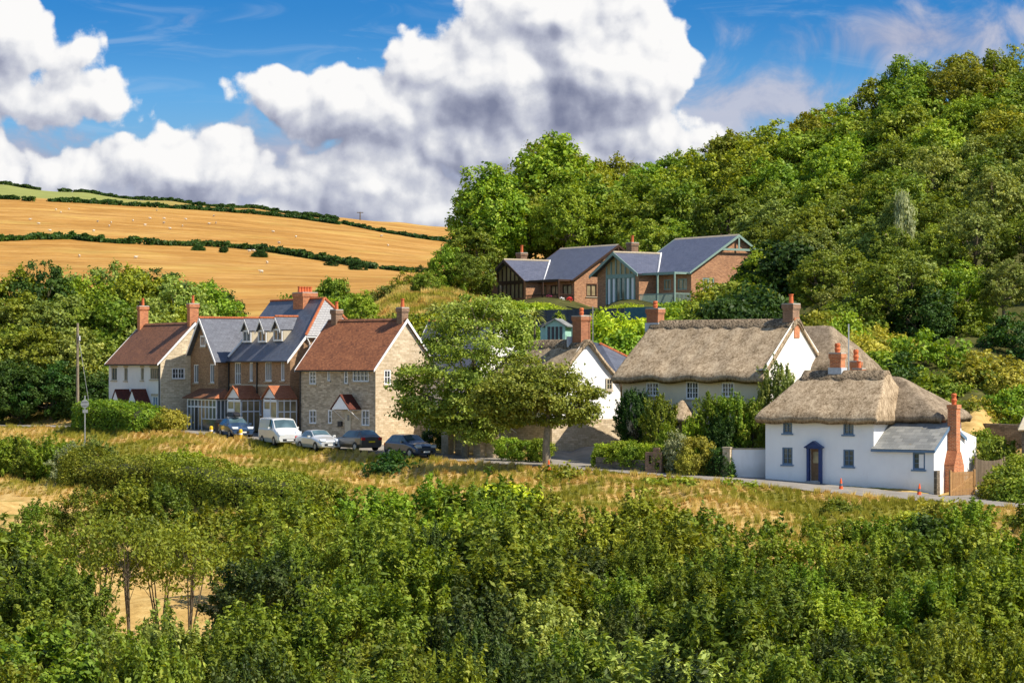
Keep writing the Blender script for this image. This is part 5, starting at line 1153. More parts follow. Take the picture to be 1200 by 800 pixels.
# ---- the two roadside trees: broad, irregular, built lobe by lobe
def lobed_tree(px, Y, lobes, tone, label, leaf, seed, trunkpts, nlf=30, tr=.42, dens=1.0, r0=.35, bark='bark_pale', name='sycamore_tree'):
    """lobes: photo positions (px, py, dY, radius_px_x, radius_px_y)"""
    x0, z0 = G2(px, Y); e = empty(name, (x0, Y, z0), 0, label, 'tree'); rs = np.random.RandomState(seed); C = []; Nn = []; T_ = []; LC = []
    for (lx, ly, dY, ra, rb) in lobes:
        yy = Y+dY; c = np.array([X(lx, yy)-x0, dY, Zp(ly, yy)-z0]); a = ra/F*yy; b = rb/F*yy; LC.append((c, a, b))
        nt = int(15*dens*(a*b)**.5*2.4)
        td = sph(rs, nt)
        for t in td:
            if t[2] < -.75: continue
            p0 = c + t*np.array([a, (a+b)/2, b])*rs.uniform(.45, 1.22)
            m = int(nlf*rs.uniform(.4, 1.4)); off = rs.normal(0, 1, (m, 3))*tr*np.array([1.2, 1.2, .5])
            C.append(p0+off); Nn.append(np.repeat((t*.8+np.array([0, 0, .45]))[None], m, 0)+off*.6); T_.append(np.full(m, rs.uniform()))
    C = np.concatenate(C); Nn = np.concatenate(Nn); Nn /= np.linalg.norm(Nn, axis=1)[:, None]
    put(bpy.data.objects.new('crown', leaf_mesh('crown', C, Nn, leaf, LM[tone], seed, np.concatenate(T_))), e)
    m = MB(); P = [Vector((X(a, Y)-x0, 0, Zp(b, Y)-z0)) for a, b in trunkpts]; n = len(P)
    m.tube([P[0]+Vector((0, 0, -.5))]+P, [r0*1.5]+[r0*(1.15-.8*i/(n-1)) for i in range(n)], 9)
    r2 = random.Random(seed)
    for c, a, b in LC:
        q = P[-1].lerp(P[-2], r2.random()) if r2.random() < .6 else P[-2].lerp(P[-3], r2.random()*.7); ee = Vector(c); mid = q.lerp(ee, .5)+Vector((0, 0, -.3))
        m.tube([q, mid, ee], [r0*.45, r0*.28, r0*.09], 6)
        for j in range(5):
            d = Vector((r2.uniform(-1, 1), r2.uniform(-1, 1), r2.uniform(-.5, 1))); m.tube([mid.lerp(ee, .3+.12*j), ee+Vector((d.x*a, d.y*a, d.z*b))*.85], [r0*.16, r0*.04], 4)
    m.build('trunk', M[bark], e, smooth=True)
    return e
lobed_tree(545, 168.5, [(560, 372, 0, 42, 22), (585, 365, 1, 30, 15), (530, 385, .5, 30, 22), (600, 388, .5, 24, 18), (515, 412, 0, 26, 20), (555, 408, -1.5, 45, 26), (595, 415, 0, 30, 20), (492, 440, -.5, 26, 14), (530, 445, -1.5, 40, 22), (575, 448, -1, 40, 22),
                    (490, 468, -.5, 26, 15), (525, 478, -1.5, 34, 16), (560, 482, -2, 34, 18), (500, 490, -1, 22, 10), (600, 470, 0, 25, 18), (470, 452, 0, 12, 7), (482, 484, 0, 16, 10), (540, 500, -1, 26, 10), (575, 500, -1, 20, 9), (548, 462, -2, 34, 18), (520, 498, -.5, 22, 9), (555, 512, -1.5, 22, 9)],
           'sycamore', 'large broad tree with pale green leaves standing on the verge beside the dark blue car', .155, 91, [(545, 536), (547, 515), (548, 490), (552, 455), (556, 420)], nlf=46, r0=.24, tr=.27)
lobed_tree(641, 159.3, [(612, 435, 0, 24, 15), (640, 442, -.5, 34, 18), (668, 452, 0, 24, 13), (690, 462, .3, 12, 9), (590, 450, -.5, 26, 14), (600, 474, -.5, 30, 14), (634, 474, -1, 34, 14), (668, 478, -.3, 24, 12), (690, 480, 0, 11, 8), (575, 482, 0, 18, 9), (612, 492, 0, 20, 9), (655, 494, .3, 24, 9), (592, 494, .5, 18, 10), (684, 490, 0, 14, 7), (630, 462, -1.2, 30, 16), (575, 466, 0, 22, 14), (602, 455, -.8, 24, 14)],
           'sycamore', 'smaller spreading tree with a bare pale trunk in front of the white gable', .15, 92, [(641, 545), (640, 525), (641, 505), (643, 490), (640, 465), (636, 450)], nlf=46, tr=.25, r0=.25, dens=1.25)

# ---- hillside wood
LM_X = [(585, 'the timber gable'), (650, 'the farther brick house'), (705, 'the gap between brick houses'), (755, 'the sage gable'), (820, 'the nearer brick house'), (880, 'the brick gable end'), (935, 'the dark domed evergreen'), (985, 'the rear thatch'), (1030, 'the aerial pole'), (1080, 'the cottage thatch'), (1120, 'the tall brick stack'), (1165, 'the board fence'), (1500, 'the shed roof')]
def mark(px):
    for a, b in LM_X:
        if px < a+25: return b
    return LM_X[-1][1]
TN = {'olive': 'olive green', 'bright': 'bright green', 'mid': 'mid green', 'dark': 'dark green', 'fresh': 'fresh green', 'pale': 'pale grey-green', 'gold': 'yellow-green', 'ash': 'soft green', 'silver': 'silvery', 'lime': 'lime green', 'shade_green': 'shade-coloured green', 'flower': 'buff-flowered'}
sky_y = lambda px: float(np.interp(px, [545, 560, 590, 610, 645, 680, 720, 760, 800, 850, 900, 960, 1000, 1040, 1055, 1090, 1130, 1200, 1300, 1500], [262, 215, 205, 185, 163, 172, 182, 182, 168, 152, 142, 122, 112, 92, 72, 56, 56, 60, 50, 40]))
WOOD = []
def wood_row(Y, px0, px1, step, topf, w, tones, band, keys=('wood0', 'wood1', 'wood2', 'wood3', 'wood4')):
    px = px0
    while px < px1:
        jx = px + rng.uniform(-.28, .28)*step; jY = Y + rng.uniform(-4, 4); t = topf(jx)
        if t is not None:
            tone = rng.choice(tones); x, z = G2(jx, jY); zt = Zp(t, jY) + rng.uniform(-.9, .6)
            if zt - z < 4.5: zt = z + rng.uniform(4.5, 7)
            tree(rng.choice(keys), tone, x, jY, zt, z, w*rng.uniform(.85, 1.2), '%s tree %s of the wood, above %s' % (TN[tone], band, mark(jx)), group='trees of the hillside wood')
        px += step
top = lambda add: (lambda px: sky_y(px)+add)
wood_row(318, 592, 1420, 44, top(3), 9.5, ['olive', 'olive', 'bright'], 'on the skyline')
wood_row(300, 600, 1420, 47, top(26), 9.5, ['olive', 'bright', 'olive', 'fresh'], 'just under the skyline')
wood_row(284, 620, 1420, 50, lambda p: sky_y(p)+50 if p > 640 else None, 9.5, ['olive', 'bright', 'mid', 'fresh'], 'in the upper middle')
wood_row(272, 745, 1400, 52, lambda p: max(sky_y(p)+78, 225) if p > 590 else None, 9.0, ['bright', 'mid', 'olive', 'fresh'], 'in the middle')
wood_row(258, 885, 1400, 52, lambda p: sky_y(p)+118, 8.5, ['mid', 'pale', 'olive', 'dark'], 'below the middle')
wood_row(245, 890, 1400, 52, lambda p: sky_y(p)+152, 8.0, ['mid', 'pale', 'ash', 'flower', 'dark'], 'low down')
wood_row(228, 905, 1400, 52, lambda p: sky_y(p)+190, 7.0, ['mid', 'pale', 'fresh', 'dark'], 'lower down')
wood_row(214, 955, 1400, 50, lambda p: max(sky_y(p)+225, 300), 6.0, ['pale', 'mid', 'flower', 'ash'], 'near the foot')
wood_row(200, 985, 1400, 50, lambda p: max(sky_y(p)+262, 345), 5.5, ['fresh', 'mid', 'pale', 'bright'], 'at the foot')
# trees with a character of their own
T('tall', 'bright', 572, 198, 288, 10.5, 'tall loose tree at the outer end of the wood, against the clouds')
T('wood3', 'olive', 596, 205, 300, 9, 'olive tree second from the open field end of the wood')
T('tall', 'bright', 645, 163, 298, 13, 'tallest rounded yellow-green tree behind the farther brick house')
T('wood0', 'olive', 615, 222, 294, 11, 'big dense tree right behind the dark timber gable')
T('wood2', 'bright', 690, 208, 292, 12, 'broad bright tree behind the chimney of the nearer brick house')
T('wood4', 'mid', 556, 262, 284, 8, 'shaded tree leaning out at the lower edge of the wood by the fields')
T('dome', 'dark', 934, 280, 226, 10.5, 'round dark evergreen with a smooth dome, above the long thatched house', name='evergreen_tree')
T('wood1', 'dark', 885, 322, 232, 6.5, 'dark tree against the brick gable end, partly hiding it')
T('wood3', 'pale', 1053, 228, 224, 4.2, 'grey-green tree halfway up the slope behind the silvery conifer')
T('shrub1', 'silver', 1058, 226, 222, 2.1, 'thin silver top of a young conifer on the slope', name='conifer_tree')
T('wood3', 'dark', 1085, 340, 196, 6.5, 'dark spreading tree low on the slope behind the cottage thatch')
T('wood0', 'fresh', 1090, 395, 186, 8.5, 'fresh green dense tree directly behind the cottage end stack')
T('wood2', 'dark', 1045, 418, 180, 6.0, 'dark green bushy tree beside the thatched hip of the cottage')
T('wood4', 'gold', 1165, 412, 178, 6.4, 'rounded yellow-green bush tree above the old stone wall')
T('wood2', 'dark', 1195, 372, 190, 7.4, 'dark tree at the edge of the slope above the yellow-green one')
T('wood1', 'gold', 1035, 385, 190, 6.0, 'golden leafed small tree beside the slate roof behind the gable')
T('wood3', 'fresh', 1130, 362, 196, 6.5, 'feathery fresh green tree above the dense one behind the stack')
T('wood0', 'mid', 1000, 350, 196, 6.0, 'mid green tree right above the rear thatch of the long house')
T('shrub0', 'gold', 1148, 470, 172, 3.4, 'straggly yellow shrub on the bare earth bank')
T('shrub2', 'fresh', 1185, 455, 172, 4.2, 'leafy shrub hanging over the old stone wall')
T('shrub1', 'mid', 1120, 470, 170, 4.6, 'green shrub just behind the tall brick stack')
T('shrub0', 'mid', 1140, 425, 178, 5.0, 'mid green shrub on the bank behind the cottage')
T('shrub2', 'bright', 1100, 440, 176, 5.0, 'bright shrub on the bank behind the cottage thatch')
# ---- left grove behind the first house
GL = [(-30, 328), (15, 318), (48, 314), (80, 322), (112, 326), (140, 315), (165, 316), (190, 322), (212, 330), (232, 334)]
gm = ['beyond the frame edge', 'beside the frame edge', 'above the round sign', 'above the telegraph pole', 'between pole and house', 'over the first chimney', 'behind the first chimney', 'behind the tiled roof', 'behind the second chimney', 'next to the brick terrace']
for k, (px, t) in enumerate(GL):
    T('wood%d' % (k % 5), ['pale', 'olive', 'dark', 'pale', 'bright'][k % 5], px, t, 248+rng.uniform(-4, 4), 8.6, '%s tree at the top of the grove, %s' % (TN[['pale', 'olive', 'dark', 'pale', 'bright'][k % 5]], gm[k]), group='grove beside the white-fronted house')
for k, (px, t) in enumerate([(-20, 352), (22, 350), (62, 348), (100, 350), (136, 348), (170, 356), (205, 366)]):
    T('wood%d' % ((k+2) % 5), ['pale', 'ash', 'pale', 'mid', 'bright', 'pale', 'olive'][k], px, t, 236+rng.uniform(-3, 3), 8.6, '%s tree in the middle of the grove, %s' % (TN[['pale', 'ash', 'pale', 'mid', 'bright', 'pale', 'olive'][k]], ['by the frame edge', 'over the sign', 'behind the telegraph pole', 'beside the first roof', 'over the first roof', 'behind the roof ridge', 'behind the stone gable'][k]), group='grove beside the white-fronted house')
for k, (px, t) in enumerate([(-25, 392), (12, 388), (48, 385), (86, 390), (116, 395)]):
    T('wood%d' % ((k+4) % 5), ['pale', 'mid', 'ash', 'pale', 'mid'][k], px, t, 225+rng.uniform(-3, 3), 7.8, '%s tree low in the grove, %s' % (TN[['pale', 'mid', 'ash', 'pale', 'mid'][k]], ['by the frame edge', 'above the dry bank', 'above the round sign', 'under the telegraph pole', 'against the white front'][k]), group='grove beside the white-fronted house')
for k, (px, t) in enumerate([(-10, 428), (24, 425), (58, 428), (92, 435), (118, 440)]):
    T('wood%d' % (k % 5), 'dark', px, t, 217, 6.4, 'shaded dark tree at the foot of the grove, %s' % ['by the frame edge', 'above the dry bank', 'near the sign', 'near the telegraph pole', 'by the corner of the white front'][k], group='grove beside the white-fronted house')
T('wood1', 'mid', 236, 332, 262, 7, 'darker round tree above the second chimney at the grove end'); T('wood4', 'dark', 262, 342, 262, 6, 'small dark tree between the grove and the terrace ridge')
T('dome', 'mid', 388, 326, 258, 5.2, 'round bush tree standing alone above the orange stack of the terrace')
T('shrub2', 'bright', 345, 352, 246, 5, 'bright low tree behind the orange terrace chimney'); T('wood3', 'fresh', 424, 344, 222, 3.6, 'slender young tree between the terrace and the stone house roofs')
T('wood2', 'olive', 480, 321, 262, 5.2, 'yellowing tree on the crest of the straw-coloured knoll'); T('wood1', 'mid', 498, 318, 250, 3.4, 'thin young tree on the knoll slope')
T('tall', 'bright', 524, 291, 262, 4.6, 'narrow tree between the knoll and the wood'); T('wood0', 'mid', 543, 298, 262, 4.4, 'shaded narrow tree touching the edge of the wood')
T('shrub1', 'pale', 455, 335, 262, 4.2, 'low grey-green bush on the knoll crest'); T('shrub0', 'mid', 556, 304, 268, 4.5, 'dense low shrub under the edge of the wood by the timber gable')
T('shrub1', 'fresh', 404, 350, 240, 5, 'round shrub right of the orange stack, behind the slate hip'.replace('right of', 'beside')); 
for k, (px, t, Y, w, tn, lb) in enumerate([(445, 378, 210, 5, 'pale', 'shrub behind the chimneys of the stone house'), (475, 368, 214, 5, 'mid', 'shrub on the slope above the stone gable'), (500, 372, 206, 6, 'olive', 'wide shrub above the slate roof hidden by the tree'), (525, 358, 216, 6, 'pale', 'tall shrub over the crown of the roadside tree'),
        (545, 356, 224, 5.5, 'fresh', 'shrub in the bank under the dark timber gable'), (575, 357, 226, 5, 'mid', 'shrub at the foot of the timber gable'), (600, 354, 228, 4, 'bright', 'sunny shrub in front of the timber gable'), (625, 356, 229, 3.5, 'lime', 'lime shrub in front of the farther verandah'),
        (425, 388, 205, 4, 'fresh', 'low shrub between the two chimneys of the stone house'), (560, 372, 208, 5, 'olive', 'shrub beneath the brick houses, above the roadside tree'), (590, 370, 210, 5, 'mid', 'bush behind the crown of the roadside tree'), (611, 374, 205, 3.5, 'fresh', 'bush beside the spiky palm')]):
    T('shrub%d' % (k % 3), tn, px, t, Y, w, lb, name='shrub', cat='shrub')
# sloping garden between the thatched roofs and the brick houses
for k, (px, t, Y, w, tn, lb) in enumerate([(712, 372, 197, 5.4, 'lime', 'bright lime shrub mound behind the white gable chimney'), (736, 374, 196, 5.2, 'lime', 'bright lime shrub mound nearest the red brick chimney'), (722, 392, 190, 5.5, 'fresh', 'shaded lower part of the garden shrubbery behind the chimney'),
        (785, 357, 212, 4, 'fresh', 'leafy shrub below the sage verandah'), (803, 354, 213, 4, 'bright', 'bright shrub under the verandah post'), (826, 345, 214, 5, 'olive', 'olive shrub below the brick gable'), (846, 336, 214, 6, 'olive', 'tall shrub under the gable window'), (868, 332, 214, 6.5, 'mid', 'tall shrub at the corner of the brick gable'),
        (795, 362, 198, 5, 'bright', 'bright shrub above the long thatch'), (818, 358, 198, 5, 'mid', 'mid green shrub above the long thatch'), (842, 352, 196, 5.5, 'dark', 'dark shrub above the long thatch'), (866, 352, 196, 6, 'dark', 'dark shrub near the brown chimney'), (890, 340, 200, 7, 'dark', 'big dark shrub behind the brown chimney'), (960, 366, 190, 5, 'olive', 'olive shrub over the rear thatch'), (985, 372, 187, 4.4, 'fresh', 'fresh green shrub behind the rear thatch hip'), (1012, 396, 183, 4.4, 'gold', 'golden shrub beside the aerial pole'),
        (1030, 412, 180, 4, 'bright', 'bright shrub beyond the slate hip')]):
    T('shrub%d' % (k % 3), tn, px, t, Y, w, lb, name='shrub', cat='shrub')
# ---------------------------------------------------------------- hedges
def smooth_noise(n, k, rs):
    a = rs.uniform(-1, 1, k+2); x = np.linspace(0, k, n); i = x.astype(int); f = x-i; f = f*f*(3-2*f); return a[i]*(1-f) + a[i+1]*f
def hedge(label, pts, h, w, tone, leaf=.11, dens=150, round_=.35, wob=.12, seed=1, name='hedge', cat='hedge', group=None, top_y=None, core=True):
    """pts: (px, Y) along the hedge; h height in metres or per point; leafy skin over a woody core"""
    rs = np.random.RandomState(seed); P = np.array([[X(a, b), b] for a, b in pts]); hs = np.array(h if isinstance(h, (list, tuple)) else [h]*len(pts), float)
    seg = np.r_[0, np.cumsum(np.hypot(*np.diff(P, axis=0).T))]; Lt = seg[-1]; n = max(6, int(Lt/.5)); s = np.linspace(0, Lt, n)
    cx = np.interp(s, seg, P[:, 0]); cy = np.interp(s, seg, P[:, 1]); hh = np.interp(s, seg, hs); g = ground(cx, cy); T_ = np.stack([np.gradient(cx), np.gradient(cy)], 1); T_ /= np.linalg.norm(T_, axis=1)[:, None]; Nn_ = np.stack([T_[:, 1], -T_[:, 0]], 1)
    k = max(3, n//4); wv = w/2*(1+wob*smooth_noise(n, k, rs)); hv = hh*(1+wob*.6*smooth_noise(n, k, rs))
    x0, y0 = cx[0], cy[0]; e = empty(name, (x0, y0, g[0]), 0, label, cat, group)
    m = int(Lt*(2*h_ if False else (2*hs.mean()+w))*dens); t = rs.uniform(0, n-1.001, m); i = t.astype(int); f = t-i
    L_ = lambda a: a[i]*(1-f) + a[i+1]*f
    per = rs.uniform(0, 1, m); H_ = L_(hv); W_2 = L_(wv); ph = np.pi*per; sx = np.sign(np.cos(ph))*np.abs(np.cos(ph))**round_; sz_ = np.sin(ph)**round_
    low = rs.rand(m) < .45; zz_ = np.where(low, rs.uniform(0, .8, m), sz_); sx = np.where(low, np.where(rs.rand(m) < .5, -1, 1), sx)
    dz = rs.normal(0, leaf*.9, m); ox = sx*W_2 + rs.normal(0, leaf*1.1, m)
    Nv = np.stack([L_(Nn_[:, 0]), L_(Nn_[:, 1])], 1)
    C = np.stack([L_(cx)+Nv[:, 0]*ox-x0, L_(cy)+Nv[:, 1]*ox-y0, L_(g)+zz_*H_+dz-g[0]], 1)
    nr_ = np.stack([Nv[:, 0]*sx, Nv[:, 1]*sx, .25+.9*zz_], 1); nr_ /= np.linalg.norm(nr_, axis=1)[:, None]
    for en, sg in ((0, -1), (n-1, 1)):
        me_ = int(hs.mean()*w*dens*2.2); aa = rs.uniform(0, math.pi, me_); rr_ = np.sqrt(rs.rand(me_)); ox_ = np.cos(aa)*rr_*wv[en]; oz_ = np.sin(aa)*rr_*hv[en]; ou_ = sg*(.55*(1-rr_**2)*min(w, 2) + rs.normal(0, leaf, me_))
        C = np.concatenate([C, np.stack([cx[en]+Nn_[en, 0]*ox_+T_[en, 0]*ou_-x0, cy[en]+Nn_[en, 1]*ox_+T_[en, 1]*ou_-y0, g[en]+oz_-g[0]], 1)])
        nr_ = np.concatenate([nr_, np.stack([T_[en, 0]*sg+0*aa, T_[en, 1]*sg+0*aa, .3+.5*np.sin(aa)], 1)])
    tuft = smooth_noise(m, m//40+2, rs)[rs.permutation(m)]*.5+.5; cell = (np.floor(C/.35).astype(int) @ np.array([73, 179, 283])) % 97/97.0
    put(bpy.data.objects.new('foliage', leaf_mesh('foliage', C, nr_, leaf, LM[tone], seed, cell)), e)
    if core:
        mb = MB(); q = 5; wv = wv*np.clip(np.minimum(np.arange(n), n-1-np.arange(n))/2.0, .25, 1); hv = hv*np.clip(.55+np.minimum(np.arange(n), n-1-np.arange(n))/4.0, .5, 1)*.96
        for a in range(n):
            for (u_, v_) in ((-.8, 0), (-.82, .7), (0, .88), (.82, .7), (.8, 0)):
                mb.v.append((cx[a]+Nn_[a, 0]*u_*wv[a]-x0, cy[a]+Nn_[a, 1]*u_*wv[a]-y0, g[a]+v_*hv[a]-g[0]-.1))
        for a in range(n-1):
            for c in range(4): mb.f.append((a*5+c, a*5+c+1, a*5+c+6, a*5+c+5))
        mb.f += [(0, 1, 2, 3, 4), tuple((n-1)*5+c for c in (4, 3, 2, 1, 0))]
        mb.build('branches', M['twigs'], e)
    return e
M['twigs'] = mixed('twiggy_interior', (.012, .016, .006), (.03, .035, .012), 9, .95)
hedge('bright green rounded hedge in front of the white-fronted house', [(103, 201), (125, 199), (150, 197), (176, 194.5)], [2.3, 2.4, 2.2, 1.9], 3.0, 'fresh', .13, seed=3)
T('shrub0', 'gold', 201, 481, 193.5, 2.6, 'dry golden bush at the corner of the pale stone gable', name='bush', cat='bush'); T('shrub1', 'olive', 188, 488, 193, 1.7, 'small olive bush at the end of the long hedge', name='bush', cat='bush')
hedge('smooth clipped hedge on the bank below the round sign', [(95, 160), (140, 158.5), (185, 157), (215, 156)], [2.6, 2.7, 2.5, 2.1], 4.2, 'ash', .10, dens=200, seed=4, round_=.5)
hedge('clipped hedge continuing behind the flowering shrub on the bank', [(205, 153), (255, 150.5), (300, 148.5), (350, 147)], [2.8, 2.8, 2.6, 2.2], 4.0, 'ash', .10, dens=200, seed=5, round_=.5)
for k, (px, t, Y, w, tn) in enumerate([(-12, 516, 168, 4.4, 'mid'), (14, 513, 167, 4.2, 'fresh'), (40, 516, 166, 4.2, 'mid'), (66, 520, 165, 4, 'fresh'), (90, 522, 163, 3.4, 'silver'), (112, 520, 162, 3, 'pale')]):
    T('bush%d' % k, tn, px, t, Y, w, '%s bush in the row on the bank, %s' % (TN[tn], ['at the frame edge', 'first full one', 'below the dark grove', 'near the orange cone', 'below the sign post', 'behind the clipped hedge'][k]), name='bush', cat='bush', group='bushes in a row on the bank', trunk=False)
T('bush3', 'lime', 214, 533, 155, 3.2, 'bright flowering shrub between the two clipped hedges', name='shrub', cat='shrub', trunk=False)

# ---------------------------------------------------------------- the thicket in front
topA = lambda px: float(np.interp(px, [-200, 0, 32, 55, 82, 110, 150, 190, 250, 300, 340, 400, 450, 500, 590, 650, 700, 750, 800, 850, 900, 950, 1000, 1050, 1100, 1150, 1200, 1400], [604, 604, 590, 566, 566, 568, 552, 560, 582, 578, 566, 576, 570, 572, 574, 586, 592, 590, 594, 598, 598, 606, 616, 616, 600, 590, 592, 592]))
MK = [(60, 'the white-fronted house'), (150, 'the brown tiled roof'), (250, 'the brick terrace'), (330, 'the white van'), (400, 'the silver saloon'), (470, 'the stone house'), (550, 'the large roadside tree'), (640, 'the pale-trunked tree'), (720, 'the white gable'), (800, 'the long thatched house'), (880, 'the white garden wall'), (960, 'the blue door'), (1040, 'the slate lean-to'), (1110, 'the tall brick stack'), (1170, 'the board fence'), (1500, 'the far end of the lane')]
def mk2(px):
    return min(MK, key=lambda a: abs(a[0]-px))[1]
ROWS = [(127, 2, 3.9, 52, 'top row'), (112, 26, 4.0, 58, 'second row'), (97, 58, 4.2, 68, 'third row'), (84, 94, 4.0, 78, 'middle row'), (72, 132, 3.8, 88, 'lower row'), (62, 170, 3.7, 98, 'next lowest row'), (54, 208, 3.6, 110, 'bottom row')]
KIND = {'shade_green': 'shade-coloured bush', 'ash': 'ash-leaved bush', 'mid': 'mid green bush', 'fresh': 'fresh green bush', 'pale': 'grey-green bush', 'bright': 'yellowish green bush', 'olive': 'olive bush', 'silver': 'silvery bush', 'dark': 'dark bush', 'gold': 'tawny bush'}
for r, (Y, add, w, step, rn) in enumerate(ROWS):
    px = -90 + rng.uniform(0, 30)
    lastY = Y
    while px < 1300:
        jx = px + rng.uniform(-.2, .2)*step; t = topA(jx) + add + rng.uniform(-12, 16)*(1 if r else .5) + (10 if r == 0 and jx < 340 else 0); k = rng.choice(range(6)); key = 'bush%d' % k if r < 2 else 'near%d' % (k % 4)
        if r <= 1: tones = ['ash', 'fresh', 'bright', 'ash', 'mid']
        elif r <= 3: tones = ['ash', 'mid', 'fresh', 'shade_green', 'mid'] if jx > 300 else ['ash', 'mid', 'shade_green']
        else: tones = (['shade_green', 'shade_green', 'mid', 'shade_green', 'pale'] if 400 < jx < 820 else ['mid', 'shade_green', 'mid', 'ash', 'pale'])  # darker leaf tones paint the shade over the lower rows
        tone = rng.choice(tones); big = rng.random() < .3; ww = w*rng.uniform(.75, 1.1)*(1.45 if big else 1); t += rng.uniform(-14, 14) if r > 1 else 0; skip = False
        if 70 < jx < 255 and r in (1, 2): skip = True
        if 350 < jx < 430 and r in (1, 2): skip = rng.random() < .6
        if 85 < jx < 245 and r in (3,): skip = True
        if 80 < jx < 240 and r in (4,): t = max(t, 738); key = 'bush%d' % k
        if 90 < jx < 230 and r == 5: t = max(t, 756)
        if 365 < jx < 425 and r in (1, 2, 3): key = 'sparse1'
        if 860 < jx < 1060 and r == 0: t = max(t, 612)
        if not skip:
            x, z = G2(jx, Y+rng.uniform(-3, 3)); zt = Zp(t, Y)
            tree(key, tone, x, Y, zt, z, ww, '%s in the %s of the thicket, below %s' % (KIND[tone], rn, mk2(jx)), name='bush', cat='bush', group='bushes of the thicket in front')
        px += step*(1.35 if big else 1.0)*(1.12 if r > 1 else 1.0)
for px, t, Y in ((118, 604, 103), (152, 596, 101), (188, 606, 104), (222, 615, 102), (392, 612, 98)):
    T('sparse' if px % 4 else 'sparse1', 'ash', px, t, Y, 4.2, 'thin open bush with bare stems showing the dry field, below %s' % mk2(px), name='bush', cat='bush', group='thin bushes at the gap')
for k, (px, t, Y, w, tn, lb) in enumerate([(1100, 590, 131, 3.6, 'gold', 'tawny loose shrub at the edge of the golden bank'), (1065, 600, 129, 3.4, 'olive', 'olive shrub at the edge of the golden bank'), (985, 586, 137, 2.4, 'mid', 'small shrub on the golden bank under the lean-to'),
        (1180, 548, 146, 3.0, 'mid', 'garden shrub with pale flowers beside the gateway'), (1172, 562, 143, 2.6, 'olive', 'low shrub at the foot of the gateway'), (1198, 535, 147, 3.4, 'fresh', 'green shrub at the far end by the board fence'), (1195, 560, 142, 3.2, 'mid', 'dense shrub beyond the gateway track'),
        (1168, 512, 152.5, 3.0, 'mid', 'dark leafy shrub between the board fence and old stone wall'), (1150, 505, 158, 2.8, 'fresh', 'fresh green bush on top of the board fence'),
        (660, 551, 154.5, 4.6, 'ash', 'low bramble on the bank below the pale-trunked tree'), (780, 560, 149, 5, 'ash', 'low green bramble on the bank below the garden wall'), (462, 532, 163, 4.5, 'dark', 'dark bramble in the shade below the dark blue car'), (870, 566, 147, 3.5, 'fresh', 'small green bramble on the verge'), (590, 568, 140, 3.6, 'lime', 'yellow-green bramble with pale tips at the foot of the bank'),
        (1085, 605, 127, 3.5, 'dark', 'dark shrub among the tawny ones')]):
    T('shrub%d' % (k % 3), tn, px, t, Y, w, lb, name='shrub', cat='shrub', trunk=False)

# ---------------------------------------------------------------- garden planting of the long thatched house
for k, (key, tn, px, t, Y, w, lb) in enumerate([('bush1', 'dark', 744, 458, 163.6, 2.6, 'dark climber covering the end of the cream front'), ('bush2', 'flower', 773, 462, 161.0, 2.6, 'climbing rose with buff blooms between the windows'),
        ('bush0', 'bright', 835, 464, 158.0, 2.7, 'bright creeper above the thatched porch'), ('bush3', 'fresh', 862, 468, 157.4, 3.0, 'dense fresh green bush by the end wall of the garden'), ('bush4', 'mid', 882, 472, 157.0, 2.6, 'tall leafy bush against the cottage thatch'),
        ('bush5', 'dark', 846, 490, 156.6, 2.3, 'dark lower bush beside the porch'), ('shrub2', 'fresh', 783, 497, 159, 1.7, 'light green bush beside the lower window'), ('shrub0', 'lime', 812, 490, 157.8, 1.7, 'yellow-green creeper beside the porch'),
        ('bush2', 'pale', 916, 424, 157.6, 2.6, 'large-leaved tree rising in front of the warm white gable'), ('bush0', 'pale', 903, 442, 157.4, 2.2, 'lower half of the large-leaved tree beside the gable foot')]):
    T(key, tn, px, t, Y, w, lb, name='climber' if k < 3 else 'shrub', cat='climber' if k < 3 else 'shrub')
for k, (px, t, Y, w, tn, lb) in enumerate([(709, 523, 159.8, 1.6, 'mid', 'leafy bush under the flat-topped topiary'), (727, 517, 158.8, 2.3, 'fresh', 'fresh bush between topiary and clipped hedge'), (742, 518, 158.2, 2.2, 'bright', 'bright bush beside the clipped hedge'),
        (794, 510, 155.4, 1.7, 'silver', 'silvery feathery bush at the end of the clipped hedge'), (816, 512, 154.4, 1.9, 'gold', 'golden rounded bush behind the garden wall'), (806, 526, 154.0, 1.5, 'gold', 'low golden bush behind the garden wall'), (772, 524, 156, 1.5, 'flower', 'dark bush with dry flowers behind the brick pillar')]):
    T('shrub%d' % (k % 3), tn, px, t, Y, w, lb, name='shrub', cat='shrub', trunk=False)
hedge('clipped hedge with yellow-green top behind the brick pillar', [(752, 157.6), (790, 155.8)], 1.75, .9, 'lime', .08, dens=260, seed=7, wob=.04, round_=.25)
hedge('low yellow-green hedge along the top of the slate blue fence', [(598, 233), (650, 231), (700, 229), (752, 226.5)], [1.0, .95, .9, .8], 1.2, 'lime', .11, dens=130, seed=12)
hedge('dark clipped hedge beside the white garden wall', [(826, 154.8), (850, 153.6)], 1.75, 1.2, 'dark', .09, dens=240, seed=8, wob=.06)
hedge('flat-topped topiary hedge at the corner of the lane', [(700, 160.6), (722, 159.6), (745, 158.6)], 1.55, .8, 'lime', .08, dens=200, seed=9, wob=.05, round_=.2)
for px, Y, t, lb in ((595, 165.5, 513, 'green bush at the foot of the stone piers'), (612, 165, 516, 'bright bush behind the pale trunk'), (634, 164.6, 514, 'leafy bush beside the stone base corner'), (510, 173, 503, 'dark clipped bush beside the dark blue car')):
    T('shrub1', 'bright' if px > 520 else 'dark', px, t, Y, 1.9, lb, name='bush', cat='bush', trunk=False)

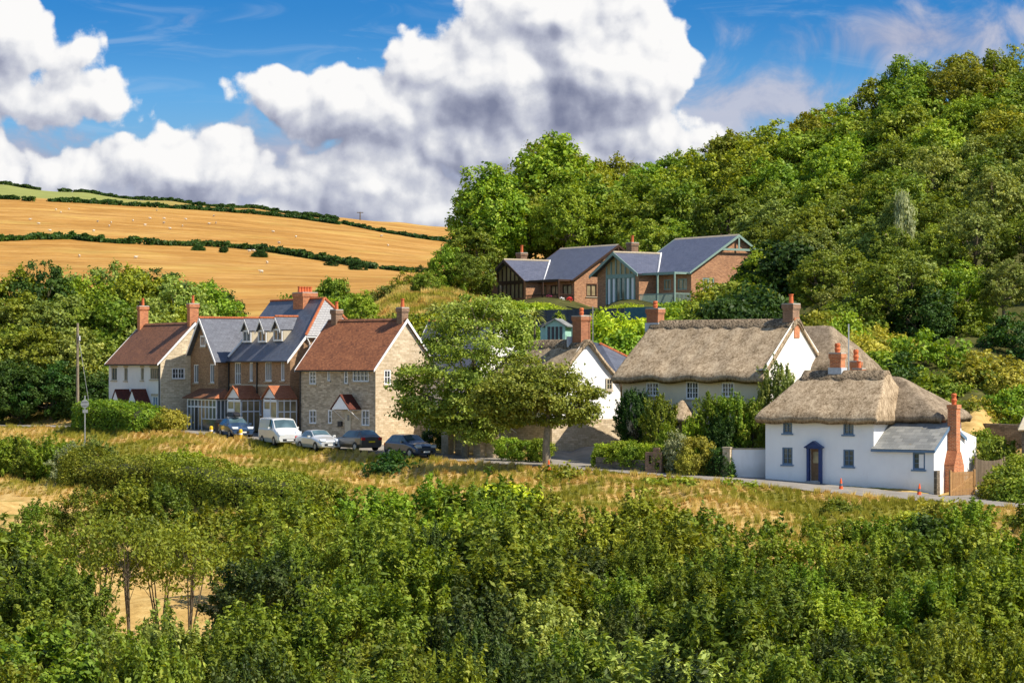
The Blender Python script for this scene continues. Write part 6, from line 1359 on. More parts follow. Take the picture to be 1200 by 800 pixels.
# spiky palms
def palm(px, base_py, top, Y, label, n=46, leafl=1.3, seed=1, tone='pale'):
    rs = np.random.RandomState(seed); x, z = G2(px, Y); zt = Zp(top, Y)-leafl*.55; e = empty('spiky_palm', (x, Y, z), 0, label, 'palm')
    m = MB(); m.tube([(0, 0, -.3), (.05, 0, (zt-z)*.5), (0, 0, zt-z)], [.13, .10, .11], 7); m.build('trunk', M['bark'], e)
    V = []; Q = []
    for k in range(n*3):
        d = sph(rs, 1)[0]; d[2] = abs(d[2])*1.1-.45; d /= np.linalg.norm(d); s = np.cross(d, [0, 0, 1.]); s /= np.linalg.norm(s)+1e-6; l = leafl*rs.uniform(.7, 1.1)
        b = len(V); c = np.array([0, 0, zt-z]); V += [c - s*.03, c + s*.03, c+d*l*.6+s*.045+np.array([0, 0, .06]), c+d*l*.6-s*.045+np.array([0, 0, .06]), c+d*l-np.array([0, 0, .22*l])]; Q += [(b, b+1, b+2, b+3), (b+3, b+2, b+4, b+4)]
    me = bpy.data.meshes.new('fronds'); me.from_pydata([tuple(v) for v in V], [], [q if q[2] != q[3] else q[:3] for q in Q]); me.materials.append(LM[tone]); at = me.attributes.new('rnd', 'FLOAT', 'POINT'); at.data.foreach_set('value', np.repeat(rs.rand(n*3), 5).astype(np.float32)); put(bpy.data.objects.new('fronds', me), e)
palm(626, 400, 361, 199, 'spiky palm behind the thatched ridge, beside the aqua summerhouse', seed=3)
palm(700, 375, 362, 206, 'dark spiky palm in front of the slate blue fence', leafl=1.0, seed=4, tone='mid')
palm(812, 372, 352, 205, 'spiky palm below the verandah railing', leafl=1.3, seed=5, tone='bright')
palm(985, 325, 303, 226, 'spiky palm high on the wooded slope', leafl=1.4, seed=6, tone='gold')
palm(1010, 395, 378, 190, 'spiky palm near the aerial pole', leafl=1.1, seed=7, tone='olive')
palm(655, 400, 366, 207, 'small spiky palm next to the red brick chimney', leafl=.8, seed=8, tone='mid')

# ---------------------------------------------------------------- hedgerows, trees and sheep on the far hill
def far_hedge(label, pts, h, seed, tone='dark', y0=300, y1=1500, w=2.5):
    rs = np.random.RandomState(seed); P = []
    for i in range(len(pts)-1):
        (a, b), (c, d) = pts[i], pts[i+1]; n = max(2, int(abs(c-a)/6))
        for k in range(n): t = k/n; P.append((a+(c-a)*t, b+(d-b)*t))
    P.append(pts[-1]); W_ = [(X(px, Y_on_ground(px, py, y0, y1)), Y_on_ground(px, py, y0, y1)) for px, py in P]; W_ = np.array(W_)
    seg = np.r_[0, np.cumsum(np.hypot(*np.diff(W_, axis=0).T))]; Lt = seg[-1]; m = int(min(26000, Lt*70)); s = rs.uniform(0, Lt, m)
    nb = max(3, int(Lt/3.2)); bs = np.sort(rs.uniform(0, Lt, nb)); bh = rs.uniform(.7, 1.1, nb); j = np.clip(np.searchsorted(bs, s), 0, nb-1); hh = .8*h*bh[j]; u = np.abs(s-bs[j])/max(1.5, Lt/nb)
    hh = hh*(1-.35*np.clip(u, 0, 1)**2)
    x = np.interp(s, seg, W_[:, 0]); y = np.interp(s, seg, W_[:, 1]); g = terr(x, y); ang = rs.uniform(0, math.pi, m); rr = rs.uniform(.75, 1.0, m)
    C = np.stack([x + rs.normal(0, .4, m), y + np.cos(ang)*w/2*rr, g + np.sin(ang)**.6*hh*rr], 1); C0 = C[0].copy(); C0[2] = g[0]
    nr_ = np.stack([rs.normal(0, .2, m), np.cos(ang), np.sin(ang)+.3], 1)
    e = empty('hedgerow', tuple(C0), 0, label, 'hedgerow'); put(bpy.data.objects.new('foliage', leaf_mesh('foliage', C-C0, nr_, .85, LM[tone], seed, (np.floor(s/2.0).astype(int)*37 % 53)/53.)), e)
far_hedge('short hedgerow along the skyline above the green field', [(-40, 213), (0, 216.5), (25, 219), (47, 221.5)], 2.8, 101)
far_hedge('little clump of hedgerow alone on the skyline', [(68, 222.5), (83, 224.5)], 2.6, 102)
far_hedge('long thin hedgerow running down the skyline', [(87, 225), (140, 229.5), (200, 236), (260, 241), (300, 245), (345, 251), (395, 259)], 2.8, 103)
far_hedge('broken hedgerow between green and golden fields', [(-40, 232), (0, 234), (22, 235)], 3.0, 104); far_hedge('two small bushes in the hedgerow gap', [(27, 236), (40, 237)], 2.8, 105)
far_hedge('dark hedgerow dividing the green strip from the golden field', [(57, 237), (100, 239), (150, 242), (200, 245), (250, 248), (300, 252), (350, 257), (398, 264)], 3.2, 106, w=4)
far_hedge('hedgerow curving down the fields towards the wood', [(402, 263), (425, 268), (450, 273), (490, 280), (520, 284), (560, 290)], 2.4, 107)
far_hedge('hedgerow across the golden hill with a gap at its end', [(-40, 284), (0, 283.5), (35, 282), (60, 281.5), (85, 281), (110, 284), (140, 286), (166, 287)], 3.0, 108)
far_hedge('long dense hedgerow slanting down the golden hill', [(170, 287.5), (200, 288.5), (240, 289.5), (270, 291), (300, 294), (330, 298), (360, 303), (400, 310), (440, 316)], 2.9, 109, w=4)
far_hedge('low hedgerow end near the knoll', [(448, 316), (465, 318), (484, 320)], 1.5, 110)
for px, py, t, w, lb in ((262, 297, 289, 3.2, 'lone round tree on the golden hill'), (304, 302, 293, 5.5, 'lone windswept tree on the golden hill, lower of two'), (232, 294, 287, 5, 'low thorn bush beside the long hedgerow'), (388, 312, 306, 5, 'low thorn tree under the slanting hedgerow'), (420, 317, 306, 6, 'broad dark bush at the lower end of the hedgerow'), (494, 320, 312, 7, 'dark bush above the knoll')):
    Y = Y_on_ground(px, py, 300, 1500); x = X(px, Y); z = tz(x, Y); tree('dome' if t < 300 else 'wood1', 'dark', x, Y, Zp(t, Y), z, w, lb)
def sheep_mesh():
    m = MB(); rings = [(-.62, .10, .72), (-.5, .27, .68), (-.2, .34, .66), (.15, .34, .67), (.42, .27, .70), (.55, .14, .80), (.70, .11, .92), (.86, .10, .88), (.98, .05, .80)]
    for x, r, z in rings: m.v += [(x, r*math.cos(a*math.pi/4), z + r*math.sin(a*math.pi/4)) for a in range(8)]
    for k in range(len(rings)-1): m.f += [(k*8+i, k*8+(i+1) % 8, (k+1)*8+(i+1) % 8, (k+1)*8+i) for i in range(8)]
    for lx in (-.4, .35):
        for ly in (-.14, .14): m.cyl((lx, ly, 0), (lx, ly, .5), .045, .06, 5)
    return m
SM = mixed('sheep_fleece', (.48, .42, .33), (.58, .52, .43), 6, .95); sh0 = None
for k in range(34):
    px = rng.choice([rng.uniform(15, 200), rng.uniform(30, 260), rng.uniform(180, 530)]); py = rng.uniform(243, 275) if px < 260 else rng.uniform(272, 300)
    if k % 7 == 0: px, py = rng.uniform(20, 420), rng.uniform(300, 325)
    Y = Y_on_ground(px, py, 300, 1400); x = X(px, Y)
    if sh0 is None: sh0 = sheep_mesh().build('sheep', SM, smooth=True); o = sh0
    else: o = sh0.copy(); COL.objects.link(o)
    o.location = (x, Y, tz(x, Y)); o.rotation_euler = (0, 0, rng.uniform(0, 6.28)); o.scale = (.9,)*3; tag(o, 'pale sheep grazing on the golden hillside', 'sheep', 'sheep scattered over the golden fields')

# ---------------------------------------------------------------- long grass on the bank
def grass_mat():
    m, g = new_mat('long_grass'); v = objc(g); n1 = g.noise(v, .16, 5, .6); n2 = g.noise(v, .5, 4, .6)
    at = g.n('ShaderNodeAttribute', attribute_name='rnd').outputs['Fac']
    straw = g.ramp(at, [(0, (.31, .21, .055)), (.5, (.55, .42, .13)), (1, (.76, .64, .28))])
    rust = g.ramp(at, [(0, (.28, .14, .03)), (1, (.62, .40, .12))])
    green = g.ramp(at, [(0, (.11, .12, .014)), (.6, (.28, .27, .035)), (1, (.46, .41, .09))])
    c = g.mix(g.ss(n2, .50, .66), straw, rust); c = g.mix(g.ss(g.m('ADD', n1, g.m('MULTIPLY', g.m('SUBTRACT', at, .5), .12)), .43, .55), c, green)
    c = g.mix(1.0, c, (1.15, 1.12, 1.0), 'MULTIPLY'); d = g.n('ShaderNodeBsdfDiffuse'); g.put(d.inputs[0], c); t = g.n('ShaderNodeBsdfTranslucent'); g.put(t.inputs[0], c); ms = g.n('ShaderNodeMixShader', i_Fac=.45); g.put(ms.inputs[1], d.outputs[0]); g.put(ms.inputs[2], t.outputs[0])
    o = g.n('ShaderNodeOutputMaterial'); g.put(o.inputs[0], ms.outputs[0]); return m
def grass(n, seed):
    rs = np.random.RandomState(seed); s = rs.uniform(0, nr-1.01, n*2); i = s.astype(int); keep = (ROAD[i, 1] < 245); 
    d = ROADW + .1 + 26*rs.rand(n*2)**1.25
    # tufts: cluster the blades
    back = rs.rand(n*2) < .06; d = np.where(back, -(ROADW+.3+3.5*rs.rand(n*2)), d)
    x = ROAD[i, 0]+Nn[i, 0]*d; y = ROAD[i, 1]+Nn[i, 1]*d; f = s-i; x += f*(ROAD[np.minimum(i+1, nr-1), 0]-ROAD[i, 0]); y += f*(ROAD[np.minimum(i+1, nr-1), 1]-ROAD[i, 1])
    tx = np.round(x/.55)*.55 + .22*np.sin(np.round(y/.55)*7.1); ty = np.round(y/.55)*.55 + .22*np.sin(np.round(x/.55)*5.3); k_ = rs.uniform(.15, .75, n*2); x = x*(1-k_)+tx*k_; y = y*(1-k_)+ty*k_
    pxx = 600 + F*x/y; m = keep & (pxx > -260) & (pxx < 1420) & (y > 112) & ~(back & (pxx > 205))
    # nothing on the house plots or the track
    x, y = x[m][:n], y[m][:n]; z = ground(x, y); n = len(x)
    cell = (np.round(x/.55)*13.7+np.round(y/.55)*7.9) % 1.0
    h = (.12+.34*cell)*rs.uniform(.6, 1.3, n)*np.clip(.45+.55*rs.rand(n), 0, 1); w = rs.uniform(.014, .036, n); a = rs.uniform(0, 6.283, n); lx = rs.normal(.0, .32, n)*h + .12*h; ly = rs.normal(0, .32, n)*h
    ca, sa = np.cos(a)*w, np.sin(a)*w
    p0 = np.stack([x-ca, y-sa, z-.03], 1); p1 = np.stack([x+ca, y+sa, z-.03], 1); p2 = np.stack([x+lx, y+ly, z+h], 1)
    co = np.stack([p0, p1, p2], 1).reshape(-1, 3)
    me = np_mesh('grass', co, np.arange(3*n).reshape(-1, 3), grass_mat(), {'rnd': np.repeat(np.clip(.5*cell+.5*rs.rand(n), 0, 1), 3)}, nv=3)
    o = bpy.data.objects.new('grass', me); put(o); tag(o, 'long dry grass and green tufts covering the bank below the road', 'grass', kind='stuff')
grass(460000, 5)

def knoll_grass(n, seed):
    rs = np.random.RandomState(seed); px = rs.uniform(395, 570, n); Y = rs.uniform(205, 275, n); x = X(px, Y); y = Y; z = ground(x, y)
    cell = (np.round(x/1.1)*13.7+np.round(y/1.1)*7.9) % 1.0; h = (.25+.5*cell)*rs.uniform(.6, 1.2, n); w = rs.uniform(.04, .09, n); a = rs.uniform(0, 6.283, n)
    p0 = np.stack([x-np.cos(a)*w, y-np.sin(a)*w, z-.05], 1); p1 = np.stack([x+np.cos(a)*w, y+np.sin(a)*w, z-.05], 1); p2 = np.stack([x+rs.normal(0, .2, n), y+rs.normal(0, .2, n), z+h], 1)
    me = np_mesh('dry_grass', np.stack([p0, p1, p2], 1).reshape(-1, 3), np.arange(3*n).reshape(-1, 3), bpy.data.materials['long_grass'], {'rnd': np.repeat(np.clip(.5*cell+.5*rs.rand(n), 0, 1), 3)}, nv=3)
    o = bpy.data.objects.new('dry_grass', me); put(o); tag(o, 'dry straw-coloured grass on the knoll behind the houses', 'grass', kind='stuff')
knoll_grass(60000, 9)
# ---------------------------------------------------------------- vehicles
def paint(name, c, metallic=.0, rough=.3): m, g = new_mat(name); return finish(m, g, c, rough, None, spec=.5, coat=.8, metallic=metallic)
M['car_silver'] = paint('silver_car_paint', (.60, .62, .64, 1)[:3], .35, .3); M['car_white'] = paint('pale_silver_van_paint', (.66, .67, .67), .1, .35); M['car_grey'] = paint('bronze_grey_car_paint', (.115, .105, .10), .4, .32)
M['car_navy'] = paint('dark_blue_car_paint', (.028, .045, .095), .3, .3); M['car_blue'] = paint('mid_blue_car_paint', (.035, .075, .16), .3, .3)
M['tyre'] = mixed('tyre_rubber', (.012, .012, .012), (.02, .02, .02), 9, .85); M['rim'] = mixed('alloy_rim', (.30, .31, .32), (.42, .43, .44), 9, .35, metallic=.6)
M['lamp_glass'] = paint('headlamp_glass', (.55, .60, .66), .2, .15); M['tail_red'] = paint('tail_lamp_red', (.55, .02, .015), 0, .25); M['plate_yellow'] = mixed('yellow_number_plate', (.80, .60, .02), (.85, .66, .03), 9, .5); M['plate_white'] = mixed('white_number_plate', (.7, .7, .68), (.78, .78, .76), 9, .5)
M['windscreen'] = glassmat('car_glass', (.05, .085, .10), .05)

def car(name, label, cat, px, py, Y, heading, st, Wd, pm, wheels, wr=.31, wins=(), cabin=None, dark_trim=True, front_lamp=(.62, .78), roofrail=False, plate_f=True, group='vehicles parked in a line along the lane', van=False, tail=(.75, .95)):
    """body lofted through stations (x from the nose, z under, z belt, z top, half width belt factor, half width top factor)"""
    x0, y0 = X(px, Y), Y; z0 = gz(x0, y0) + .05; e = empty(name, (x0, y0, z0), heading, label, cat, group); w = Wd/2
    ring = []
    for (x, zl, zb, zt, kb, kt) in st:
        b = w*kb; t = w*kt; crown_ = .035
        ring.append([(x, -b*.90, zl), (x, -b, zl+(zb-zl)*.35), (x, -b*.995, zb-.05), (x, -b*.965, zb), (x, -t, zt-.04), (x, -t*.80, zt), (x, 0, zt+crown_), (x, t*.80, zt), (x, t, zt-.04), (x, b*.965, zb), (x, b*.995, zb-.05), (x, b, zl+(zb-zl)*.35), (x, b*.90, zl)])
    L = st[-1][0]; n = 13; body = MB(); gl = MB(); 
    for r in ring: body.v += r
    side = set(); 
    for k in range(len(st)-1):
        xa, xb = st[k][0], st[k+1][0]
        for j in range(n-1):
            q = [k*n+j, k*n+j+1, (k+1)*n+j+1, (k+1)*n+j]; glass = None
            if j in (3, 8) and any(a <= xa and xb <= b for a, b in cabin['side']): glass = 'side_window'
            if j in (4, 5, 6, 7) and cabin['screen'][0] <= xa and xb <= cabin['screen'][1]: glass = 'windscreen'
            if j in (4, 5, 6, 7) and cabin.get('rear') and cabin['rear'][0] <= xa and xb <= cabin['rear'][1]: glass = 'rear_window'
            if glass: side.add((glass, k, j))
            body.f.append(tuple(q))
        body.f.append((k*n, (k+1)*n, (k+1)*n+n-1, k*n+n-1))
    body.f += [tuple(range(n)), tuple((len(st)-1)*n+i for i in range(n-1, -1, -1))]
    bo = body.build('body', M[pm], e, smooth=False)
    bv = bo.modifiers.new('bevel', 'BEVEL'); bv.width = .03; bv.segments = 2; bv.limit_method = 'ANGLE'; bv.angle_limit = R(25)
    # glass sits a few millimetres proud of the shell, inset from its edges
    for kind in ('side_window', 'windscreen', 'rear_window'):
        for sgn in ((-1, 1) if kind == 'side_window' else (0,)):
            mm = MB()
            for (g_, k, j) in sorted(side):
                if g_ != kind or (kind == 'side_window' and (j == 3) != (sgn == -1)): continue
                A, B, C, D = [Vector(ring[a][b]) for a, b in ((k, j), (k, j+1), (k+1, j+1), (k+1, j))]; c = (A+B+C+D)/4; nrm = (B-A).cross(D-A)
                if nrm.length < 1e-6: nrm = (C-B).cross(A-B)
                nrm.normalize()
                if nrm.dot(c-Vector((L/2, 0, .8))) < 0: nrm = -nrm
                if kind == 'side_window': qq = [p + (c-p)*.10 + nrm*.012 for p in (A, B, C, D)]
                else: qq = [p + nrm*.012 for p in (A, B, C, D)]; qq = [Vector((p.x, p.y*.93, p.z)) for p in qq]
                mm.poly(qq)
            if mm.f: mm.build(kind, M['windscreen'], e)
    for xw in wheels:
        for sy in (-1, 1):
            mm = MB(); y_ = sy*(w-.10)
            mm.cyl((xw, y_-.11*1, wr-.03), (xw, y_+.11, wr-.03), wr, wr, 20); wo = mm.build('wheel', M['tyre'], e)
            mm = MB(); yy = y_+sy*.112; mm.cyl((xw, yy, wr-.03), (xw, yy+sy*.012, wr-.03), wr*.62, wr*.58, 14); mm.build('rim', M['rim'], wo)
            mm = MB()
            for a in range(5): an = a*2*math.pi/5; mm.box(-.001, .001, 0, 0, 0, 0) if False else None
    xf = st[1][0]; 
    for sy in (-1, 1):
        mm = MB(); y_ = sy*w*.66; zc = front_lamp[0]; zd = front_lamp[1]; mm.slab([(xf*.5-.02, y_-.20, zc), (xf*.5-.02, y_+.20, zc), (xf+.10, y_+.22+(.05 if sy > 0 else 0), zd), (xf+.06, y_-.22-(.05 if sy < 0 else 0), zd)], .08); mm.build('headlight', M['lamp_glass'], e)
        mm = MB(); mm.box(L-.10, L+.012, sy*w*.62 if sy > 0 else -w*.94, w*.94 if sy > 0 else -w*.62, tail[0], tail[1]); mm.build('tail_light', M['tail_red'], e)
        mm = MB(); xm_c = cabin['side'][0][0]+.12; mm.box(xm_c-.06, xm_c+.08, sy*(w+.0) if sy > 0 else -w-.2, (w+.2) if sy > 0 else -w, st[4][2]+.02, st[4][2]+.16); mm.build('mirror', M[pm], e)
    mm = MB(); mm.box(-.02, .03, -w*.55, w*.55, .34, .50); mm.build('grille', M['black'], e)
    if plate_f: mm = MB(); mm.box(-.035, -.021, -.26, .26, .36, .47); mm.build('number_plate', M['plate_white'], e)
    mm = MB(); mm.box(L+.013, L+.025, -.26, .26, tail[0]-.17 if not van else .5, tail[0]-.06 if not van else .61); mm.build('number_plate', M['plate_yellow'], e)
    # wheel arches
    for xw in wheels:
        for sy in (-1, 1):
            mm = MB(); y_ = sy*(w+.002); k = 10
            for i in range(k+1):
                a = math.pi*i/k; mm.v += [(xw+math.cos(a)*(wr+.06), y_-sy*.02, wr-.05+math.sin(a)*(wr+.06)), (xw+math.cos(a)*(wr-.03), y_-sy*.02, wr-.05+math.sin(a)*(wr-.03))]
                mm.v += [(xw+math.cos(a)*(wr+.06), y_+sy*.012, wr-.05+math.sin(a)*(wr+.06)), (xw+math.cos(a)*(wr-.03), y_+sy*.012, wr-.05+math.sin(a)*(wr-.03))]
            for i in range(k): b = i*4; mm.f += [(b+2, b+3, b+7, b+6), (b, b+4, b+5, b+1), (b, b+2, b+6, b+4), (b+1, b+5, b+7, b+3)]
            mm.build('wheel_arch', M['black'], e)
    return e
HATCH = [(0, .30, .48, .60, .80, .72), (.12, .20, .62, .72, .93, .86), (.55, .19, .76, .86, .99, .90), (1.15, .19, .88, .96, 1, .90), (1.45, .19, .92, 1.08, 1, .80), (2.0, .19, .94, 1.42, 1, .70), (2.25, .19, .95, 1.45, 1, .69), (3.3, .19, .97, 1.45, 1, .69), (3.55, .19, .98, 1.42, 1, .68), (4.0, .20, .98, 1.10, .97, .78), (4.2, .28, .80, .92, .90, .80)]
SALOON = [(0, .30, .46, .58, .80, .72), (.12, .20, .60, .70, .93, .86), (.6, .19, .74, .84, .99, .90), (1.25, .19, .86, .94, 1, .90), (1.6, .19, .90, 1.08, 1, .78), (2.15, .19, .92, 1.38, 1, .68), (2.4, .19, .93, 1.42, 1, .67), (3.1, .19, .94, 1.41, 1, .67), (3.35, .19, .94, 1.36, 1, .68), (3.85, .20, .94, 1.02, 1, .80), (4.5, .22, .86, .96, .95, .85), (4.65, .30, .76, .86, .88, .8)]
VAN = [(0, .32, .62, .78, .82, .74), (.14, .22, .78, .92, .95, .88), (.6, .20, .98, 1.12, 1, .92), (1.0, .20, 1.10, 1.28, 1, .90), (1.65, .20, 1.18, 1.84, 1, .84), (1.95, .20, 1.18, 1.94, 1, .84), (2.35, .20, 1.18, 1.96, 1, .84), (4.9, .20, 1.18, 1.95, 1, .84), (5.0, .24, 1.16, 1.92, .98, .83)]
cabH = dict(side=[(1.45, 2.25), (2.25, 3.3), (3.3, 3.6)], screen=(1.45, 2.0), rear=(3.55, 4.0)); cabS = dict(side=[(1.6, 2.4), (2.4, 3.1), (3.1, 3.4)], screen=(1.6, 2.15), rear=(3.35, 3.85)); cabV = dict(side=[(1.65, 2.35)], screen=(1.0, 1.65), rear=None)
def hd(deg): return R(deg)
# nose direction: local -x. heading h: the car's +x (towards its tail) points to angle h in the world
car('parked_car', 'blue car with black roof box parked nearest the terrace porches', 'car', 285, 510, 185.0, R(112), HATCH, 1.78, 'car_blue', (.78, 3.35), cabin=cabH)
def roof_box():
    c = bpy.data.objects[-1] if False else None
vx = X(346, 177.5)
car('van', 'pale silver panel van parked between the blue car and the silver saloon', 'van', 340, 517, 177.6, R(112), VAN, 1.96, 'car_white', (.95, 4.0), wr=.34, cabin=cabV, van=True, front_lamp=(.74, 1.0), tail=(.9, 1.3))
car('parked_car', 'silver saloon car parked between the van and the grey hatchback', 'car', 388, 520, 173.4, R(118), SALOON, 1.80, 'car_silver', (.82, 3.62), cabin=cabS)
car('parked_car', 'bronze grey hatchback showing its tail lights and yellow plate', 'car', 400, 524, 175.2, R(-55), HATCH, 1.80, 'car_grey', (.78, 3.35), cabin=cabH)
car('parked_car', 'dark blue compact car parked under the edge of the large roadside tree', 'car', 500, 530, 167.0, R(125), [(a, b, c*1.06, d*1.08, e_, f_) for a, b, c, d, e_, f_ in HATCH], 1.82, 'car_navy', (.78, 3.35), wr=.34, cabin=cabH, front_lamp=(.66, .84))
# roof box on the blue car
ex = X(285, 185.0); c0 = Vector((ex, 185.0, gz(ex, 185.0)+.05)); Rm = Matrix.Rotation(R(112), 4, 'Z')
e = empty('roof_box', c0 + Rm @ Vector((2.75, 0, 1.5)), R(112), 'black roof box on top of the blue car', 'roof box')
m = MB()
for x_, hw, zl, zh in ((-1.05, .12, .12, .18), (-.9, .30, .06, .30), (-.4, .38, .05, .40), (.5, .38, .05, .42), (.85, .32, .06, .36), (.95, .2, .12, .24)):
    m.v += [(x_, -hw, zl+.06), (x_, -hw*.8, zl), (x_, hw*.8, zl), (x_, hw, zl+.06), (x_, hw*.85, zh), (x_, -hw*.85, zh)]
for k in range(5): m.f += [(k*6+i, k*6+(i+1) % 6, (k+1)*6+(i+1) % 6, (k+1)*6+i) for i in range(6)]
m.f += [(0, 1, 2, 3, 4, 5), (35, 34, 33, 32, 31, 30)]; m.build('shell', M['black'], e, smooth=False)
for x_ in (-.45, .45): m = MB(); m.box(x_-.03, x_+.03, -.62, .62, -.04, .02); m.build('crossbar', M['steel'], e)

# ---------------------------------------------------------------- street things
def cone(px, Y, h, label, lean=0, old=True, group=None):
    x, z = G2(px, Y); e = empty('traffic_cone', (x, Y, z), .4, label, 'traffic cone', group); e.rotation_euler = (0, lean, .4)
    m = MB(); m.box(-.19, .19, -.19, .19, 0, .035); m.build('base', M['black'], e)
    m = MB(); m.lathe(0, 0, [(.15, .035), (.13, h*.12), (.11, h*.34)], 14); m.build('cone', M['cone_orange'], e)
    m = MB(); m.lathe(0, 0, [(.112, h*.342), (.085, h*.58)], 14); m.build('band', M['reflective'], e)
    m = MB(); m.lathe(0, 0, [(.084, h*.582), (.055, h*.8), (.03, h*.97), (.012, h)], 14); m.build('tip', M['cone_orange'], e)
cone(985.5, 147.1, .74, 'orange traffic cone with dark band standing by the middle of the cottage wall')
cone(1077, 144.6, .74, 'orange traffic cone near the lean-to window end of the cottage', .05)
cone(66, 172, .75, 'faded orange traffic cone among the long grass on the bank')
cone(643, 157.6, .72, 'red-orange traffic cone at the foot of the pale-trunked tree')
def bollard(px, Y, label):
    x, z = G2(px, Y); e = empty('marker_post', (x, Y, z), 0, label, 'marker post'); m = MB(); m.lathe(0, 0, [(.14, -.1), (.14, .62), (.11, .70), (.05, .72)], 12); m.build('post', M['yellow'], e); m = MB(); m.lathe(0, 0, [(.146, .30), (.146, .42)], 12); m.build('band', M['paint_white'], e)
bollard(247.5, 188.5, 'yellow marker post in the verge in front of the bay window'); bollard(282, 184.6, 'yellow marker post in the verge beside the blue car')
# round sign seen from behind
x, z = G2(99.5, 178); e = empty('road_sign', (x, 178, z), .0, 'round road sign on a thin grey pole, seen from behind', 'road sign')
m = MB(); m.cyl((0, 0, -.4), (0, 0, Zp(467, 178)-z+.2), .045, .045, 8); m.build('pole', M['steel'], e)
m = MB(); zc = Zp(473.5, 178)-z; m.cyl((0, -.02, zc), (0, -.05, zc), .30, .30, 24); m.build('sign_disc', M['steel'], e); m = MB(); m.box(-.16, .22, -.05, -.025, zc-.66, zc-.42); m.build('small_plate', M['steel'], e)
for zz_ in (-.15, .12): m = MB(); m.box(-.22, .22, -.075, -.051, zc+zz_, zc+zz_+.04); m.build('rail', M['reflective'], e)
# telegraph pole with stay wire
x, z = G2(91, 208); e = empty('telegraph_pole', (x, 208, z), 0, 'weathered wooden telegraph pole against the dark grove', 'telegraph pole'); zt = Zp(379, 208)-z
m = MB(); m.cyl((0, 0, -.5), (0, 0, zt), .15, .10, 10); m.build('pole', M['bark_pale'], e); m = MB(); m.tube([(.05, -.1, zt-.9), (1.3, -.3, .3)], [.02, .02], 5); m.build('stay_wire', M['steel'], e); m = MB(); m.cyl((.2, -.15, zt-1.5), (.2, -.15, zt-1.1), .06, .06, 8); m.build('insulator', M['paint_white'], e)
# far pole on the skyline
Yp = Y_on_ground(422, 258.5, 900, 1500); x = X(422, Yp); e = empty('power_pole', (x, Yp, tz(x, Yp)), 0, 'tiny power pole with a crossbar on the far skyline', 'power pole'); m = MB(); m.cyl((0, 0, -.5), (0, 0, 4.6), .35, .3, 6); m.build('pole', M['bark'], e); m = MB(); m.box(-1.8, 1.8, -.15, .15, 4.0, 4.4); m.build('crossbar', M['bark'], e)
# wheelie bins
for px, Y, lb in ((257.5, 189.3, 'black wheeled bin standing next to the brick bay'), (262.5, 188.4, 'black wheeled bin next to the first porch'), (268, 187.3, 'black wheeled bin nearest the blue car')):
    x, z = G2(px, Y); e = empty('wheeled_bin', (x, Y, z), -.9, lb, 'wheeled bin'); m = MB(); m.add([(-.22, -.25, .08), (.22, -.25, .08), (.22, .22, .08), (-.22, .22, .08), (-.29, -.33, .98), (.29, -.33, .98), (.29, .30, .98), (-.29, .30, .98)], [(0, 3, 2, 1), (4, 5, 6, 7), (0, 1, 5, 4), (1, 2, 6, 5), (2, 3, 7, 6), (3, 0, 4, 7)]); m.build('body', M['black'], e)
    m = MB(); m.prism([(-.36, .985), (.33, .985), (.33, 1.06), (-.36, 1.02)], -.31, .31, 'x'); m.build('lid', M['black'], e)
    for sx in (-.24, .24): m = MB(); m.cyl((sx-.03, .24, .10), (sx+.03, .24, .10), .10, .10, 12); m.build('wheel', M['tyre'], e)
x, z = G2(198, 196); e = empty('recycling_bin', (x, 196, z), .3, 'small blue-lidded recycling bin by the end of the long hedge', 'bin'); m = MB(); m.box(-.28, .28, -.3, .3, .05, .95); m.build('body', M['stone_grey'], e); m = MB(); m.box(-.31, .31, -.33, .33, .952, 1.02); m.build('lid', M['blue_grey'], e)

# ---------------------------------------------------------------- walls, fences, gates
def wall_run(name, label, cat, pts, th, mat, top=None, capm=None, h=None, zb=-.4):
    """pts: (px, Y, py of the top) or with h a constant height above ground"""
    W_ = [(X(a[0], a[1]), a[1]) for a in pts]; x0, y0 = W_[0]; z0 = gz(x0, y0); e = empty(name, (x0, y0, z0), 0, label, cat); m = MB(); c = MB()
    dense = []
    for i in range(len(W_)-1):
        n = max(1, int(math.hypot(W_[i+1][0]-W_[i][0], W_[i+1][1]-W_[i][1])/1.2))
        for k in range(n): t = k/n; x = W_[i][0]*(1-t)+W_[i+1][0]*t; y = W_[i][1]*(1-t)+W_[i+1][1]*t; dense.append((x, y, (Zp(pts[i][2], pts[i][1])*(1-t)+Zp(pts[i+1][2], pts[i+1][1])*t) if h is None else gz(x, y)+h))
    dense.append((*W_[-1], Zp(pts[-1][2], pts[-1][1]) if h is None else gz(*W_[-1])+h))
    D = np.array(dense); T_ = np.gradient(D[:, :2], axis=0); T_ /= np.linalg.norm(T_, axis=1)[:, None]; N_ = np.stack([T_[:, 1], -T_[:, 0]], 1)*th/2
    def strip(mb, off, za, zb_):
        b0 = len(mb.v)
        for i in range(len(D)):
            for (sg, zz_) in ((1, za(i)), (1, zb_(i)), (-1, zb_(i)), (-1, za(i))): mb.v.append((D[i, 0]+N_[i, 0]*sg*off-x0, D[i, 1]+N_[i, 1]*sg*off-y0, zz_-z0))
        for i in range(len(D)-1):
            for j in range(4): a = b0+i*4; mb.f.append((a+j, a+(j+1) % 4, a+4+(j+1) % 4, a+4+j))
        mb.f += [(b0, b0+3, b0+2, b0+1), tuple(b0+(len(D)-1)*4+j for j in range(4))]
    strip(m, 1, lambda i: gz(D[i, 0], D[i, 1])+zb, lambda i: D[i, 2]); m.build('wall' if cat != 'fence' else 'boards', M[mat], e)
    if capm: strip(c, 1.15, lambda i: D[i, 2]+.003, lambda i: D[i, 2]+.09); c.build('coping', M[capm], e)
    return e
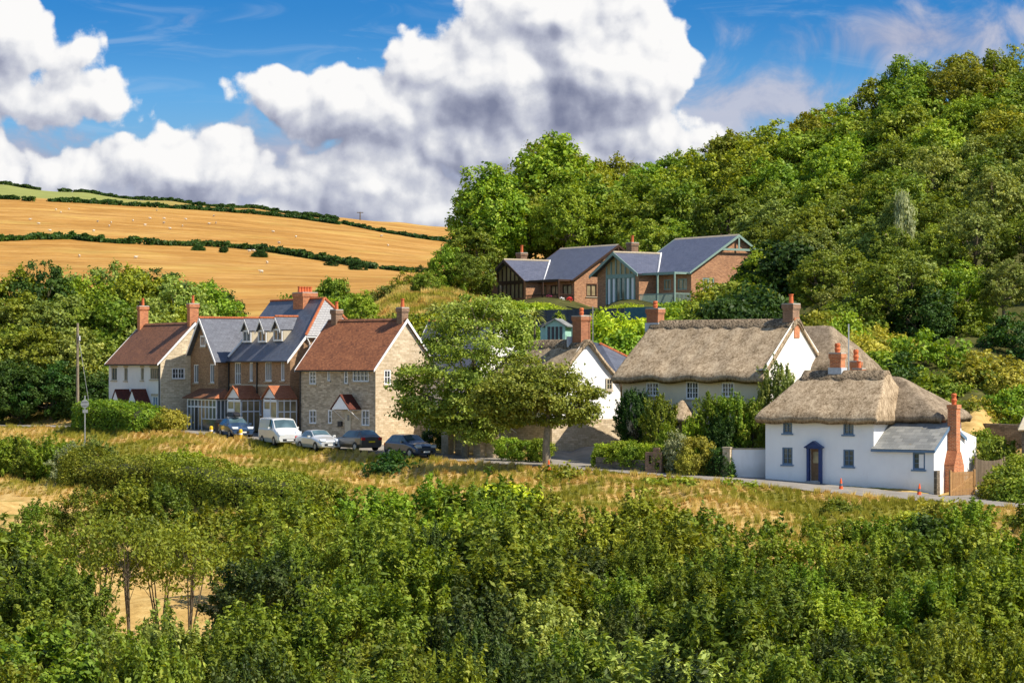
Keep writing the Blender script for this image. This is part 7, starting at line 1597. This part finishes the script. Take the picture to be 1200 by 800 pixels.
wall_run('garden_wall', 'white rendered garden wall joining the cottage to the garden', 'wall', [(853.5, 153.7, 527), (897, 154.5, 527)], .3, 'white', capm='stone_lintel')
x, z = G2(852.5, 153.5); e = empty('gate_pier', (x, 153.5, z), -.4, 'rough stone pier at the end of the white garden wall', 'pier'); m = MB(); m.box(-.24, .24, -.25, .25, -.5, Zp(525.5, 153.5)-z); m.build('shaft', M['stone_tan'], e); m = MB(); m.box(-.28, .28, -.29, .29, Zp(525.5, 153.5)-z+.002, Zp(525.5, 153.5)-z+.08); m.build('cap', M['stone_lintel'], e)
wall_run('garden_wall', 'low rubble garden wall with weeds along the lane under the hedges', 'wall', [(700, 159.0, 536), (740, 157.6, 538.5), (780, 156.4, 541), (815, 155.0, 544), (851, 153.6, 548)], .4, 'stone_wall')
q = ground_px(767, 155.6); e = empty('brick_pillar', (q.x, q.y, gz(q.x, q.y)), -.38, 'brown brick pillar box with dark openings in the low garden wall', 'brick pillar')
H_ = Zp(530, 155.6)-gz(q.x, q.y); m = MB(); wall(m, 'f', -.25, -.55, .55, -.3, H_, [(-.32, -.14, H_-.75, H_-.2), (.12, .42, H_-1.1, H_-.65)], .15); m.poly([(.55, -.25, -.3), (.55, .25, -.3), (.55, .25, H_), (.55, -.25, H_)]); m.poly([(-.55, -.25, H_), (.55, -.25, H_), (.55, .25, H_), (-.55, .25, H_)]); m.poly([(-.55, .25, -.3), (-.55, -.25, -.3), (-.55, -.25, H_), (-.55, .25, H_)]); m.build('brickwork', M['brick_brown'], e)
m = MB(); m.box(-.5, .5, -.08, .2, 0, H_-.05); m.build('dark_inside', M['black'], e); m = MB(); m.box(-.05, .35, -.15, .2, H_+.002, H_+.28); m.build('brick_top', M['brick_brown'], e)
wall_run('retaining_wall', 'old dark stone retaining wall below the bare earth bank', 'wall', [(1122, 168.5, 496), (1160, 166.5, 496.5), (1200, 165, 498), (1260, 163, 500)], .5, 'stone_wall')
# board fence with curved-up ends
def boards(px0, Ya, px1, Yb, top, label, n=26, mat='wood_grey', dip=.18, name='board_fence'):
    xa, xb = X(px0, Ya), X(px1, Yb); L = math.hypot(xb-xa, Yb-Ya); z0 = gz(xa, Ya); e = empty(name, (xa, Ya, z0), math.atan2(Yb-Ya, xb-xa), label, 'fence'); m = MB(); zt = Zp(top, Ya)-z0
    for k in range(n):
        t = (k+.5)/n; zz_ = zt - dip*math.sin(math.pi*t)**.7; g0 = gz(xa+(xb-xa)*t, Ya+(Yb-Ya)*t)-z0; m.box(L*k/n+.006, L*(k+1)/n-.006, 0, .025, g0+.05, zz_)
    m.build('boards', M[mat], e)
    for x_ in (0, L): m = MB(); m.box(x_-.06, x_+.06, -.03, .09, -.3, zt+.06); m.build('post', M[mat], e)
    m = MB(); m.box(.08, L-.08, .03, .07, zt*.75, zt*.75+.1); m.box(.08, L-.08, .03, .07, .3, .4); m.build('rail', M[mat], e)
boards(1144, 150.2, 1177, 151.0, 537, 'tall weathered board fence with a dipped top closing the side yard')
def picket(px0, Ya, px1, Yb, top, label, n=16, mat='wood_warm'):
    xa, xb = X(px0, Ya), X(px1, Yb); L = math.hypot(xb-xa, Yb-Ya); z0 = gz(xa, Ya); e = empty('picket_gate', (xa, Ya, z0), math.atan2(Yb-Ya, xb-xa), label, 'gate'); zt = Zp(top, Ya)-z0; m = MB()
    for k in range(n): m.box(L*k/n+.015, L*(k+1)/n-.02, 0, .02, .06, zt)
    m.build('pickets', M[mat], e)
    for z_ in (.25, zt-.25): m = MB(); m.box(.0, L, .022, .06, z_, z_+.08); m.build('rail', M[mat], e)
    m = MB(); m.slab([(.02, -.003, .35), (.12, -.003, .28), (L-.02, -.003, zt-.35), (L-.12, -.003, zt-.26)], .02); m.build('brace', M[mat], e)
    for x_ in (-.06, L+.06): m = MB(); m.box(x_-.06, x_+.06, -.05, .07, -.4, zt+.12); m.build('post', M[mat], e)
picket(1114.5, 144.9, 1141, 146.3, 553.5, 'brown picket gate with a diagonal brace beside the brick stack')
wall_run('garden_fence', 'long slate blue board fence below the brick houses', 'fence', [(560, 222, 366), (640, 214, 363.5), (700, 211, 362.5), (732, 210, 361.5)], .12, 'fence_blue')
wall_run('garden_fence', 'teal painted fence panels under the sage verandah', 'fence', [(732.5, 209.9, 361), (757, 209.2, 360), (775, 208.8, 360)], .12, 'fence_teal')
# aqua summerhouse
def summerhouse():
    Y = 197; th = .25; x, z = X(633.5, Y), gz(X(650, Y), Y); xa, xb = X(639, Y), X(663, Y); w = (xb-xa); zt = Zp(381, Y); zr = Zp(374.5, Y); zb = min(z, Zp(400, Y))
    e = empty('summerhouse', (xa, Y, zb), -th, 'small aqua summerhouse with glazed front and tiled roof', 'summerhouse'); H = zt-zb; rs = zr-zt; d = 2.2
    m = MB(); zg = H-1.35; wall(m, 'f', 0, 0, w, -.5, H, [(w*(.10+.2*k), w*(.26+.2*k), zg, H-.15) for k in range(4)], .06); m.poly([(0, 0, H), (w, 0, H), (w/2, 0, H+rs)]); m.poly([(w, 0, -.5), (w, d, -.5), (w, d, H), (w, 0, H)]); m.poly([(0, d, -.5), (0, 0, -.5), (0, 0, H), (0, d, H)]); m.build('wall', M['aqua'], e)
    for k in range(4):
        m = MB(); m.box(w*(.10+.2*k), w*(.26+.2*k), .05, .058, zg, H-.15); f = m.build('pane', M['glass'], e)
    m = MB(); m.slab([(w/2, -.25, H+rs+.08), (w/2, d+.2, H+rs+.08), (-.3, d+.2, H-.15), (-.3, -.25, H-.15)], .08); m.slab([(w/2, d+.2, H+rs+.081), (w/2, -.25, H+rs+.081), (w+.3, -.25, H-.15), (w+.3, d+.2, H-.15)], .08); m.build('roof', M['slate_stone'], e)
    m = MB(); xl = X(632.5, Y)-xa; m.slab([(xl-.2, .1, H-.15), (w*.3, .1, H+rs*.6), (w*.3, d, H+rs*.6), (xl-.2, d, H-.15)][::-1], .08); m.build('side_roof', M['slate_stone'], e)
    m = MB(); m.box(xl, -.01, .2, d, -.5, H-.2); m.build('side_wall', M['aqua'], e)
summerhouse()
# sloping gable of an outbuilding beside it
q = ground_px(669, 200); e = empty('outbuilding', (q.x, q.y, q.z), -.3, 'low outbuilding with a steep mossy roof behind the red brick chimney', 'outbuilding'); zt = Zp(370, 200)-q.z; z2 = Zp(384, 200)-q.z
m = MB(); m.poly([(0, 0, z2), (0, 0, -1), (1.0, 0, -1), (1.0, 0, zt-.2)]); m.box(.0, 1.0, .05, 2.5, -1, z2-.3); m.build('wall', M['aqua'], e); m = MB(); m.slab([(-.5, -.1, z2-.3), (1.05, -.1, zt), (1.05, 2.6, zt), (-.5, 2.6, z2-.3)][::-1], .08); m.build('roof', M['thatch_grey'], e)
# shed at the frame edge
q = ground_px(1200, 150.5); e = empty('shed', (X(1193, 151), 151, gz(X(1195, 151), 151)), -.2, 'corner of a shed with a steep pale roof at the end of the lane', 'shed'); zt = Zp(480, 151)-e.location.z; ze_ = Zp(502, 151)-e.location.z
m = MB(); m.box(.25, 4.5, .2, 3.4, -.5, ze_); m.poly([(4.5, .2, ze_), (4.5, 3.4, ze_), (4.5, 1.8, zt+.6)]); m.build('wall', M['stone_wall'], e); m = MB(); m.slab([(0, -.1, ze_-.1), (4.7, -.1, ze_-.1), (4.7, 1.8, zt+.7), (.9, 1.8, zt+.7)], .12); m.slab([(4.7, 3.7, ze_-.1), (0, 3.7, ze_-.1), (.9, 1.8, zt+.701), (4.7, 1.8, zt+.701)], .12); m.slab([(0.001, -.1, ze_-.1), (.9, 1.8, zt+.702), (0.001, 3.7, ze_-.1)], .12); m.build('roof', M['frame_tan'], e)
# flower pots on the farther verandah
for px, py, col, lb in ((643.5, 349, 'pink', 'hanging ball of pink flowers at the dark verandah'), (658, 352, 'paint_white', 'pot of white flowers on the dark verandah'), (667.5, 352, 'red', 'pot of red flowers at the end of the dark verandah')):
    p = MA.hit(px, py, 1, -MA.dw+.5); wq = MA.Mi.inverted() @ p; e = empty('flower_pot', tuple(wq), 0, lb, 'flower pot')
    m = MB(); m.lathe(0, 0, [(.16, -.42), (.24, -.1)], 10); m.build('pot', M['terracotta'], e); m = MB(); r2 = random.Random(int(px)); 
    for k in range(26): a, b = r2.uniform(0, 6.3), r2.uniform(-.2, 1.5); c = Vector((math.cos(a)*math.cos(b)*.3, math.sin(a)*math.cos(b)*.3, .02+math.sin(b)*.28)); m.lathe(c.x, c.y, [(.02, c.z-.06), (.085, c.z), (.02, c.z+.06)], 6)
    m.build('blooms', M[col], e)
    if col == 'pink': m = MB(); m.tube([(0, 0, -.1), (0, 0, 1.0)], [.012, .012], 4); m.build('chain', M['dark_pipe'], e)
# gravel apron and track at the gateway
def patch(name, pts, mat, lift=.045, n=14):
    P = [np.array([X(a, b), b]) for a, b in pts]; mb = MB()
    for i in range(n+1):
        u = i/n; a = P[0]*(1-u)+P[1]*u; b = P[3]*(1-u)+P[2]*u
        for j in range(n+1): v = j/n; p = a*(1-v)+b*v; mb.v.append((p[0], p[1], gz(p[0], p[1])+lift))
    for i in range(n):
        for j in range(n): k = i*(n+1)+j; mb.f.append((k, k+n+1, k+n+2, k+1))
    o = mb.build(name, M[mat], smooth=True); tag(o, kind='structure'); return o
patch('driveway', [(648, 160.3), (742, 157.3), (748, 171.5), (640, 171.5)], 'road', .09, 36)
patch('yard', [(1112, 142.4), (1170, 140.6), (1176, 150.5), (1118, 147.5)], 'road', .05)
patch('forecourt', [(205, 196.5), (470, 172.5), (478, 178.5), (216, 201)], 'road', .05, 40)
